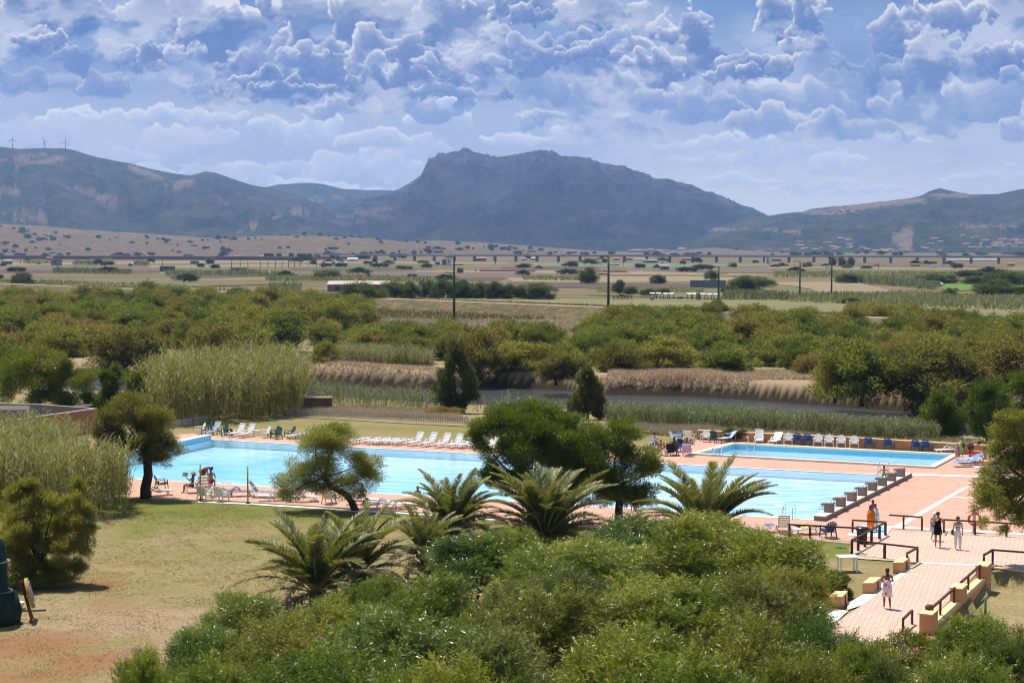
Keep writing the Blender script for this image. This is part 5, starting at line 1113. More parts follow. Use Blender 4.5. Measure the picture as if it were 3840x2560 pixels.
grass('dry_grass', [(2350, 1622), (2610, 1642), (3000, 1662), (3640, 1700), (3640, 1680), (3000, 1640), (2600, 1618), (2350, 1598)], 14000, .8, .03, M_STRAW, 'dry grass strip just behind the boundary wall of the small pool', 3)
grass('dry_grass', [(1060, 1552), (1640, 1572), (1750, 1582), (1700, 1548), (1400, 1528), (1100, 1530)], 7000, .5, .03, M_STRAW, 'dry grass strip behind the grey picket fence', 4)
grass('dry_grass', [(3100, 1500), (3900, 1560), (3900, 1480), (3200, 1445)], 7000, .7, .07, M_STRAW, 'dry grass under the brown tinged bank tamarisks', 5)
grass('dry_grass', [(1200, 1250), (2300, 1250), (2300, 1215), (1300, 1195)], 9000, .8, .12, M_STRAW, 'dry weeds at the foot of the embankment between the first two masts', 6)
grass('dry_grass', [(3050, 1205), (4000, 1248), (4000, 1225), (3100, 1190)], 4000, .8, .14, M_STRAW, 'pale dry weeds at the foot of the embankment at the right', 7)
grass('dry_grass', [(1300, 1118), (2560, 1163), (2560, 1196), (1400, 1200), (1300, 1150)], 9000, 1.1, .2, leafmat('embankment_weeds', (.13, .10, .05), (.26, .21, .11), (.5, .48, .34), .3, .8, .1), 'brown flowering weeds covering the embankment slope', 8)
M_FREED = leafmat('far_reeds', (.15, .175, .085), (.25, .27, .16), (.34, .35, .23), .45, .7, .1)
def far_reeds(poly, n, H, label, seed):
    rng = np.random.default_rng(seed); xy_ = poly_pts(poly, n, rng); B = np.stack([xy_[:, 0], xy_[:, 1], xy_[:, 0]*0], -1); s = np.clip(xy_[:, 1]/350, .7, 4)
    V, F_ = blades(B, unit(rng.normal(size=B.shape)*.28+np.array([0, 0, 1])), H*(.25+1.1*fb2(B[:, 0]*.08, B[:, 1]*.03, 3))*(.6+.5*rng.random(len(B))), .28*s, rng); o = link('far_reeds', npmesh('far_reeds', V, F_, np.clip(rng.random(len(B))*.7+fb2(B[:, 0]*.05, B[:, 1]*.02, 2)*.5-.1, 0, 1)), M_FREED); tag(o, label, 'reeds', kind='stuff')
for i, (poly, n, H, lab) in enumerate([([(620, 1034), (1090, 1040), (1090, 1030), (620, 1024)], 1400, 3.4, 'grey green cane strip on the plain above the left thicket'), ([(1000, 1056), (1625, 1060), (1625, 1048), (1000, 1046)], 2000, 3.2, 'pale cane strip behind the long barn'), ([(200, 1026), (490, 1030), (490, 1016), (200, 1014)], 1200, 3.2, 'grey green cane patch on the left of the plain'),
        ([(1010, 1098), (1130, 1100), (1130, 1075), (1010, 1075)], 700, 3., 'silvery reed clump at the back of the left thicket'), ([(2950, 1135), (3840, 1170), (4000, 1150), (3840, 1110), (3400, 1100), (2960, 1110)], 5200, 1.9, 'broad grey green reed field at the right beyond the pasture'), ([(3200, 1062), (3500, 1090), (3540, 1075), (3500, 1055), (3250, 1042)], 2400, 2.6, 'reed bank above the bright green meadow'),
        ([(2900, 1040), (3900, 1045), (3900, 1022), (2900, 1022)], 3600, 2., 'olive weeds across the right of the plain'), ([(2700, 1128), (2960, 1130), (2960, 1100), (2720, 1096)], 1200, 1.8, 'green reeds between the third and fourth masts'), ([(2240, 1098), (2640, 1100), (2640, 1086), (2240, 1084)], 1500, 1.4, 'green weeds behind the animal shelters'),
        ([(1960, 1052), (2230, 1056), (2230, 1040), (1960, 1038)], 900, 2., 'pale reeds around the lone tree in the middle of the plain'), ([(90, 990), (190, 990), (190, 984), (90, 984)], 300, 4., 'small round cane clump beside the pinkish shed'), ([(278, 994), (340, 994), (340, 988), (278, 988)], 300, 4.4, 'small round cane clump right of the pinkish shed'), ([(345, 984), (420, 984), (420, 979), (345, 979)], 300, 4.4, 'second small round cane clump right of the pinkish shed'), ([(504, 997), (558, 997), (558, 991), (504, 991)], 300, 4.4, 'third small round cane clump right of the pinkish shed'),
        ([(-200, 1068), (700, 1085), (700, 1070), (-200, 1048)], 2000, 1.7, 'green reeds along the back of the left thicket')]): far_reeds(poly, n, H, lab, 40+i)

rng = np.random.default_rng(808)
M_LAWN = leafmat('lawn_blades', (.22, .20, .07), (.33, .27, .13), (.42, .34, .19), .3, .8, .1)
xy_ = poly_pts([(-100, 2560), (600, 2560), (1000, 2300), (1300, 2150), (1700, 2000), (1570, 1935), (1280, 1914), (925, 1892), (520, 1880), (250, 1990), (-100, 2200)], 60000, rng)
xy_ = xy_[rng.random(len(xy_)) < np.clip(fb2(xy_[:, 0]*.9, xy_[:, 1]*.9, 3)*2.2-.55, .08, 1)]
B = np.repeat(np.stack([xy_[:, 0], xy_[:, 1], gheight(xy_[:, 0], xy_[:, 1])-.01], -1), 3, 0); D_ = unit(rng.normal(size=B.shape)*.75+np.array([0, 0, .8]))
V, F_ = blades(B+rng.normal(size=B.shape)*[.05, .05, 0], D_, .055*(.5+rng.random(len(B))), .02, rng); o = link('lawn_grass', npmesh('lawn_grass', V, F_, np.clip(rng.random(len(B))*.6+fb2(B[:, 0]*.4, B[:, 1]*.4, 3)*.7-.15, 0, 1)), M_LAWN); tag(o, 'short dry grass blades over the lawn in front of the main pool', 'grass', kind='stuff')
# ------------------------------------------------------------------ poolside furniture
def plastic(n, c, c2=None): return mat(n, c, c2 or tuple(v*.9 for v in c), 2.5, .42, .4)
P_WH = plastic('white_resin', (.80, .79, .77)); P_GR = plastic('dark_green_resin', (.022, .085, .068)); P_BL = plastic('navy_blue_resin', (.025, .075, .20)); P_LB = plastic('light_blue_resin', (.10, .30, .52)); P_DK = plastic('blackish_green_resin', (.012, .022, .022))
P_CR = plastic('aged_cream_resin', (.66, .63, .55))
def armchair(m, name='garden_armchair', m_seat=None):
    """fan backed resin armchair, faces -y"""
    t = empty(name)
    mb = MB()
    for i in range(5): mb.box((-.2+.1*i, -.02, .36+.0), (.088, .50, .02), M=Matrix.Rotation(R(-8), 3, 'X'))
    mb.box((0, -.27, .385), (.52, .03, .07)); mb.build('seat', m_seat or m, t)
    mb = MB(); Mx = Matrix.Rotation(R(-22), 3, 'X')
    for i in range(7):
        a = (i-3)*.075; L = .66-.028*(i-3)**2*.55
        q = Matrix.Rotation(a, 3, 'Y'); M = Mx @ q; c = Mx @ (q @ Vector((0, 0, L/2)))+Vector(((i-3)*.052, .24, .30)); mb.box(c, (.068, .018, L), M=M)
    for zz, w in ((.12, .40), (.40, .52)): c = Mx @ Vector((0, .014, zz))+Vector((0, .24, .30)); mb.box(c, (w, .02, .05), M=Mx)
    mb.build('backrest', m, t)
    for s in (-1, 1):
        MB().box((s*.31, .0, .60), (.10, .58, .025)).build('armrest', m, t, bevel=.006)
        mb = MB(); mb.bar((s*.31, -.25, .60), (s*.33, -.30, 0), .06, .04); mb.build('leg', m, t)
        mb = MB(); mb.bar((s*.27, .26, .60), (s*.30, .40, 0), .05, .05); mb.bar((s*.28, -.26, .36), (s*.27, .3, .30), .03, .05); mb.build('leg', m, t)
    return t
def lounger(m, back=0., name='sun_lounger'):
    """resin sun lounger 1.9 m, foot end at -y; back = backrest angle in degrees"""
    t = empty(name); w = .64; mb = MB()
    n = 9
    for i in range(n): mb.box((0, -.93+i*.125, .30+.03*math.sin(i/n*3.1)), (w-.06, .105, .02))
    for s in (-1, 1): mb.bar((s*(w/2-.02), -1.0, .29), (s*(w/2-.02), .14, .31), .045, .05)
    mb.box((0, -.99, .29), (w, .05, .05)); mb.build('bed', m, t)
    mb = MB(); a = R(back); c, s_ = math.cos(a), math.sin(a); L = .78; Mx = Matrix.Rotation(a, 3, 'X')
    for i in range(7): d = .08+i*.11; mb.box((0, .16+d*c, .31+d*s_), (w-.08, .085, .02), M=Mx)
    for s in (-1, 1): mb.bar((s*(w/2-.04), .14, .31), (s*(w/2-.04), .14+L*c, .31+L*s_), .05, .04)
    mb.box((0, .14+L*c, .31+L*s_), (w-.04, .05, .04), M=Mx); mb.build('backrest', m, t)
    for s in (-1, 1):
        mb = MB(); pts = [(s*w/2, .02+.24*math.cos(q), .30+.20*math.sin(q)) for q in [math.pi*k/7 for k in range(8)]]
        for p, q in zip(pts, pts[1:]): mb.bar(p, q, .05, .07, up=(1, 0, 0))
        mb.build('armrest', m, t)
        mb = MB(); mb.bar((s*w/2, -.72, .29), (s*(w/2+.02), -.80, 0), .05, .06); mb.build('leg', m, t)
        mb = MB(); mb.bar((s*w/2, .28, .30), (s*(w/2+.02), .34, 0), .05, .07); mb.build('leg', m, t)
    return t
def folding(mfab, mframe, back=35., name='folding_sunbed'):
    t = empty(name); w = .6; a = R(back); c, s = math.cos(a), math.sin(a); mb = MB()
    mb.box((0, -.42, .36), (w-.04, 1.12, .015)); mb.build('sling_seat', mfab, t)
    mb = MB(); mb.box((0, .14+.38*c, .36+.38*s), (w-.04, .76, .015), M=Matrix.Rotation(a, 3, 'X')); mb.build('sling_back', mfab, t)
    mb = MB()
    for q in (-1, 1): mb.tube([(q*w/2, -.98, .35), (q*w/2, .14, .35), (q*w/2, .14+.78*c, .35+.78*s)], .014, 6)
    mb.tube([(-w/2, -.98, .35), (w/2, -.98, .35)], .014, 6); mb.tube([(-w/2, .14+.78*c, .35+.78*s), (w/2, .14+.78*c, .35+.78*s)], .014, 6); mb.build('frame', mframe, t)
    for y, k in ((-.7, -.12), (.2, .12), (.55, .05)):
        mb = MB(); zt = .35 if y < .3 else .35+(y-.14)*s/c; mb.tube([(-w/2, y, min(zt, .6)), (-w/2, y+k, .02), (w/2, y+k, .02), (w/2, y, min(zt, .6))], .013, 6); mb.build('leg', mframe, t)
    return t
def put(t, p, az, label, cat, group=None, s=1.):
    t.location = (p[0], p[1], dz+.004); t.rotation_euler = (0, 0, R(az)); t.scale = (s, s, s); tag(t, label, cat, group); return t
PR = {}
def use(key, maker):
    if key not in PR: PR[key] = maker()
    return copy_tree(PR[key])
W_ = lambda: use('aw', lambda: armchair(P_WH)); GR_ = lambda: use('ag', lambda: armchair(P_GR)); BL_ = lambda: use('ab', lambda: armchair(P_BL)); LB_ = lambda: use('al', lambda: armchair(P_LB)); DK_ = lambda: use('ad', lambda: armchair(P_DK)); CR_ = lambda: use('ac', lambda: armchair(P_CR)); CRB_ = lambda: use('acb', lambda: armchair(P_CR, m_seat=P_LB))
LF_ = lambda: use('lf', lambda: lounger(P_WH, 3)); LR_ = lambda: use('lr', lambda: lounger(P_WH, 58)); LM_ = lambda: use('lm', lambda: lounger(P_WH, 40)); LC_ = lambda: use('lc', lambda: lounger(P_CR, 62)); LG_ = lambda: use('lg', lambda: lounger(plastic('grey_blue_resin', (.20, .26, .34)), 12)); LCF_ = lambda: use('lcf', lambda: lounger(P_CR, 3))
def zg(p): return G(*p)
# rotation: 0 faces the camera (-y); positive turns to face right
CH_W = 'white fan backed armchair'; 
put(W_(), zg(c1(790, 382)), -62, 'white armchair at the far left end of the pool, first of the far row', 'armchair')
put(GR_(), zg(c1(868, 388)), -50, 'dark green armchair between the first white armchair and the bluish lounger', 'armchair')
put(use('lb', lambda: lounger(plastic('bluish_white_resin', (.58, .66, .76)), 60)), zg(c1(950, 386)), -32, 'bluish white lounger with raised back between two dark green armchairs', 'sun lounger')
put(GR_(), zg(c1(1040, 398)), -48, 'dark green armchair with a dark bundle beside it, left of the pool ladder', 'armchair')
put(LR_(), zg(c1(1215, 405)), -38, 'white lounger with raised back just right of the far left ladder', 'sun lounger'); put(LR_(), zg(c1(1325, 412)), -35, 'second white lounger with raised back right of the far left ladder, beside the small table', 'sun lounger')
put(W_(), zg(c1(1505, 420)), -60, 'white armchair between the small table and the pair of green armchairs', 'armchair'); put(GR_(), zg(c1(1600, 418)), -60, 'rear one of the two overlapping green armchairs behind the left of the pool', 'armchair'); put(GR_(), zg(c1(1632, 436)), -42, 'front one of the two overlapping green armchairs behind the left of the pool', 'armchair'); put(GR_(), zg(c1(1780, 425)), -58, 'lone dark green armchair left of the tamarisk crown, behind the pool', 'armchair')
put(LF_(), zg(c1(1868, 430)), -45, 'flat white lounger seen just left of the tamarisk crown behind the pool', 'sun lounger')
lw = [(440, 482, 0), (590, 487, 0), (690, 492, 0), (800, 492, 0), (905, 498, 0)]
nm = ['first', 'second', 'third', 'fourth', 'fifth']
for k, (a, b, _) in enumerate(lw): put(LF_(), zg(c2(a, b)), -38, 'flat white lounger, %s from the left in the row behind the middle of the pool' % nm[k], 'sun lounger', 'white loungers behind the middle of the pool')
for k, (a, b) in enumerate([(1065, 505), (1215, 512), (1365, 522), (1503, 530)]): put(LR_(), zg(c2(a, b)), -36, 'white lounger with raised back, %s from the left of the four upright ones' % nm[k], 'sun lounger', 'white loungers behind the middle of the pool')
put(LM_(), zg(c2(1622, 532)), -36, 'white lounger with a pale towel beside the lounger of the reclining sunbather', 'sun lounger'); put(LM_(), zg(c2(1745, 540)), -36, 'white lounger carrying the sunbather on the blue towel', 'sun lounger'); put(LM_(), zg(c2(1875, 548)), -36, 'last white lounger of the far row, half behind the acacia', 'sun lounger')
def table(m, w=.45, h=.42, name='low_table'):
    t = empty(name); MB().box((0, 0, h), (w, w, .03)).build('table_top', m, t, bevel=.005)
    for a in (-1, 1):
        for b in (-1, 1): mb = MB(); mb.bar((a*w*.4, b*w*.4, h), (a*w*.45, b*w*.45, 0), .04, .04); mb.build('leg', m, t)
    return t
put(table(P_WH), zg(c1(1420, 400)), 20, 'small white table between the raised lounger and the white armchair', 'table')
tb2 = put(use('tb', lambda: table(P_WH, .4, .38)), zg(c1(2040, 1112)), 10, 'small white table at the head of the flat lounger on the near side', 'table'); put(use('tb', None), zg(c2(1010, 1190)), 10, 'small white table beside the near loungers right of the seated woman', 'table')
# wall row of the small pool
W3_ = [('W', 872, 392, -20, 'white armchair at the left end of the boundary wall'), ('G', 1015, 396, 25, 'dark green armchair second along the boundary wall')]
for k_, x, y, az, lab in W3_: put({'W': W_, 'G': GR_}[k_](), zg(c3(x, y)), az, lab, 'armchair')
M_STRB = mat('blue_white_striped_cloth', (.70, .75, .85), (.22, .30, .55), 14, .8, .1, lo=.5, hi=.52, stretch=(1, .05, 1)); M_ALU = mat('white_metal_tube', (.75, .76, .78), (.66, .67, .7), 4, .35, .5); M_WCL = mat('white_cloth', (.82, .82, .84), (.74, .74, .78), 3, .9, .05)
put(use('fd', lambda: folding(M_STRB, M_ALU, 38)), zg(c3(1165, 392)), -55, 'blue and white folding sunbed against the boundary wall', 'sunbed')
put(LR_(), zg(c3(1590, 405)), -12, 'white lounger with raised back behind the small pool ladder', 'sun lounger', 'loungers by the boundary wall'); put(LM_(), zg(c3(1815, 418)), -28, 'lower white lounger second along the boundary wall', 'sun lounger', 'loungers by the boundary wall')
nw = ['first', 'second', 'third', 'fourth', 'fifth', 'sixth', 'seventh', 'eighth', 'ninth', 'tenth', 'eleventh']
row = [('W', c3(1978, 425)), ('B', c3(2115, 428)), ('B', c3(2250, 430)), ('W', c4(240, 445)), ('W', c4(388, 450)), ('W', c4(548, 458)), ('W', c4(722, 465)), ('B', c4(928, 474)), ('B', c4(1186, 484)), ('B', c4(1560, 502)), ('B', c4(1695, 512))]
wl_y = lambda x: np.interp(x, [2616, 3180, 3519, 3640, 3760], [1648, 1676, 1697, 1704, 1711])
for k, (q, p) in enumerate(row): put(W_() if q == 'W' else BL_(), G(p[0], wl_y(p[0])+5.5), -14 if q == 'W' else 4, '%s armchair, %s in the row of eleven along the boundary wall' % ('white' if q == 'W' else 'navy blue', nw[k]), 'armchair', 'armchairs along the boundary wall')
put(LF_(), G(*c4(1985, 545)), -78, 'flat white lounger lying along the boundary wall behind the children', 'sun lounger')
put(LF_(), G(3720, 1722), -80, 'flat white lounger behind the bending women at the right', 'sun lounger'); put(LF_(), G(3770, 1712), -80, 'flat white lounger against the wall end at the far right', 'sun lounger')
M_BLUE = mat('bright_blue_cloth', (.10, .25, .72), (.16, .32, .78), 3, .8, .1)
put(use('fb', lambda: folding(M_BLUE, M_ALU, 22)), G(3625, 1752), -82, 'front blue and white sunbed loaded with towels at the right', 'sunbed'); put(use('fb', None), G(3640, 1738), -82, 'second blue sunbed right behind the towel covered one', 'sunbed')
put(use('fs', lambda: folding(M_STRB, M_ALU, 5)), G(3705, 1772), -80, 'blue and white striped sunbed under the overhanging tamarisk', 'sunbed'); put(use('fs', None), G(3755, 1776), -80, 'second striped sunbed deeper under the overhanging tamarisk', 'sunbed')
# group left of the small pool
put(W_(), G(*c3(475, 405)), 62, 'white armchair turned sideways behind the dark armchair on the left group', 'armchair'); put(LB_(), G(*c3(530, 385)), 62, 'light blue armchair turned sideways behind the white one', 'armchair')
put(LC_(), G(*c3(640, 410)), 172, 'cream lounger with upright slatted back seen from behind', 'sun lounger'); put(W_(), G(*c3(660, 392)), 55, 'white armchair mostly hidden behind the upright cream lounger', 'armchair')
put(DK_(), G(*c3(440, 568)), 188, 'blackish armchair seen from behind with a seated man', 'armchair'); put(use('ap', lambda: armchair(P_WH)), G(*c3(630, 572)), 176, 'white armchair with a lilac towel hung over its back', 'armchair')
put(BL_(), G(*c3(530, 520)), 120, 'navy armchair draped in dark clothes between the seated pair', 'armchair'); put(use('ar', lambda: armchair(P_WH)), G(*c3(200, 500)), 40, 'white armchair of the drinking man beside the acacia', 'armchair')
st = table(plastic('pinkish_white_resin', (.72, .60, .58)), .42, .42, 'stool'); put(st, G(*c3(325, 580)), 0, 'low pinkish white stool under the child in orange', 'stool')
# near deck
put(use('ll', lambda: lounger(P_CR, 48)), zg(c1(300, 1062)), 112, 'cream lounger under the leaning tamarisk with a red towel over its back', 'sun lounger')
put(DK_(), zg(c1(375, 990)), 118, 'blackish armchair beside the trunk of the leaning tamarisk', 'armchair')
put(CR_(), zg(c1(700, 1030)), -70, 'cream armchair of the woman in the straw hat', 'armchair'); put(LC_(), zg(c1(855, 1015)), 172, 'cream lounger with upright back seen from behind the bending man', 'sun lounger')
put(CR_(), zg(c1(845, 1112)), 160, 'cream fan backed armchair seen from behind, left of the pair', 'armchair'); put(CRB_(), zg(c1(1030, 1118)), 160, 'cream armchair with a blue seat, right of the pair', 'armchair')
put(LCF_(), zg(c1(990, 1060)), 150, 'cream lounger behind the pair of armchairs', 'sun lounger'); put(LG_(), zg(c1(1200, 1068)), 100, 'grey blue lounger between the two yellowish posts', 'sun lounger')
put(use('fk', lambda: folding(mat('dark_striped_cloth', (.06, .07, .12), (.35, .35, .42), 16, .8, .1, lo=.5, hi=.52, stretch=(.05, 1, 1)), M_ALU, 50)), zg(c1(1450, 1080)), 78, 'folding sunbed with dark striped cloth right of the second yellowish post', 'sunbed')
put(LF_(), zg(c1(1610, 1118)), 98, 'flat white lounger below the tamarisk crown on the near side', 'sun lounger'); put(LF_(), zg(c1(1905, 1130)), 96, 'flat white lounger with its small table on the near side', 'sun lounger')
put(CR_(), zg(c1(2215, 1150)), 165, 'cream armchair of the man in the light blue shirt', 'armchair')
put(LF_(), G(*c2(455, 1160)), 96, 'flat white lounger the woman with bare back is sitting on', 'sun lounger'); put(LF_(), G(*c2(690, 1195)), 96, 'flat white lounger right of the woman with bare back', 'sun lounger', 'pair of flat loungers left of the palms'); put(LF_(), G(*c2(870, 1210)), 96, 'last flat white lounger left of the palm fronds', 'sun lounger', 'pair of flat loungers left of the palms')
put(BL_(), G(*c5(690, 268)), 195, 'navy armchair behind the wooden railing near the litter bin', 'armchair'); put(LC_(), G(2938, 2002), 175, 'cream lounger seen from behind at the left end of the wooden railing', 'sun lounger'); put(LF_(), G(3030, 2006), -72, 'flat white lounger with a yellow towel behind the railing', 'sun lounger')
# big white table on the lawn
t = empty('garden_table', G(3177, 2142)); tag(t, 'plain white rectangular table standing on the grass by the railing', 'table'); pw = P_WH
MB().box((0, 0, .72), (.92, .7, .035), rz=.1).build('table_top', pw, t, bevel=.008)
for a in (-1, 1):
    for b in (-1, 1): mb = MB(); mb.bar((a*.36-.02*b, b*.26, .70), (a*.38-.02*b, b*.28, 0), .07, .07); mb.build('leg', pw, t)
# posts
M_POST = mat('yellow_brown_pole', (.38, .27, .07), (.28, .2, .05), 5, .6, .3)
for (a, b, top, lab) in [(c1(800, 1105)[0], c1(800, 1108)[1], c1(0, 700)[1], 'left of the two yellowish poles on the near deck'), (c1(1322, 1145)[0], c1(1322, 1145)[1], c1(0, 725)[1], 'right of the two yellowish poles on the near deck')]:
    p = G(a, b); h = (b-top)/SC(p.y); t = empty('shade_pole', p); tag(t, lab, 'pole', 'yellowish poles on the near deck'); MB().tube([(0, 0, 0), (0, 0, h)], .045, 8).build('pole', M_POST, t); MB().tube([(0, 0, .06), (0, 0, .12)], .13, 10).build('foot', mat('dark_metal', (.04, .04, .04)), t)
# pool ladders
def ladder(pa, pb, label, hgt=.75, inward=1):
    A, B = G(*pa), G(*pb); d = (B-A); d.normalize(); n_ = Vector((-d.y, d.x, 0))*inward; t = empty('pool_ladder', A); tag(t, label, 'ladder'); w = B-A
    for k, o in enumerate((Vector(), w)):
        pts = [o-n_*.45+Vector((0, 0, .0)), o-n_*.42+Vector((0, 0, hgt*.7)), o-n_*.28+Vector((0, 0, hgt)), o-n_*.08+Vector((0, 0, hgt)), o+n_*.05+Vector((0, 0, hgt*.75)), o+n_*.1+Vector((0, 0, -.6))]
        MB().tube(pts, .025, 7).build('handrail', m_steel, t)
    mb = MB()
    for z in (-.15, -.4): mb.bar(n_*.1+Vector((0, 0, z)), w+n_*.1+Vector((0, 0, z)), .07, .03)
    mb.build('rung', m_steel, t); return t
ladder(c1(1040, 455), c1(1115, 455), 'steel ladder at the far left corner of the main pool', .8, -1)
ladder(c3(985, 575), c3(1085, 580), 'steel ladder at the near left corner of the small pool', .75, 1)
ladder(c3(1432, 442), c3(1530, 446), 'steel ladder on the far side of the small pool', .75, -1)
ladder(c3(1940, 1405), c3(2070, 1415), 'steel ladder on the near side of the main pool behind the right palm', .8, 1)
ladder(c4(1045, 822), c4(1165, 830), 'steel ladder at the far right of the main pool with a girl on it', .8, -1)
# --- wooden railings
M_WOOD = mat('dark_weathered_timber', (.10, .052, .030), (.065, .034, .02), 7, .75, .15, stretch=(1, 1, .2)); HR = .70
def railing(ends, posts, label, h=HR, gz=dz, big=.09):
    """ends: base points of the rail line; posts: base points"""
    E = [G(*p, gz) for p in ends]; t = empty('wooden_railing', E[0]); tag(t, label, 'railing'); o = E[0]
    for a, b in zip(E, E[1:]):
        e = (b-a).normalized()*.03; mb = MB(); mb.bar(a-o+Vector((0, 0, h))-e, b-o+Vector((0, 0, h))+e, .10, .075); mb.build('rail', M_WOOD, t)
    for p in posts: q = G(*p, gz)-o; MB().box((q.x, q.y, (h-.04)/2-.02), (big, big, h-.04)).build('post', M_WOOD, t)
railing([(2955, 2016), (3268, 2033)], [(2960, 2016), (3037, 2021)], 'wooden railing running left behind the navy armchair to the litter bin')
railing([(3197, 1999), (3320, 2007)], [(3197, 1999)], 'short wooden railing in front of the girls wrapped in towels')
railing([(3320, 2007), (3194, 2078)], [(3320, 2007), (3298, 2020.5), (3268, 2033), (3243.5, 2050), (3218, 2064)], 'slanting wooden railing that joins the front and back railings by the bin', big=.12)
railing([(3194, 2078), (3440, 2107)], [(3194, 2078), (3317, 2092.5)], 'long wooden railing in front of the coiled green hose', big=.12)
railing([(3440, 2107), (3401, 2129)], [(3440, 2107), (3401, 2129)], 'short slanting railing end beside the orange block with the tap')
railing([(3336, 1979), (3457, 1987.5)], [(3388, 1982.6), (3457, 1987.5)], 'free standing wooden railing with two posts in the middle of the paving')
railing([(3539, 1997), (3900, 2019)], [(3539, 1997), (3656, 2004), (3774, 2011), (3880, 2018)], 'long wooden railing carrying the lifebuoy')
railing([(3689, 2136), (3722, 2116), (3900, 2130)], [(3689, 2136), (3722, 2116)], 'wooden railing around the shaded paving at the right edge')
for k, (s0, s1) in enumerate([(L_*.02+.3, L_*.47-.75), (L_*.47+.65, L_-.7)]):
    pass
def par_rail(s0, s1, label):
    a = A0+dr*s0+ou*.2; b = A0+dr*s1+ou*.2; t = empty('handrail', a); tag(t, label, 'railing'); h0 = .82
    mb = MB(); mb.bar(Vector((0, 0, h0)), b-a+Vector((0, 0, h0)), .09, .07); mb.build('rail', M_WOOD, t)
    for f in (.03, .62, .97): q = (b-a)*f; MB().box((q.x, q.y, h0/2+.1), (.08, .08, h0-.22)).build('post', M_WOOD, t)
par_rail(.15, L_*.47-.6, 'wooden handrail on the parapet between the far and middle pillars'); par_rail(L_*.47+.6, L_-.6, 'wooden handrail on the parapet between the middle and near pillars')
t = empty('handrail', G(3386, 2372)); tag(t, 'short sloping handrail by the step at the near end of the walkway', 'railing'); q = G(3420, 2345)-G(3386, 2372)
mb = MB(); mb.bar((0, 0, .55), (q.x, q.y, .62), .09, .07); mb.build('rail', M_WOOD, t); MB().box((q.x, q.y, .3), (.08, .08, .6)).build('post', M_WOOD, t); MB().box((0, 0, .26), (.08, .08, .52)).build('post', M_WOOD, t)
b = MB(); b.loft([(0, 0, 0, .16, .14), (0, 0, .12, .17, .15), (0, 0, .2, .13, .12), (0, 0, .23, .04, .04)], 9, wob=.12); bo_ = A0+dr*(L_-.25)+ou*.2; o = b.build('sandbag', mat('brown_sacking', (.12, .06, .04)), loc=(bo_.x, bo_.y, .82)); tag(o, 'small dark brown bag lying on top of the near parapet pillar', 'bag')
# lifebuoy
t = empty('lifebuoy', G(3651, 1999)+Vector((0, -.12, .78))); tag(t, 'orange and white ring lifebuoy on the railing post beside the tamarisk', 'lifebuoy')
def torus(mb, Rr, r, a0, a1, n=10, k=8):
    mb.tube([(Rr*math.cos(a0+(a1-a0)*i/n), 0, Rr*math.sin(a0+(a1-a0)*i/n)) for i in range(n+1)], r, k)
mb = MB(); torus(mb, .30, .07, 0, 2*math.pi, 32); mb.build('ring', mat('orange_foam', (.72, .10, .04), (.62, .08, .03)), t); mb = MB()
for a in range(4): torus(mb, .30, .075, a*math.pi/2+.6, a*math.pi/2+.85, 3)
mb.build('white_band', P_WH, t)
MB().box((.02, .14, -.1), (.16, .06, 1.35)).build('backboard', mat('pale_board', (.62, .62, .58)), t)
# litter bin
t = empty('litter_bin', G(3232, 2040)); tag(t, 'black litter bin with a bag bulging over its rim, behind the slanting railing', 'bin')
MB().loft([(0, 0, 0, .24, .24), (0, 0, .8, .29, .29)], 16).build('bin_body', mat('black_plastic', (.018, .018, .02), None, 3, .5, .3), t); MB().loft([(0, 0, .72, .33, .33), (.01, 0, .80, .36, .35), (0, .01, .88, .30, .31), (0, 0, .90, .18, .16)], 18, wob=.08, seed=4).build('bin_bag', mat('black_bag', (.02, .02, .023), None, 3, .25, .6), t)
# hose
def coil(p, r, n, label, tail):
    t = empty('garden_hose', p); tag(t, label, 'hose'); rr = random.Random(2); pts = []
    for i in range(n*14): a = i/14*6.283; q = r*(.75+.25*math.sin(i*.37)); pts.append((q*math.cos(a)+rr.uniform(-.02, .02), q*.8*math.sin(a)+rr.uniform(-.02, .02), .03+.05*math.sin(i*.5)**2))
    pts += tail; MB().tube(pts, .018, 5).build('hose_coil', mat('green_hose', (.03, .30, .20), (.02, .22, .15)), t)
coil(G(3226, 2081), .34, 5, 'coiled green garden hose on the paving under the long railing', [(.5, 0, .02), (1., -.1, .02), (1.5, .0, .02), (1.9, .2, .02)]); coil(G(3150, 2056), .22, 2, 'pale green loop of hose lying in the grass', [(.3, .0, .02)])
o = coil(G(368, 1981), .12, 3, 'small green hose end lying on the lawn at the left', [(.12, .02, .02)])
# green stake
t = MB(); t.tube([(0, 0, 0), (0, 0, .75)], .05, 8); o = t.build('stake', mat('green_paint', (.02, .16, .10)), loc=G(3695, 2310, -.5)); tag(o, 'short green stake standing in the lower lawn at the right', 'stake')
# --- picket fences
M_PICK = mat('grey_white_pickets', (.52, .49, .45), (.38, .35, .31), 5, .85, .1)
def picket(pts, label, h=.62, step=.165, m=M_PICK, z=0.):
    P = [G(*p) for p in pts]; o = P[0]; t = empty('picket_fence', o); tag(t, label, 'fence'); pk = MB(); rl = MB(); posts = []
    for a, b in zip(P, P[1:]):
        d = (b-a); n = int(d.length/step); rz = math.atan2(d.y, d.x)
        for i in range(n): q = a+d*(i/n)-o; hh = h*(1+.05*math.sin(i*2.3)); pk.box((q.x, q.y-.02, hh/2), (.07, .02, hh), rz=rz)
        for zz in (.18, h-.14): rl.bar(a-o+Vector((0, .01, zz)), b-o+Vector((0, .01, zz)), .03, .05)
        posts += [a+d*f-o for f in np.linspace(0, 1, max(2, int(d.length/3)))]
    pk.build('pickets', m, t); rl.build('rails', m, t)
    for q in posts[:90]: MB().box((q.x, q.y+.05, h/2), (.08, .08, h)).build('post', m, t)
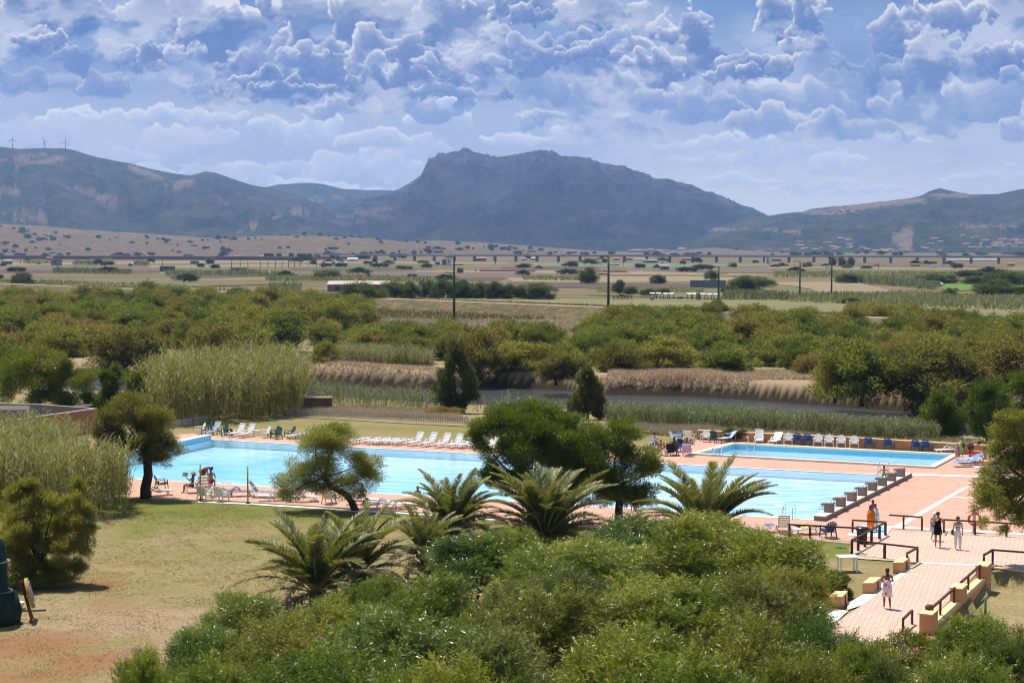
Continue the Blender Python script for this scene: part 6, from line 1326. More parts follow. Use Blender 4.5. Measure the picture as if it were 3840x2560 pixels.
picket([(628, 1607), (780, 1582)], 'white picket fence slanting at the far left of the pool lawn', .6, m=mat('white_pickets', (.66, .63, .58), (.5, .47, .42), 5, .85, .1)); picket([(1058, 1556), (1230, 1563), (1500, 1575), (1755, 1589)], 'grey picket fence between the far lawn and the reeds'); picket([(2340, 1604), (2480, 1614), (2614, 1624)], 'grey picket fence meeting the left end of the boundary wall', .6)
mb = MB()
pipe = [(950, 1568), (1080, 1565), (1300, 1576), (1500, 1588), (1740, 1601)]; tag(MB().tube([G(*p)+Vector((0, 0, .06)) for p in pipe], .05, 6).build('water_pipe', mat('grey_pipe', (.42, .38, .33), (.3, .27, .24))), 'thin grey pipe lying along the far lawn before the picket fence', 'pipe')
# stump/bundle
mb = MB(); mb.loft([(0, 0, 0, .26, .22), (0, 0, .25, .30, .24), (.04, 0, .48, .2, .16), (.05, 0, .58, .06, .05)], 11, wob=.16, seed=9); tag(mb.build('bundle', mat('dark_brown_cloth', (.05, .032, .022)), loc=G(*c1(1120, 398))+Vector((0, 0, dz))), 'dark brown bundle on the deck between the green armchair and the ladder', 'bundle')
# --- storage yard at the left
wall('yard_wall', [G(363, 1620), G(122, 1657), G(-250, 1715)], .25, 1.95, 'tall terracotta rendered wall of the storage yard at the left', m=m_terra, mc=mat('pale_wall_top', (.55, .42, .33)), capw=.01, cap=.04)
wall('yard_wall', [G(363, 1619)+Vector((-.3, .4, 0)), G(150, 1600), G(-250, 1590)], .2, 1.9, 'grey brown rear wall of the storage yard', m=mat('grey_render', (.24, .20, .17)), mc=mat('pale_wall_top2', (.50, .45, .40)), capw=.01, cap=.04)
t = empty('canopy_frame', G(60, 1630)); tag(t, 'white beam frame over the left of the storage yard', 'frame')
MB().box((-1.2, 0, 2.15), (4.6, .14, .28)).build('beam', P_WH, t)
for x in (1.0, -3.): MB().box((x, 0, 1.0), (.1, .1, 2.0)).build('post', P_WH, t)
for k, (px, py, w) in enumerate([(165, 1600, 1.), (130, 1612, .8), (190, 1606, .7), (40, 1625, .9), (90, 1622, .9)]):
    mb = MB(); rr = random.Random(k)
    for i in range(34): c = Vector((rr.uniform(-.5, .5)*w, rr.uniform(-.3, .3)*w, .9+rr.uniform(0, .75)*w)); r_ = rr.uniform(.08, .2); a = rr.uniform(0, 3.14); torusp = [(c.x+r_*math.cos(q)*math.cos(a), c.y+r_*math.cos(q)*math.sin(a), c.z+r_*math.sin(q)) for q in np.linspace(0, 6.28, 9)]; mb.tube(torusp, .025, 4)
    mb.box((0, 0, .6), (w*.9, w*.5, 1.0)); tag(mb.build('net_pile', mat('grey_netting', (.33, .32, .34), (.14, .14, .16), 12, .9, .1), loc=G(px, py)), ['biggest heap of grey netting showing over the terracotta wall', 'smaller grey heap left of the biggest netting heap', 'grey netting heap nearest the wall corner', 'grey heap under the white beam at the left edge', 'low grey heap between the white beam and the netting'][k], 'netting heap')
for k in range(3): tag(MB().box((0, 0, 0), (1.5-.3*k, .09, .05), rz=.1*k).build('plank', P_CR, loc=G(300+k*14, 1612)+Vector((0, 0, 1.96+.06*k))), ['lowest', 'middle', 'topmost'][k]+' of three pale planks laid over the yard wall corner', 'plank')
tag(MB().loft([(0, 0, 0, .02, .02), (0, .02, .35, .26, .05), (0, .03, .7, .20, .04), (0, .03, .75, .02, .02)], 14).build('chair_back', P_WH, loc=G(180, 1668)+Vector((0, 0, .35))), 'pale rounded chair back showing between the canes and the terracotta wall', 'chair')
# hut by the fence
t = empty('hut', G(1192, 1531)); tag(t, 'small brown rendered hut with a flat rusty roof beside the cane brake', 'hut')
MB().box((-.28, .5, .47), (1.95, 1.4, .95), rz=-.05).build('hut_body', mat('brown_render', (.19, .145, .11), (.15, .115, .09)), t); mb = MB(); mb.box((0, .5, 0.99), (2.55, 1.7, .08), rz=-.05); mb.build('roof', mat('rusty_roof', (.33, .20, .14), (.25, .16, .12)), t); MB().box((.95, .45, .47), (.5, 1.3, .94), rz=-.05).build('side_room', mat('brown_render_dark', (.13, .10, .085)), t)
# --- archery target and covered equipment
ta = empty('archery_target', G(88, 2328), R(104)); tag(ta, 'round straw archery target on a brown wooden easel at the left', 'archery target')
mw = mat('red_brown_wood', (.17, .055, .03), (.12, .04, .02), 6, .6, .3)
for s in (-1, 1): mb = MB(); mb.bar((s*.42, -.35, 0), (s*.2, .05, 1.62), .07, .05); mb.build('leg', mw, ta)
mb = MB(); mb.bar((0, .62, 0), (0, .08, 1.6), .07, .05); mb.build('leg', mw, ta)
for z, w in ((.72, .56), (1.0, .44)): MB().bar((-w/1.6, -.16, z), (w/1.6, -.16, z), .05, .06).build('crossbar', mw, ta)
def disc(r0, r1, y0, y1): 
    mb = MB(); n = 36; vs = []
    for y in (y0, y1):
        for k in range(n): vs.append((r1*math.cos(2*math.pi*k/n), y, r1*math.sin(2*math.pi*k/n)))
    mb.add(vs, [(k, (k+1) % n, n+(k+1) % n, n+k) for k in range(n)]+[tuple(range(n)), tuple(reversed(range(n, 2*n)))]); return mb
bt = disc(0, .62, 0, -.13).build('straw_boss', mat('coiled_straw', (.48, .32, .12), (.34, .22, .08), 18, .9, .1), ta); bt.location = (0, -.2, 1.12); bt.rotation_euler = (R(-14), 0, 0)
for r_, c_, k in ((.50, (.78, .78, .78), 0), (.40, (.03, .03, .035), 1), (.30, (.06, .25, .62), 2), (.20, (.62, .05, .04), 3), (.10, (.85, .66, .08), 4)):
    o = disc(0, r_, -.132-.004*k, -.136-.004*k).build('target_face' if k == 0 else 'scoring_ring', mat('target_paint_%s' % ['white', 'black', 'blue', 'red', 'gold'][k], c_, None, 3, .6, .2), bt)
t = empty('covered_stack', G(-28, 2338)); tag(t, 'tall stack wrapped in dark green tarpaulin at the left edge', 'covered stack')
mb = MB(); mb.loft([(0, 0, 0, 1.08, .8), (.05, 0, .5, 1.12, .82), (-.02, 0, 1.25, 1.0, .7), (-.16, 0, 1.4, .78, .6), (-.15, 0, 2.4, .76, .58), (-.2, 0, 3.3, .74, .55), (-.32, 0, 3.62, .4, .35), (-.33, 0, 3.7, .05, .05)], 22, wob=.05, seed=3); mb.build('tarpaulin', mat('dark_green_tarpaulin', (.010, .026, .022), (.022, .044, .038), 2.2, .65, .15, bump=.8, bscale=4), t)
mb = MB()
for z in (1.3, 2.5): mb.loft([(-.12, 0, z, .95-.1*(z > 2), .66), (-.12, 0, z+.04, .95-.1*(z > 2), .66)], 22)
mb.build('lashing_rope', mat('pale_rope', (.32, .34, .36)), t)
for k, (a, b, c_, d_) in enumerate([(68, 2294, 172, 2291), (-40, 2348, 86, 2343)]): tag(MB().tube([G(a, b)+Vector((0, 0, .05)), G(c_, d_)+Vector((0, 0, .05))], .035, 6).build('ground_bar', mat('green_bar', (.02, .12, .06))), ['green bar on the ground behind the archery target', 'green bar on the ground in front of the tarpaulin'][k], 'bar')
tag(MB().loft([(0, 0, .0, .02, .02), (0, 0, .25, .2, .2), (0, 0, .3, .22, .22), (0, 0, .31, .05, .05)], 16).build('plastic_basin', P_WH, loc=G(76, 2283)), 'small white basin behind the archery target easel', 'basin')
# --- towels and things
def towel(p, w, l, h, az, m, label, drop=0., name='towel'):
    mb = MB(); nx_, ny_ = 6, 8; vs = []; rr = random.Random(len(label))
    for j in range(ny_+1):
        for i in range(nx_+1):
            x = (i/nx_-.5)*w; y = (j/ny_-.5)*l; z = rr.uniform(0, .025)-drop*max(0, abs(j/ny_-.5)*2-.45)*1.3; yy = y*(1 if not drop else .35 if abs(j/ny_-.5) > .25 else .8); vs.append((x, yy, z))
    vs2 = [(a, b, c-.012) for a, b, c in vs]; n = len(vs); k = nx_+1; fs = []
    for j in range(ny_):
        for i in range(nx_): q = j*k+i; fs += [(q, q+1, q+k+1, q+k), (n+q, n+q+k, n+q+k+1, n+q+1)]
    rim = [i for i in range(k)]+[j*k+nx_ for j in range(1, ny_+1)]+[ny_*k+i for i in range(nx_-1, -1, -1)]+[j*k for j in range(ny_-1, 0, -1)]
    for a, b in zip(rim, rim[1:]+rim[:1]): fs.append((a, b, n+b, n+a))
    mb.smooth = True; mb.add(vs+vs2, fs); o = mb.build(name, m); o.location = (p[0], p[1], h); o.rotation_euler = (0, 0, R(az)); tag(o, label, 'towel'); return o
def cloth(n, a, b=None, sc=5.): return (MATS[n] if n in MATS else mat(n, a, b, sc, .9, .05, lo=.48, hi=.54))
def vtowel(p, w, h0, h1, az, m, label):
    """a towel hanging over a chair back"""
    mb = MB(); mb.xprism([(-.03, h0), (-.05, h1-.02), (-.02, h1+.02), (.04, h1+.02), (.07, h1-.02), (.10, h0+.1), (.085, h0+.1), (.05, h1-.04), (-.015, h1-.03), (-.015, h0)], -w/2, w/2); o = mb.build('towel', m); o.location = (p[0], p[1], 0); o.rotation_euler = (0, 0, R(az)); tag(o, label, 'towel'); return o
vtowel(zg(c1(222, 1060)), .62, .38, .92, 112, cloth('orange_red_towel', (.55, .10, .03)), 'orange red towel hanging over the lounger back under the tamarisk'); vtowel(zg(c1(214, 1062)), .26, .66, .95, 112, cloth('pale_blue_towel', (.58, .62, .78)), 'small pale blue towel on top of the orange red one')
vtowel(G(*c3(622, 590)), .66, .40, .95, 176, cloth('lilac_towel', (.58, .46, .66)), 'lilac towel hanging over the back of the white armchair'); vtowel(G(*c3(400, 580)), .55, .3, .96, 188, cloth('black_cloth', (.02, .03, .03)), 'dark cloth over the back of the blackish armchair')
vtowel(G(*c3(535, 505)), .5, .25, .92, 120, cloth('navy_cloth', (.02, .035, .07)), 'dark navy clothes hanging on the navy armchair')
vtowel(G(*c1(770, 1010)), .4, .25, .7, -70, cloth('crimson_towel', (.42, .03, .04)), 'crimson towel on the side of the cream armchair')
towel(G(*c3(1180, 385)), .5, .4, dz+.62, 20, cloth('blue_print_towel', (.16, .24, .5), (.7, .75, .85), 9), 'blue patterned towel at the head of the folding sunbed')
towel(G(3632, 1744), .6, 1.3, dz+.42, -82, cloth('green_yellow_towel', (.10, .42, .32), (.80, .72, .15), 4), 'green and yellow towel spread on the front sunbed')
towel(G(3660, 1746), .6, .9, dz+.45, -82, cloth('white_towel', (.82, .84, .86)), 'white towel spread over the front sunbed'); towel(G(3660, 1733), .6, 1.2, dz+.47, -82, cloth('red_towel', (.60, .04, .04)), 'red towel lying on the second blue sunbed'); towel(G(3667, 1712), .55, .5, dz+.35, -60, cloth('orange_towel', (.75, .22, .04)), 'orange cloth heap in front of the bending woman')
towel(G(3034, 2004), .45, 1.0, dz+.36, -72, cloth('yellow_towel', (.85, .62, .06)), 'yellow towel on the flat lounger behind the railing'); towel(G(2998, 2003), .4, .4, dz+.37, -70, cloth('black_towel', (.02, .02, .022)), 'black cloth at the foot of the flat lounger behind the railing'); towel(G(2926, 1965), .5, .4, dz+.96, 5, cloth('white_yellow_towel', (.8, .8, .78), (.85, .75, .1), 4), 'white and yellow towel heaped on the cream lounger back by the railing')
towel(G(2885, 1998), .5, .8, dz+.38, 0, cloth('blue_bag_cloth', (.05, .12, .35), (.2, .3, .5), 6), 'blue cloth on the deck at the left of the cream lounger')
towel(zg(c2(1615, 515)), .5, .7, dz+.36, -36, cloth('pale_towel', (.80, .80, .82)), 'pale towel on the lounger left of the reclining sunbather'); towel(zg(c2(1850, 535)), .5, .8, dz+.36, -36, cloth('grey_towel', (.5, .55, .6)), 'grey towel on the last lounger of the far row')
towel(G(*c2(400, 1120)), .5, .5, dz+.36, 95, cloth('pink_towel', (.75, .58, .60)), 'pale pink towel beside the woman with bare back')
towel(zg(c1(330, 1020)), .4, .3, dz+.38, 100, cloth('yellow_print', (.6, .5, .12), (.25, .2, .1), 8), 'yellow patterned bag on the lounger under the tamarisk'); towel(zg(c1(1085, 1010)), .45, .5, dz+.48, 100, cloth('red_white_towel', (.5, .06, .08), (.75, .6, .6), 8), 'red and white towel heap between the lounger and the grey one')
t = MB(); t.loft([(0, 0, 0, .2, .15), (0, 0, .2, .24, .17), (0, 0, .36, .16, .1), (0, 0, .42, .05, .04)], 12, wob=.1, seed=2); tag(t.build('beach_bag', cloth('dark_bag', (.02, .03, .04), (.3, .35, .4), 4), loc=G(*c2(515, 1165))+Vector((0, 0, dz))), 'dark bag on the deck beside the woman with bare back', 'bag')
# ------------------------------------------------------------------ people
SKINS = {'tan': (.34, .17, .105), 'brown': (.22, .105, .065), 'fair': (.50, .31, .22), 'dark': (.12, .06, .04)}
def skinm(k): return mat('skin_'+k, SKINS[k], tuple(v*.88 for v in SKINS[k]), 6, .5, .35)
M_HAIR = mat('dark_hair', (.018, .012, .010), (.035, .022, .016), 8, .5, .4, stretch=(1, 1, .2)); M_EYE = mat('eye_dark', (.02, .015, .012)); M_LIP = mat('lip_red', (.30, .09, .07))
def V3(*a): return Vector(a)
STAND = dict(pelvis=(0, 0, .95), waist=(0, 0, 1.08), chest=(0, 0, 1.30), neck=(0, .01, 1.44), head=(0, -.01, 1.60),
    hipL=(.09, 0, .90), kneeL=(.10, -.01, .50), ankL=(.10, .02, .08), hipR=(-.09, 0, .90), kneeR=(-.10, -.01, .50), ankR=(-.10, .02, .08),
    shL=(.17, .0, 1.39), elL=(.22, .02, 1.11), wrL=(.24, -.04, .86), shR=(-.17, .0, 1.39), elR=(-.22, .02, 1.11), wrR=(-.24, -.04, .86))
def skinmesh(name, nodes, edges, radii, sub=1, root=0):
    me = bpy.data.meshes.new(name); me.from_pydata([tuple(n) for n in nodes], edges, []); o = bpy.data.objects.new('tmp', me); COL.objects.link(o)
    md = o.modifiers.new('s', 'SKIN'); md.use_smooth_shade = True; md.branch_smoothing = .3
    sv = me.skin_vertices[0].data
    for i, r in enumerate(radii): sv[i].radius = r if isinstance(r, tuple) else (r, r); sv[i].use_root = (i == root)
    if sub: s2 = o.modifiers.new('u', 'SUBSURF'); s2.levels = sub; s2.render_levels = sub
    dg = bpy.context.evaluated_depsgraph_get(); dg.update(); r = bpy.data.meshes.new_from_object(o.evaluated_get(dg)); r.name = name
    bpy.data.objects.remove(o); return r
def person(label, loc, az, pose=None, skin='tan', clothes=(), hair='short', s=1., z=None, slim=1., head_turn=(0, 0), hair_m=None, foot=(0, -1, 0)):
    """body: one skinned surface grown on the posed skeleton; hair and clothes are its children"""
    J = {k: Vector(v) for k, v in STAND.items()}
    for k, v in (pose or {}).items(): J[k] = Vector(v)
    nodes = []; rad = []; edges = []; ix = {}
    def nd(k, p, r, par=None):
        ix[k] = len(nodes); nodes.append(Vector(p)); rad.append(r if isinstance(r, tuple) else (r, r))
        if par is not None: edges.append((ix[par], ix[k]))
    w = slim
    nd('pelvis', J['pelvis'], (.135*w, .105*w)); nd('waist', J['waist'], (.115*w, .09*w), 'pelvis'); nd('chest', J['chest'], (.145*w, .105*w), 'waist'); nd('neck', J['neck'], .062, 'chest')
    hd = J['head']; up = (hd-J['neck']).normalized(); nd('jaw', hd-up*.075, (.062, .066), 'neck'); nd('headm', hd, (.078, .092), 'jaw'); nd('headt', hd+up*.075, (.066, .078), 'headm')
    tx, tz = head_turn; fw = Vector((math.sin(tx), -math.cos(tx), math.sin(tz))); fw = (fw-up*fw.dot(up)).normalized(); rt = fw.cross(up).normalized()
    nd('nose', hd+fw*.105-up*.012, .012, 'headm')
    for sgn in (-1, 1): nd('ear%d' % sgn, hd+rt*.088*sgn-up*.01, .014, 'headm')
    for S in ('L', 'R'):
        nd('hip'+S, J['hip'+S], .088*w, 'pelvis'); th = J['hip'+S].lerp(J['knee'+S], .45); nd('th'+S, th, .076*w, 'hip'+S); nd('knee'+S, J['knee'+S], .053, 'th'+S); cf = J['knee'+S].lerp(J['ank'+S], .3); nd('calf'+S, cf, .054, 'knee'+S); nd('ank'+S, J['ank'+S], .034, 'calf'+S)
        fd = Vector(pose.get('foot'+S, foot)).normalized() if pose else Vector(foot).normalized(); nd('ball'+S, J['ank'+S]+fd*.12-Vector((0, 0, .045)), (.036, .022), 'ank'+S); nd('toe'+S, J['ank'+S]+fd*.18-Vector((0, 0, .052)), (.030, .016), 'ball'+S)
        nd('sh'+S, J['sh'+S], .052, 'chest'); ua = J['sh'+S].lerp(J['el'+S], .5); nd('ua'+S, ua, .044*w, 'sh'+S); nd('el'+S, J['el'+S], .035, 'ua'+S); fa = J['el'+S].lerp(J['wr'+S], .35); nd('fa'+S, fa, .036, 'el'+S); nd('wr'+S, J['wr'+S], .023, 'fa'+S)
        d = (J['wr'+S]-J['el'+S]).normalized(); sd_ = d.cross(Vector((0, 1, .2))).normalized(); nn = sd_.cross(d)
        nd('palm'+S, J['wr'+S]+d*.055, (.030, .016), 'wr'+S)
        for q, (o_, L) in enumerate(((-.026, .062), (-.009, .072), (.009, .068), (.026, .052))):
            b = J['wr'+S]+d*.092+sd_*o_; nd('f%d%s' % (q, S), b, .009, 'palm'+S); nd('g%d%s' % (q, S), b+d*L*.55+nn*.012, .0085, 'f%d%s' % (q, S)); nd('h%d%s' % (q, S), b+d*L+nn*.032, .007, 'g%d%s' % (q, S))
        tb_ = J['wr'+S]+d*.03-sd_*.03; nd('t1'+S, tb_, .011, 'palm'+S); nd('t2'+S, tb_-sd_*.025+d*.04+nn*.01, .009, 't1'+S)
    body = link('person', skinmesh('body', nodes, edges, rad, 1), skinm(skin)); loc = Vector(loc)
    body.location = (loc.x, loc.y, loc.z if z is None else z); body.rotation_euler = (0, 0, R(az)); body.scale = (s, s, s); tag(body, label, 'person')
    mb = MB()
    for sgn in (-1, 1): c = hd+fw*.083+rt*.03*sgn+up*.012; mb.loft([(c.x, c.y, c.z-.008, .004, .004), (c.x, c.y, c.z, .012, .012), (c.x, c.y, c.z+.008, .004, .004)], 8)
    mb.build('eyes', M_EYE, body); c = hd+fw*.078-up*.05; mb = MB(); mb.bar(c-rt*.022, c+rt*.022, .012, .01); mb.build('mouth', M_LIP, body)
    # hair: a cap, plus a fall of hair behind
    hm_ = hair_m or M_HAIR; hb = MB(); n = 14; rows = []
    M3 = Matrix((rt, -fw, up)).transposed()
    for i in range(7):
        ph = math.pi*.5*(1-i/4.2); rows.append([hd+up*.012+M3 @ Vector((.092*math.cos(ph)*math.cos(2*math.pi*k/n), .105*math.cos(ph)*math.sin(2*math.pi*k/n)+.014, .118*math.sin(ph) if i < 5 else .118*math.sin(ph)*(1 if math.sin(2*math.pi*k/n) > -.2 else .1))) for k in range(n)])
    vs = [p for r_ in rows for p in r_]; hb.smooth = True; hb.add(vs, [(i*n+k, i*n+(k+1) % n, (i+1)*n+(k+1) % n, (i+1)*n+k) for i in range(6) for k in range(n)]+[tuple(range(n))])
    if hair in ('long', 'pony', 'bob'):
        L = {'long': .36, 'pony': .26, 'bob': .14}[hair]; wd = {'long': .085, 'pony': .04, 'bob': .10}[hair]; bk = -fw
        pts = [hd+up*.06+bk*.06, hd-up*.02+bk*.095, hd-Vector((0, 0, L*.5))+bk*.10, hd-Vector((0, 0, L))+bk*.085]
        hb.tube(pts, [wd*.8, wd, wd*.9, wd*.35], 9)
        if hair == 'long':
            for sgn in (-1, 1): hb.tube([hd+rt*.07*sgn+up*.04, hd+rt*.085*sgn-up*.06, hd+rt*.085*sgn-Vector((0, 0, .24))+fw*.03], [.03, .032, .012], 7)
    hb.build('hair', hm_, body)
    NM = {k: nodes[i] for k, i in ix.items()}; RD = {k: rad[i] for k, i in ix.items()}
    for c in clothes:
        kind, m = c[0], c[1]
        if kind == 'hat':
            mb = MB(); o = hd+up*.03; wdt = c[2] if len(c) > 2 else .2; mb.loft([(o.x, o.y, o.z-.01, wdt, wdt), (o.x, o.y, o.z+.012, wdt, wdt), (o.x, o.y, o.z+.02, .112, .118), (o.x, o.y, o.z+.10, .10, .105), (o.x, o.y, o.z+.125, .05, .05)], 18); mb.build('hat', m, body); continue
        if kind == 'loft':
            mb = MB(); mb.loft(c[2], 18, wob=.05, seed=len(label)); mb.build(c[3] if len(c) > 3 else 'wrap', m, body); continue
        seq = {'shirt': [('pelvis', None), ('waist', 'pelvis'), ('chest', 'waist'), ('neck', 'chest'), ('shL', 'chest'), ('uaL', 'shL'), ('shR', 'chest'), ('uaR', 'shR')],
               'longshirt': [('pelvis', None), ('waist', 'pelvis'), ('chest', 'waist'), ('neck', 'chest'), ('shL', 'chest'), ('uaL', 'shL'), ('elL', 'uaL'), ('faL', 'elL'), ('shR', 'chest'), ('uaR', 'shR'), ('elR', 'uaR'), ('faR', 'elR')],
               'shorts': [('pelvis', None), ('hipL', 'pelvis'), ('thL', 'hipL'), ('hipR', 'pelvis'), ('thR', 'hipR')], 'trousers': [('waist', None), ('pelvis', 'waist'), ('hipL', 'pelvis'), ('thL', 'hipL'), ('kneeL', 'thL'), ('calfL', 'kneeL'), ('ankL', 'calfL'), ('hipR', 'pelvis'), ('thR', 'hipR'), ('kneeR', 'thR'), ('calfR', 'kneeR'), ('ankR', 'calfR')],
               'trunks': [('pelvis', None), ('hipL', 'pelvis'), ('hipR', 'pelvis')], 'top': [('waist', None), ('chest', 'waist')], 'bra': [('c1', None), ('c2', 'c1')]}[kind]
        off = c[2] if len(c) > 2 else .014; nn_ = []; ed = []; rr_ = []; jx = {}
        NM['c1'] = NM['chest'].lerp(NM['waist'], .25); NM['c2'] = NM['chest'].lerp(NM['neck'], .1); RD['c1'] = (.140*w, .100*w); RD['c2'] = (.142*w, .102*w)
        for k, par in seq:
            p = NM[k].copy()
            if kind == 'shirt' and k == 'neck': p = NM['chest'].lerp(NM['neck'], .55)
            r0 = RD[k]; e_ = off*(2.2 if kind == 'trousers' and k in ('calfL', 'calfR', 'ankL', 'ankR', 'kneeL', 'kneeR') else 1)
            jx[k] = len(nn_); nn_.append(p); rr_.append((r0[0]+e_, r0[1]+e_))
            if par: ed.append((jx[par], jx[k]))
        nm_ = {'longshirt': 'shirt', 'top': 'vest', 'bra': 'bikini_top'}.get(kind, kind)
        link(nm_, skinmesh(nm_, nn_, ed, rr_, 1), m, body)
    return body
D0 = dz+.004
def lay(d, **k): e = dict(d); e.update(k); return e
WALK = dict(kneeL=(.10, -.13, .50), ankL=(.10, -.10, .09), kneeR=(-.10, -.02, .49), ankR=(-.10, .22, .14), elL=(.23, .08, 1.12), wrL=(.24, .02, .87), elR=(-.23, -.02, 1.12), wrR=(-.24, -.14, .90), footR=(0, -.8, -.6))
SIT = dict(pelvis=(0, .02, .50), waist=(0, .06, .62), chest=(0, .12, .84), neck=(0, .12, .98), head=(0, .09, 1.14), hipL=(.09, 0, .47), kneeL=(.12, -.42, .50), ankL=(.12, -.48, .08), hipR=(-.09, 0, .47), kneeR=(-.12, -.42, .50), ankR=(-.12, -.46, .08),
    shL=(.17, .12, .93), elL=(.25, -.02, .70), wrL=(.20, -.24, .64), shR=(-.17, .12, .93), elR=(-.25, -.02, .70), wrR=(-.20, -.24, .64))
# walkers
mp = cloth('pink_printed_towel', (.80, .52, .55), (.78, .74, .74), 5)
woman = person('bare shouldered person wrapped in a pink and white towel walking up the paving', G(3326, 2287), 176, lay(WALK, wrL=(.10, -.16, 1.14), elL=(.24, .0, 1.16), wrR=(-.10, -.16, 1.14), elR=(-.24, .0, 1.16)), 'brown', [('loft', mp, [(0, 0, .52, .215, .17), (0, .0, .70, .205, .165), (0, 0, .92, .19, .155), (0, 0, 1.10, .16, .135), (0, 0, 1.22, .165, .14)], 'wrap')], 'pony', .99, D0+.004, 1.02)
for (x, y, z_, r_, c_) in [(-.08, .155, .86, .075, (.82, .80, .80)), (.09, .15, 1.02, .05, (.55, .06, .12)), (-.02, .172, .74, .05, (.82, .80, .80)), (.08, .165, .66, .04, (.05, .04, .05))]:
    mb = MB(); mb.loft([(x, y, z_-r_, r_*.3, .02), (x, y, z_-r_*.5, r_*.8, .022), (x, y, z_, r_, .024), (x, y, z_+r_*.6, r_*.7, .022), (x, y, z_+r_, r_*.2, .02)], 10); mb.build('towel_motif', cloth('motif_%d' % int(c_[1]*100), c_), woman)
bk = cloth('black_dress', (.012, .012, .015)); wb = person('person in a short black dress drinking and holding a bottle in the other hand', G(3516, 2056), -8, lay(WALK, elR=(-.25, -.10, 1.14), wrR=(-.09, -.20, 1.38), elL=(.26, .02, 1.12), wrL=(.30, -.08, .90), ankR=(-.09, .1, .10)), 'tan', [('loft', bk, [(0, 0, .62, .20, .15), (0, 0, .80, .19, .145), (0, 0, .95, .165, .135), (0, 0, 1.10, .135, .115), (0, 0, 1.27, .155, .125), (0, 0, 1.34, .10, .09)], 'dress')], 'bob', 1.04, D0)
def bottle(p, c1_, c2_, label, s=1., tilt=(0, 0, 0)):
    t = empty('bottle', p); t.rotation_euler = tilt; tag(t, label, 'bottle'); MB().loft([(0, 0, 0, .035*s, .035*s), (0, 0, .15*s, .036*s, .036*s), (0, 0, .20*s, .014*s, .014*s), (0, 0, .22*s, .014*s, .014*s)], 12).build('bottle_body', c1_, t); MB().loft([(0, 0, .22*s, .017*s, .017*s), (0, 0, .245*s, .017*s, .017*s)], 10).build('cap', c2_, t)
bottle(G(3516, 2056)+Vector((-.13, -.30, 1.45)), cloth('yellow_drink', (.8, .6, .08)), P_WH, 'yellow bottle held to the mouth of the person in the black dress', 1., (R(60), 0, 0)); bottle(G(3516, 2056)+Vector((.34, -.12, .66)), cloth('clear_blue_bottle', (.45, .62, .75)), cloth('red_cap', (.6, .05, .05)), 'clear blue bottle in the lowered hand beside the black dress', 1.3, (0, R(25), 0))
person('child in a white cap with a light blue towel, just behind the black dress', G(3503, 2031), 0, WALK, 'tan', [('trunks', bk), ('hat', cloth('white_cap', (.80, .78, .76)), .125), ('loft', cloth('sky_towel', (.25, .55, .75), (.75, .8, .85), 4), [(-.14, -.02, .58, .17, .14), (-.12, 0, .8, .16, .15), (-.10, 0, 1.05, .12, .12), (-.08, 0, 1.2, .08, .09)], 'towel_wrap')], 'short', .84, D0)
wt = cloth('white_trousers', (.78, .76, .80)); sm = mat('striped_top', (.62, .64, .68), (.03, .04, .08), 9, .9, .05, lo=.5, hi=.52, stretch=(.02, .02, 3), detail=0)
person('person in white trousers and a striped top walking past the railing', G(3591, 2064), -6, lay(WALK, ankR=(-.08, .16, .12)), 'tan', [('trousers', wt, .016), ('shirt', sm, .014)], 'bob', .96, D0)
mb = MB(); mb.loft([(0, 0, 0, .07, .12), (0, 0, .2, .08, .14), (0, 0, .26, .03, .05)], 10); b_ = G(3591, 2064); tag(mb.build('shoulder_bag', cloth('dark_leather', (.02, .018, .02)), loc=(b_.x-.24, b_.y+.05, .80)), 'dark shoulder bag of the person in white trousers', 'bag')
og = cloth('orange_towelling', (.85, .19, .02), (.75, .15, .02), 3)
person('girl wrapped in a bright orange towel behind the railing', G(3265, 1999), 6, lay(STAND, elL=(.2, -.08, 1.12), wrL=(.06, -.2, 1.0), elR=(-.2, -.08, 1.12), wrR=(-.06, -.2, 1.0)), 'tan', [('loft', og, [(0, 0, .34, .235, .20), (0, 0, .6, .245, .2), (0, -.02, .85, .27, .23), (0, 0, 1.1, .27, .21), (0, 0, 1.3, .22, .15), (0, 0, 1.42, .09, .08)], 'towel_wrap')], 'long', .83, D0)
person('girl in a blue and white towel half hidden behind the orange towel', G(3281, 1994), 20, STAND, 'tan', [('loft', cloth('blue_white_towel', (.20, .50, .78), (.70, .76, .82), 4), [(.02, 0, .45, .2, .18), (0, 0, .8, .24, .2), (0, 0, 1.1, .25, .2), (0, 0, 1.3, .21, .15), (0, 0, 1.42, .09, .08)], 'towel_wrap')], 'pony', .84, D0)
person('girl in a magenta top with dark hair standing behind the two wrapped girls', G(3272, 1978), 190, STAND, 'tan', [('longshirt', cloth('magenta_cotton', (.50, .06, .28)), .02), ('shorts', cloth('magenta_cotton', None))], 'pony', .84, D0, 1.05)
lad = G(*c4(1105, 828)); person('girl climbing the ladder at the far right of the main pool', lad+Vector((0, -.35, 0)), 178, lay(STAND, elL=(.36, -.06, 1.22), wrL=(.46, -.16, 1.06), elR=(-.36, -.06, 1.22), wrR=(-.46, -.16, 1.06)), 'tan', [('top', cloth('teal_swimsuit', (.10, .45, .48)), .012), ('trunks', cloth('teal_swimsuit', None))], 'bob', .8, -.66)
sw = G(*c2(1078, 1035)); person('dark haired swimmer, only the head and shoulders above the water', sw, 150, STAND, 'brown', [('trunks', bk)], 'short', 1., -1.20)
sw2 = G(2382, 1920); person('reddish haired bather standing in the pool behind the palm fronds', sw2, 170, STAND, 'tan', [('trunks', bk)], 'bob', 1., -.95, hair_m=mat('auburn_hair', (.14, .05, .025)))
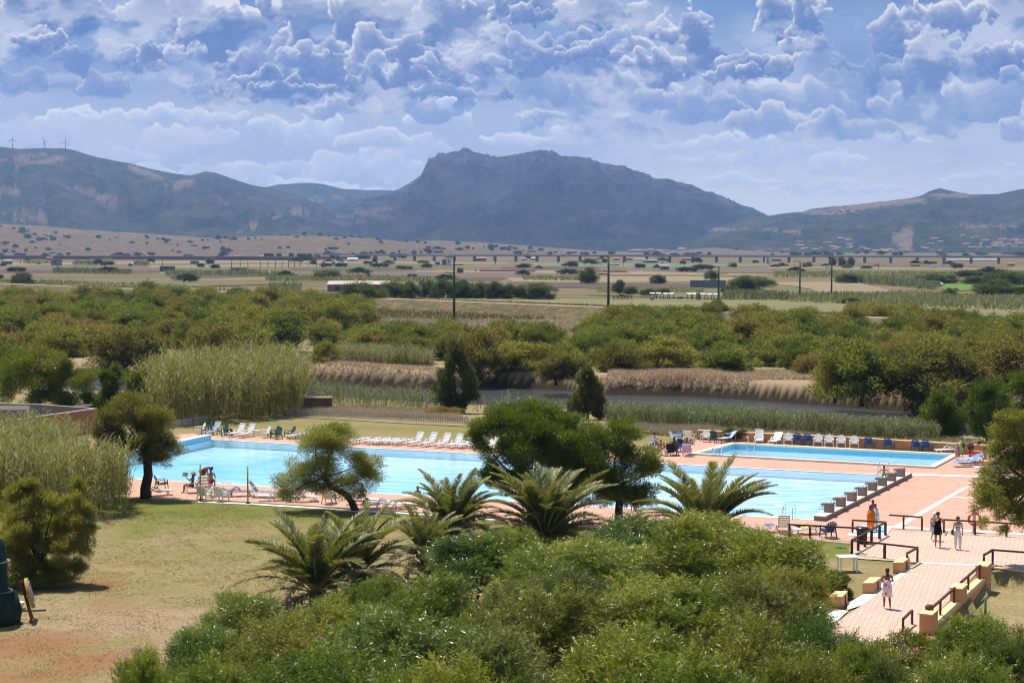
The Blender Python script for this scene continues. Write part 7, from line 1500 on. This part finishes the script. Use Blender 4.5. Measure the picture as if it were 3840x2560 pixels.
# near deck group
person('person in a straw hat reading in the cream armchair', zg(c1(700, 1030)), -70, lay(SIT, wrL=(.10, -.30, .95), wrR=(-.1, -.30, .95), elL=(.24, -.1, .74), elR=(-.24, -.1, .74)), 'brown', [('top', cloth('dark_swimsuit', (.03, .025, .03)), .012), ('trunks', cloth('dark_swimsuit', None)), ('hat', cloth('straw_hat', (.42, .36, .22)), .22)], 'bob', 1., D0)
mb = MB(); mb.xprism([(-.01, 0), (.005, 0), (.06, .24), (.045, .24)], -.16, 0); mb.xprism([(-.01, 0), (.005, 0), (.06, .24), (.045, .24)], .003, .16); q = zg(c1(655, 1015)); tag(mb.build('book', cloth('paper', (.75, .72, .66)), loc=(q.x-.1, q.y-.1, 1.0)), 'open magazine held up by the person in the straw hat', 'magazine')
BEND = dict(pelvis=(0, .05, .92), waist=(0, -.04, 1.02), chest=(0, -.24, 1.14), neck=(0, -.38, 1.16), head=(0, -.52, 1.12), hipL=(.09, .06, .88), hipR=(-.09, .06, .88), kneeL=(.1, -.02, .48), kneeR=(-.1, 0, .48), shL=(.17, -.33, 1.12), elL=(.19, -.36, .84), wrL=(.14, -.48, .62), shR=(-.17, -.33, 1.12), elR=(-.19, -.36, .84), wrR=(-.14, -.48, .62))
person('bare chested man bending over beside the seated man', zg(c1(835, 965)), 70, BEND, 'brown', [('trunks', cloth('red_brown_trunks', (.18, .03, .03)))], 'short', 1.08, D0, 1.1)
person('bare backed man with dark hair sitting with his back to the camera', zg(c1(915, 1015)), 178, lay(SIT, chest=(0, .04, .84), neck=(0, .0, .98), head=(0, -.03, 1.14), shL=(.18, .04, .93), shR=(-.18, .04, .93)), 'tan', [('trunks', cloth('crimson_trunks', (.45, .03, .06)), .02)], 'short', 1.08, D0+.12, 1.12)
person('man in a light blue shirt sitting under the tamarisk crown', zg(c1(2225, 1140)), 165, SIT, 'brown', [('shirt', cloth('light_blue_shirt', (.35, .52, .62), (.50, .62, .70), 9), .02), ('shorts', cloth('dark_teal_shorts', (.02, .08, .09)), .02)], 'short', 1.08, D0, 1.1)
person('woman with bare back and dark hair sitting on the flat lounger', G(*c2(465, 1150)), 176, lay(SIT, chest=(0, .02, .80), neck=(0, .0, .94), head=(0, -.02, 1.10), shL=(.17, .02, .89), shR=(-.17, .02, .89), elL=(.24, -.1, .68), wrL=(.12, -.26, .75)), 'tan', [('trunks', cloth('dark_bikini', (.05, .02, .02)), .014)], 'bob', 1., D0)
REC = dict(pelvis=(0, -.02, .42), waist=(0, .1, .50), chest=(0, .27, .66), neck=(0, .37, .78), head=(0, .42, .92), hipL=(.09, -.06, .42), hipR=(-.09, -.06, .42), kneeL=(.12, -.42, .56), ankL=(.12, -.82, .42), kneeR=(-.12, -.46, .44), ankR=(-.12, -.88, .42), shL=(.17, .32, .75), elL=(.28, .12, .62), wrL=(.2, -.06, .60), shR=(-.17, .32, .75), elR=(-.28, .12, .62), wrR=(-.2, -.06, .6), footL=(0, -.3, .9), footR=(0, -.3, .9))
person('sunbather reclining on a blue and white towel in the far row', zg(c2(1745, 540)), -36, REC, 'brown', [('trunks', cloth('white_blue_trunks', (.5, .55, .8)), .02)], 'short', 1., D0); vtowel(zg(c2(1760, 516)), .7, .35, 1.0, -36, cloth('blue_white_print', (.25, .35, .75), (.8, .82, .9), 7), 'blue and white towel behind the reclining sunbather')
# small pool group
person('man in a white shirt drinking beside the acacia', G(*c3(205, 498)), 40, lay(SIT, wrR=(-.08, -.08, 1.04), elR=(-.26, -.12, .92)), 'brown', [('shirt', cloth('white_shirt', (.80, .80, .84)), .02), ('shorts', cloth('dark_shorts', (.03, .03, .05)), .02)], 'short', 1.05, D0)
person('dark haired boy sitting left of the child in orange', G(*c3(285, 565)), 55, lay(SIT, head=(0, .05, 1.13)), 'tan', [('shorts', cloth('cream_shorts', (.6, .55, .4)), .02)], 'short', .84, D0+.04)
person('small child in an orange top on the low stool', G(*c3(328, 575)), 40, SIT, 'fair', [('shirt', cloth('bright_orange', (.90, .18, .02)), .022), ('trunks', cloth('bright_orange', None))], 'bob', .64, D0+.14, hair_m=mat('brown_hair', (.12, .06, .03)))
person('dark tanned man sitting in the blackish armchair, seen from behind', G(*c3(450, 560)), 186, lay(SIT, elL=(.30, .0, .74)), 'dark', [('trunks', cloth('dark_red_trunks', (.12, .03, .03)), .02)], 'short', 1.02, D0)
person('sunbather with hands clasped behind the head in the lilac towelled chair', G(*c3(622, 560)), 176, lay(SIT, elL=(.42, .1, 1.12), wrL=(.10, .17, 1.06), elR=(-.42, .1, 1.12), wrR=(-.10, .17, 1.06)), 'brown', [('bra', cloth('brown_bikini', (.12, .05, .04)), .012), ('trunks', cloth('brown_bikini', None))], 'pony', 1., D0)
# right hand family
yb = cloth('orange_yellow_print', (.80, .28, .02), (.15, .25, .55), 4)
person('child wrapped in an orange and blue towel beside the bending person', G(*c4(2100, 632)), -20, STAND, 'tan', [('loft', yb, [(0, 0, .25, .22, .17), (0, 0, .6, .22, .18), (0, 0, .95, .25, .2), (0, 0, 1.25, .24, .17), (0, 0, 1.42, .12, .11), (0, 0, 1.6, .11, .12)], 'towel_wrap')], 'short', .68, D0)
person('child in a green and yellow towel in front of the boundary wall', G(3604, 1716), -10, STAND, 'tan', [('loft', cloth('green_print', (.10, .38, .12), (.55, .55, .12), 5), [(0, 0, .35, .24, .18), (0, 0, .7, .24, .18), (0, 0, 1.1, .26, .2), (0, 0, 1.32, .22, .15), (0, 0, 1.42, .09, .08)], 'towel_wrap')], 'short', .82, D0)
person('dark haired person in a black swimsuit bending towards the wrapped child', G(3637, 1728), -78, BEND, 'brown', [('top', bk, .012), ('trunks', bk, .016)], 'bob', 1., D0)
person('second bending person in a black bikini with head to the right', G(3645, 1716), 78, BEND, 'tan', [('bra', bk, .012), ('trunks', bk, .014)], 'bob', 1., D0)
person('dark haired girl sitting up on the sunbeds by the planter wall', G(3690, 1741), -40, lay(SIT, elL=(.3, -.1, .8), elR=(-.3, -.1, .8)), 'tan', [('bra', cloth('white_bikini', (.6, .6, .66)), .012), ('trunks', cloth('white_bikini', None))], 'long', .92, D0)
# two walkers far off on the embankment and one in the field
for (px, py, c_, lab) in [(826, 1090, (.4, .08, .25), 'far walker in a pink shirt on the embankment track'), (840, 1090, (.05, .06, .08), 'far walker in dark clothes on the embankment track')]:
    p = G(px, py, 2.5); person(lab, p, 90, WALK, 'tan', [('shirt', cloth('far_shirt_%d' % px, c_)), ('trousers', cloth('far_trousers', (.05, .05, .07)))], 'short', 1., 2.5)
# ------------------------------------------------------------------ poles, viaduct, buildings and other far things
M_GPOLE = mat('green_grey_steel', (.045, .075, .05), (.035, .06, .04), 3, .6, .3)
def mast(px, pyb, pyt, label, arms=3, z=0., lamps=True):
    p = G(px, pyb, z); s = SC(p.y); h = (pyb-pyt)/s*1.01; t = empty('mast', p); tag(t, label, 'mast', 'tall masts along the embankment'); w = .28
    MB().tube([(0, 0, -.5), (0, 0, h*.5), (0, 0, h)], [w, w*.8, w*.6], 8).build('pole', M_GPOLE, t)
    for k in range(arms):
        z_ = h-.15-k*1.55; sg = (-1, 1, -1)[k]; mb = MB(); mb.bar((-.2*sg, 0, z_), (1.9*sg, 0, z_+.05), .14, .14); mb.build('crossarm', M_GPOLE, t)
        mb = MB(); 
        for x in (1.3, 1.8): mb.tube([(x*sg, 0, z_+.05), (x*sg, 0, z_+.35)], .07, 6)
        mb.build('insulator', mat('glass_insulator', (.5, .52, .5)), t)
mast(1703, 1206, 964, 'tall green mast left of the middle, with three crossarms'); mast(2281, 1238, 962, 'tallest looking green mast, in the middle of the picture'); mast(2694, 1170, 1000, 'third green mast from the left, in front of the concrete wall'); mast(2999, 1120, 981, 'slim mast at the left of the tan field'); mast(3118, 1117, 965, 'rightmost mast, in front of the tan field')
M_TP = mat('old_timber_pole', (.12, .09, .07))
for k, (px, pyb, pyt) in enumerate([(976, 1003, 968), (1005, 1004, 972), (1033, 1004, 969), (1058, 1003, 972), (1082, 1003, 971), (1105, 1003, 973), (1125, 1000, 968), (1155, 999, 971), (1187, 1000, 970), (1217, 985, 958), (869, 1012, 970), (901, 1000, 977), (930, 1022, 978), (610, 998, 976), (216, 1008, 985), (134, 965, 954), (78, 992, 961), (9, 996, 952), (348, 965, 950), (1372, 997, 974), (1858, 993, 957), (2093, 990, 962), (2195, 986, 950), (2337, 995, 962), (2484, 1012, 972), (2565, 996, 970), (3295, 1008, 980), (3536, 1000, 976)]):
    p = G(px, pyb); h = (pyb-pyt)/SC(p.y); o = MB().tube([(0, 0, 0), (0, 0, h)], [.28, .2], 5).build('utility_pole', M_TP, loc=p); tag(o, 'thin dark pole standing on the open plain', 'pole', 'thin poles on the plain')
# viaduct
VA = G(1180, 977); VB = G(4400, 992); vd = VB-VA; vl = vd.length; t = empty('viaduct', VA); tag(t, 'long grey road viaduct on piers crossing the whole plain', 'viaduct'); vd.normalize(); vang = math.atan2(vd.y, vd.x)
def vp(s, z): q = vd*s; return (q.x, q.y, z)
M_VIA = mat('viaduct_concrete', (.30, .30, .30), (.24, .24, .25), .3, .9, .1)
mb = MB(); mb.bar(vp(0, 5.9), vp(vl, 5.9), 9, 1.4); mb.build('deck', M_VIA, t); mb = MB(); mb.bar(vp(0, 7.05), vp(vl, 7.05), .3, .5); mb.build('guard_rail', mat('rail_grey', (.30, .31, .33)), t)
s_ = 30.
while s_ < vl:
    MB().box(vp(s_, 2.6), (1.9, 3.2, 5.2), rz=vang).build('pier', M_VIA, t); s_ += 24.
t = MB(); t.prism([tuple(G(-400, 969)[:2]), tuple(VA[:2]), tuple((VA+Vector((0, 30, 0)))[:2]), tuple((G(-400, 969)+Vector((0, 30, 0)))[:2])], -1, 4.2); o = t.build('road_causeway', mat('causeway_earth', (.16, .13, .09))); o['kind'] = 'structure'
# wind turbines on the left ridge
M_TURB = mat('turbine_white', (.45, .47, .50))
for k, (px, pyt, pyb, rot) in enumerate([(48, 523, 556, 90), (168, 530, 560, 120), (246, 532, 558, 80)]):
    D = 7250; p = AT(px, pyb, D); hub = AT(px, pyt, D).z-p.z; t = empty('wind_turbine', p); tag(t, ['leftmost wind turbine on the left ridge', 'middle wind turbine on the left ridge', 'rightmost of the three wind turbines on the left ridge'][k], 'wind turbine', 'wind turbines on the ridge')
    MB().tube([(0, 0, -25), (0, 0, hub)], [2.4, 1.5], 8).build('tower', M_TURB, t); MB().box((0, -1, hub), (3, 7, 3)).build('nacelle', M_TURB, t)
    for j in range(3): a = R(rot+j*120); MB().bar((0, -5, hub), (20*math.cos(a), -5, hub+20*math.sin(a)), 1.1, 1.9).build('blade', M_TURB, t)
# buildings on the plain: (px0, px1, top, base, kind, label)
WM = {'stone': mat('grey_stone_wall', (.23, .195, .165), (.18, .15, .125), .8), 'pink': mat('pinkish_wall', (.34, .25, .21)), 'white': mat('white_wall', (.66, .66, .66)), 'grey': mat('blue_grey_wall', (.22, .23, .25)), 'brick': mat('brick_wall', (.27, .14, .11)), 'cream': mat('cream_wall', (.50, .42, .33))}
RM = {'tile': mat('terracotta_roof', (.42, .19, .11)), 'fibro': mat('grey_fibre_roof', (.36, .30, .26), (.55, .5, .46), .6, .9, .1), 'flat': mat('flat_roof', (.30, .25, .21)), 'tin': mat('bright_tin_roof', (.62, .64, .66))}
def house(px0, px1, top, base, wall_, roof_, label, cat='shed', rt='gable', group=None, name='shed', openings=1, depth=None, D=None):
    a = G(px0, base) if D is None else AT(px0, base, D); b = G(px1, base) if D is None else AT(px1, base, D); w = (b-a).length; h = (base-top)/SC(a.y); c = (a+b)/2; dp = depth or min(w*.8, 9)
    t = empty(name, c, 0); tag(t, label, cat, group); rh = 0 if rt == 'flat' else h*.3; wh = h-rh
    MB().box((0, dp/2, wh/2-.3), (w, dp, wh+.6)).build('walls', WM[wall_], t)
    mb = MB()
    if rt == 'flat': mb.box((0, dp/2, wh+.06), (w+.3, dp+.3, .12))
    elif rt == 'gable': mb.xprism([(-.35, wh), (dp/2, wh+rh), (dp+.35, wh), (dp+.35, wh+.12), (dp/2, wh+rh+.14), (-.35, wh+.12)], -w/2-.3, w/2+.3); 
    else: mb.xprism([(-.3, wh), (dp+.3, wh+rh), (dp+.3, wh+rh+.12), (-.3, wh+.12)], -w/2-.3, w/2+.3)
    if rt == 'gable':
        g_ = MB(); g_.xprism([(0, wh), (dp/2, wh+rh), (dp, wh)], -w/2+.01, w/2-.01); g_.build('gable', WM[wall_], t)
    mb.build('roof', RM[roof_], t)
    for i in range(openings): x = (i+.5)/openings*w-w/2; MB().box((x, -.03, wh*.5), (min(1.4, w*.18), .1, wh*.38)).build('window', mat('dark_opening', (.05, .035, .02)), t)
    return t
house(1228, 1452, 1056, 1094, 'stone', 'fibro', 'long grey stone barn with a patchy fibre roof behind the thicket', 'barn', 'shed', name='barn', openings=3, depth=7)
for a in [(599, 648, 998, 1018, 'stone', 'flat', 'square flat roofed stone hut with a dark doorway left of the middle of the plain', 'hut', 'flat'), (865, 918, 1004, 1025, 'stone', 'flat', 'square flat roofed stone hut among the poles', 'hut', 'flat'), (190, 225, 971, 995, 'pink', 'flat', 'pinkish square hut on the left of the plain', 'hut', 'flat'), (13, 40, 973, 992, 'grey', 'flat', 'dark grey lean-to at the far left of the plain', 'hut', 'shed'),
        (172, 195, 964, 974, 'brick', 'tile', 'small brick shed left of the pinkish hut', 'shed', 'shed'), (188, 210, 953, 963, 'grey', 'flat', 'tiny grey hut far off on the left', 'hut', 'gable'), (714, 742, 979, 990, 'stone', 'flat', 'ruined hut with a bush on it', 'hut', 'flat'), (764, 802, 963, 978, 'stone', 'flat', 'long low ruin on the left of the plain', 'ruin', 'flat'), (880, 898, 957, 967, 'stone', 'tile', 'tiny stone hut left of the viaduct end', 'hut', 'gable'),
        (1218, 1244, 982, 998, 'stone', 'flat', 'small gabled stone hut beside the green field', 'hut', 'gable'), (1168, 1250, 957, 972, 'pink', 'tile', 'left part of the long low factory behind the trees', 'factory', 'gable'), (1252, 1340, 957, 972, 'pink', 'tile', 'middle part of the long low factory behind the trees', 'factory', 'gable'), (1344, 1388, 955, 971, 'brick', 'flat', 'red brick end block of the long factory', 'factory', 'flat'), (1302, 1340, 967, 981, 'white', 'tin', 'white shed in front of the long factory', 'shed', 'gable'),
        (972, 1000, 958, 968, 'brick', 'tile', 'small red roofed house at the left end of the viaduct', 'house', 'gable'), (1631, 1650, 983, 993, 'grey', 'flat', 'low grey hut left of the white tower', 'hut', 'flat'), (1657, 1674, 972, 994, 'grey', 'flat', 'grey lean-to beside the white tower', 'hut', 'flat'), (1778, 1822, 964, 979, 'grey', 'tile', 'grey gabled farmhouse under the viaduct', 'house', 'gable'), (2216, 2256, 975, 991, 'white', 'tile', 'white house with an orange tiled roof in the middle of the plain', 'house', 'gable'),
        (2300, 2322, 966, 976, 'cream', 'tile', 'cream house with a tiled roof under the viaduct, left one', 'house', 'gable'), (2341, 2372, 965, 975, 'pink', 'tile', 'pinkish house under the viaduct, right one', 'house', 'gable'), (2378, 2420, 969, 974, 'white', 'tin', 'long white greenhouse roof under the viaduct', 'greenhouse', 'gable'), (2415, 2466, 974, 986, 'brick', 'flat', 'long dark brick shed in front of the viaduct', 'shed', 'gable'), (2476, 2510, 992, 1013, 'grey', 'flat', 'pale grey sloping roofed shed right of the hay bales', 'shed', 'shed'),
        (2382, 2408, 989, 994, 'stone', 'flat', 'tiny low ruin right of the white house', 'ruin', 'flat'), (2560, 2602, 967, 976, 'pink', 'tile', 'low pink building behind the viaduct piers', 'building', 'gable'), (1954, 1974, 967, 976, 'white', 'tile', 'white house left of the second mast', 'house', 'gable'), (1990, 2010, 965, 975, 'cream', 'tin', 'cream house beside the tree left of the second mast', 'house', 'gable'), (2895, 2930, 972, 979, 'brick', 'flat', 'long dark shed right of the second white tower', 'shed', 'flat'),
        (3420, 3450, 990, 999, 'brick', 'tile', 'small brick building on the right of the plain', 'building', 'gable'), (3782, 3805, 986, 997, 'pink', 'tile', 'pinkish hut near the right edge of the plain', 'hut', 'shed')]:
    house(*a[:8], a[8], name=a[7].replace(' ', '_'), openings=1)
house(1674, 1692, 966, 995, 'white', 'flat', 'slim white two storey tower beside the first mast', 'tower', 'flat', name='tower', openings=1, depth=4); house(2872, 2886, 965, 990, 'white', 'flat', 'second slim white tower right of the third mast', 'tower', 'flat', name='tower', openings=1, depth=4)
tag(MB().box((0, 0, 1.3), ((G(2722, 1079)-G(2588, 1079)).length, .4, 2.9)).build('concrete_wall', WM['grey'], loc=(G(2588, 1079)+G(2722, 1079))/2), 'long plain grey concrete wall in front of the trees on the plain', 'wall')
for k, (x0, x1) in enumerate([(3555, 3640), (3645, 3740)]): house(x0, x1, 972, 979, 'white', 'tin', ['left', 'right'][k]+' one of the long white greenhouses under the viaduct at the right', 'greenhouse', 'gable', name='greenhouse', openings=0)
# village and hillside houses
rv = random.Random(21); n_v = 0
def hz_of(x, y, objs): 
    z = [v for v in (hill_z(o, x, y) for o in objs) if v is not None]; return max([0]+z)
MO = [o for o in COL.objects if o.name.startswith('mountain')]; proto = None
for (px0, px1, D0_, D1_, n) in [(2360, 2560, 4300, 4700, 16), (2980, 3220, 4150, 4600, 22), (3220, 3560, 4050, 4300, 18), (3600, 3860, 4100, 4500, 24), (2640, 2960, 4050, 4250, 8), (1150, 1300, 7500, 7900, 7), (3040, 3210, 5600, 5800, 10)]:
    for i in range(n):
        px = rv.uniform(px0, px1); D = rv.uniform(D0_, D1_); x = (px-1920)/F*D; z = hz_of(x, D, MO+dg_hills); w = rv.uniform(9, 20)
        if proto is None:
            proto = empty('village_house'); MB().box((0, 0, 1.5), (1, .7, 3.6)).build('walls', WM['cream'], proto)
            mb = MB(); mb.xprism([(-.42, 3.2), (0, 4.2), (.42, 3.2)], -.56, .56); mb.build('roof', RM['tile'], proto); t = proto
        else: t = copy_tree(proto)
        t.location = (x, D, z); t.scale = (w, rv.uniform(9, 13), rv.uniform(1.2, 2.2)); t.rotation_euler = (0, 0, rv.uniform(-.5, .5)); tag(t, 'tile roofed house of the villages at the foot of the mountains', 'house', 'village houses below the mountains')
# hay bales
M_HAY = mat('rolled_hay', (.40, .27, .19), (.30, .19, .13), 3, .95, .05); bale = None; nb = 0
for x0, x1, y0, y1 in [(1783, 1786, 1017, 1017), (1802, 1918, 1018, 1019), (1926, 2003, 1019, 1020), (2100, 2180, 1020, 1021), (2188, 2196, 1021, 1021), (2240, 2250, 1021, 1021), (2262, 2348, 1021, 1022)]:
    n = max(1, int((x1-x0)/8.2)+1)
    for i in range(n):
        f = i/max(1, n-1); p = G(x0+(x1-x0)*f, y0+(y1-y0)*f)
        if bale is None: mb = MB(); mb.tube([(0, -.65, 0), (0, .65, 0)], .72, 14); bale = mb.build('hay_bale', M_HAY); o = bale
        else: o = bale.copy(); COL.objects.link(o)
        o.location = (p.x, p.y, .68); o.rotation_euler = (0, 0, rv.uniform(-.15, .15)); tag(o, 'round reddish hay bale in the long row across the plain', 'hay bale', 'hay bales in the long row')
# animal shelters
for k, (px, py) in enumerate([(2447, 1122), (2470, 1122), (2496, 1123), (2518, 1123), (2585, 1124), (2605, 1124), (2635, 1125), (2660, 1126), (2685, 1126)]):
    p = G(px, py); t = empty('shelter', p); tag(t, 'low shelter with a bright tin roof on posts', 'shelter', 'row of tin roofed shelters'); MB().box((0, 0, 1.75), (1.5, 1.6, .1), M=Matrix.Rotation(R(10), 3, 'X')).build('roof', RM['tin'], t)
    mb = MB()
    for a in (-1, 1):
        for b in (-1, 1): mb.bar((a*.6, b*.6, 0), (a*.6, b*.6, 1.75), .1, .1)
    mb.build('posts', M_TP, t)
for k, (px, py, w, h, lab) in enumerate([(2445, 1127, 1., 1.1, 'grey block at the left end of the shelters'), (2549, 1122, 1.8, .8, 'pale trough between the shelters'), (2618, 1126, 1.2, 2.1, 'tall grey concrete slab among the shelters'), (2487, 1123, .8, .6, 'dark drum below the shelters')]):
    mb = MB(); mb.loft([(0, 0, 0, w/2, .4), (0, 0, h*.9, w/2*.97, .4), (0, 0, h, w/2*.9, .35)], 12 if k == 3 else 4); tag(mb.build('trough' if k == 1 else 'concrete_block', WM['grey'], loc=G(px, py)), lab, 'block')
t = empty('paddock_fence', G(2300, 1126)); tag(t, 'dark wooden paddock gate with the horse behind it', 'gate'); mb = MB(); w = (G(2370, 1126)-G(2300, 1126)).length
for z in (.5, .9, 1.3): mb.bar((0, 0, z), (w, 0, z), .08, .12)
mb.build('rails', M_TP, t)
for i in range(5): MB().box((w*i/4, 0, .75), (.18, .18, 1.5)).build('post', M_TP, t)
hn = [(0, 0, 1.25), (.45, 0, 1.28), (-.55, 0, 1.28), (.75, 0, 1.55), (.98, 0, 1.85), (1.22, 0, 1.72), (1.38, 0, 1.58)]; hr = [.27, .27, .28, .17, .12, .10, .07]; he = [(0, 1), (0, 2), (1, 3), (3, 4), (4, 5), (5, 6)]
for s in (-1, 1):
    i = len(hn); hn += [(.5, s*.15, .95), (.5, s*.15, .55), (.48, s*.15, .08)]; hr += [.11, .06, .05]; he += [(1, i), (i, i+1), (i+1, i+2)]
    i = len(hn); hn += [(-.52, s*.16, .95), (-.68, s*.16, .55), (-.60, s*.16, .08)]; hr += [.14, .07, .05]; he += [(2, i), (i, i+1), (i+1, i+2)]
i = len(hn); hn += [(-.85, 0, 1.2), (-.92, 0, .75)]; hr += [.05, .06]; he += [(2, i), (i, i+1)]
o = link('horse', skinmesh('horse', [Vector(v) for v in hn], he, hr, 1), mat('dark_horse_coat', (.03, .018, .012)), loc=G(2335, 1124)); o.rotation_euler = (0, 0, R(175)); tag(o, 'dark horse standing in the paddock beyond the embankment', 'horse')
# vehicles far off
def car(px, py, az, c_, label, s=1., cat='car'):
    t = empty('parked_car' if cat == 'car' else cat, G(px, py)); t.rotation_euler = (0, 0, R(az)); t.scale = (s, s, s); tag(t, label, cat)
    mb = MB(); mb.xprism([(-2.1, .35), (2.1, .35), (2.1, .8), (1.2, .92), (.6, 1.42), (-1.2, 1.45), (-1.9, .95), (-2.1, .85)], -.85, .85); mb.build('car_body', mat('car_paint_%d' % px, c_, None, 3, .3, .5), t)
    mb = MB(); mb.xprism([(1.05, .95), (.58, 1.36), (-1.15, 1.39), (-1.7, .97)], -.86, .86); mb.build('window', mat('car_glass', (.02, .025, .03), None, 3, .1, .6), t)
    for a in (-1.3, 1.3):
        for b in (-.8, .8): MB().tube([(b-.1, a, .33), (b+.1, a, .33)], .33, 12).build('wheel', mat('tyre', (.02, .02, .02)), t)
car(2948, 998, 80, (.03, .05, .12), 'dark car parked on the plain left of the rounded bush'); car(3092, 998, 85, (.05, .10, .30), 'blue and dark van left of the eucalyptus group', 1.3); car(3142, 999, 100, (.5, .5, .52), 'silver car at the foot of the eucalyptus group'); car(3283, 999, 75, (.6, .6, .6), 'white car alone on the plain right of the eucalyptus group'); car(3512, 1075, 60, (.7, .7, .72), 'white pickup parked at the edge of the bright green meadow', 1.2)
car(3160, 1057, 88, (.06, .14, .40), 'blue truck cab at the top of the tan field', 1.2); car(145, 991, 90, (.05, .05, .06), 'dark car beside the cane clump on the left of the plain')
def tractor(px, py, label):
    t = empty('tractor', G(px, py)); tag(t, label, 'tractor'); m = mat('tractor_dark', (.03, .04, .08)); MB().box((.5, 0, 1.1), (1.8, .9, .7)).build('bonnet', m, t, bevel=.05); MB().box((-.7, 0, 1.7), (1.2, 1.2, 1.5), taper=.85).build('cab', m, t, bevel=.05)
    for x, r_ in ((-.8, .75), (1.1, .45)):
        for s in (-1, 1): MB().tube([(x, s*.7-.15, r_), (x, s*.7+.15, r_)], r_, 14).build('wheel', mat('tyre', (.02, .02, .02)), t)
tractor(490, 998, 'dark tractor on the left of the plain beside the third cane clump'); tractor(1213, 1003, 'dark tractor in front of the small gabled hut')
for t in PR.values():
    st = [t]
    while st:
        q = st.pop(); st += CH.get(q.name, []); bpy.data.objects.remove(q)
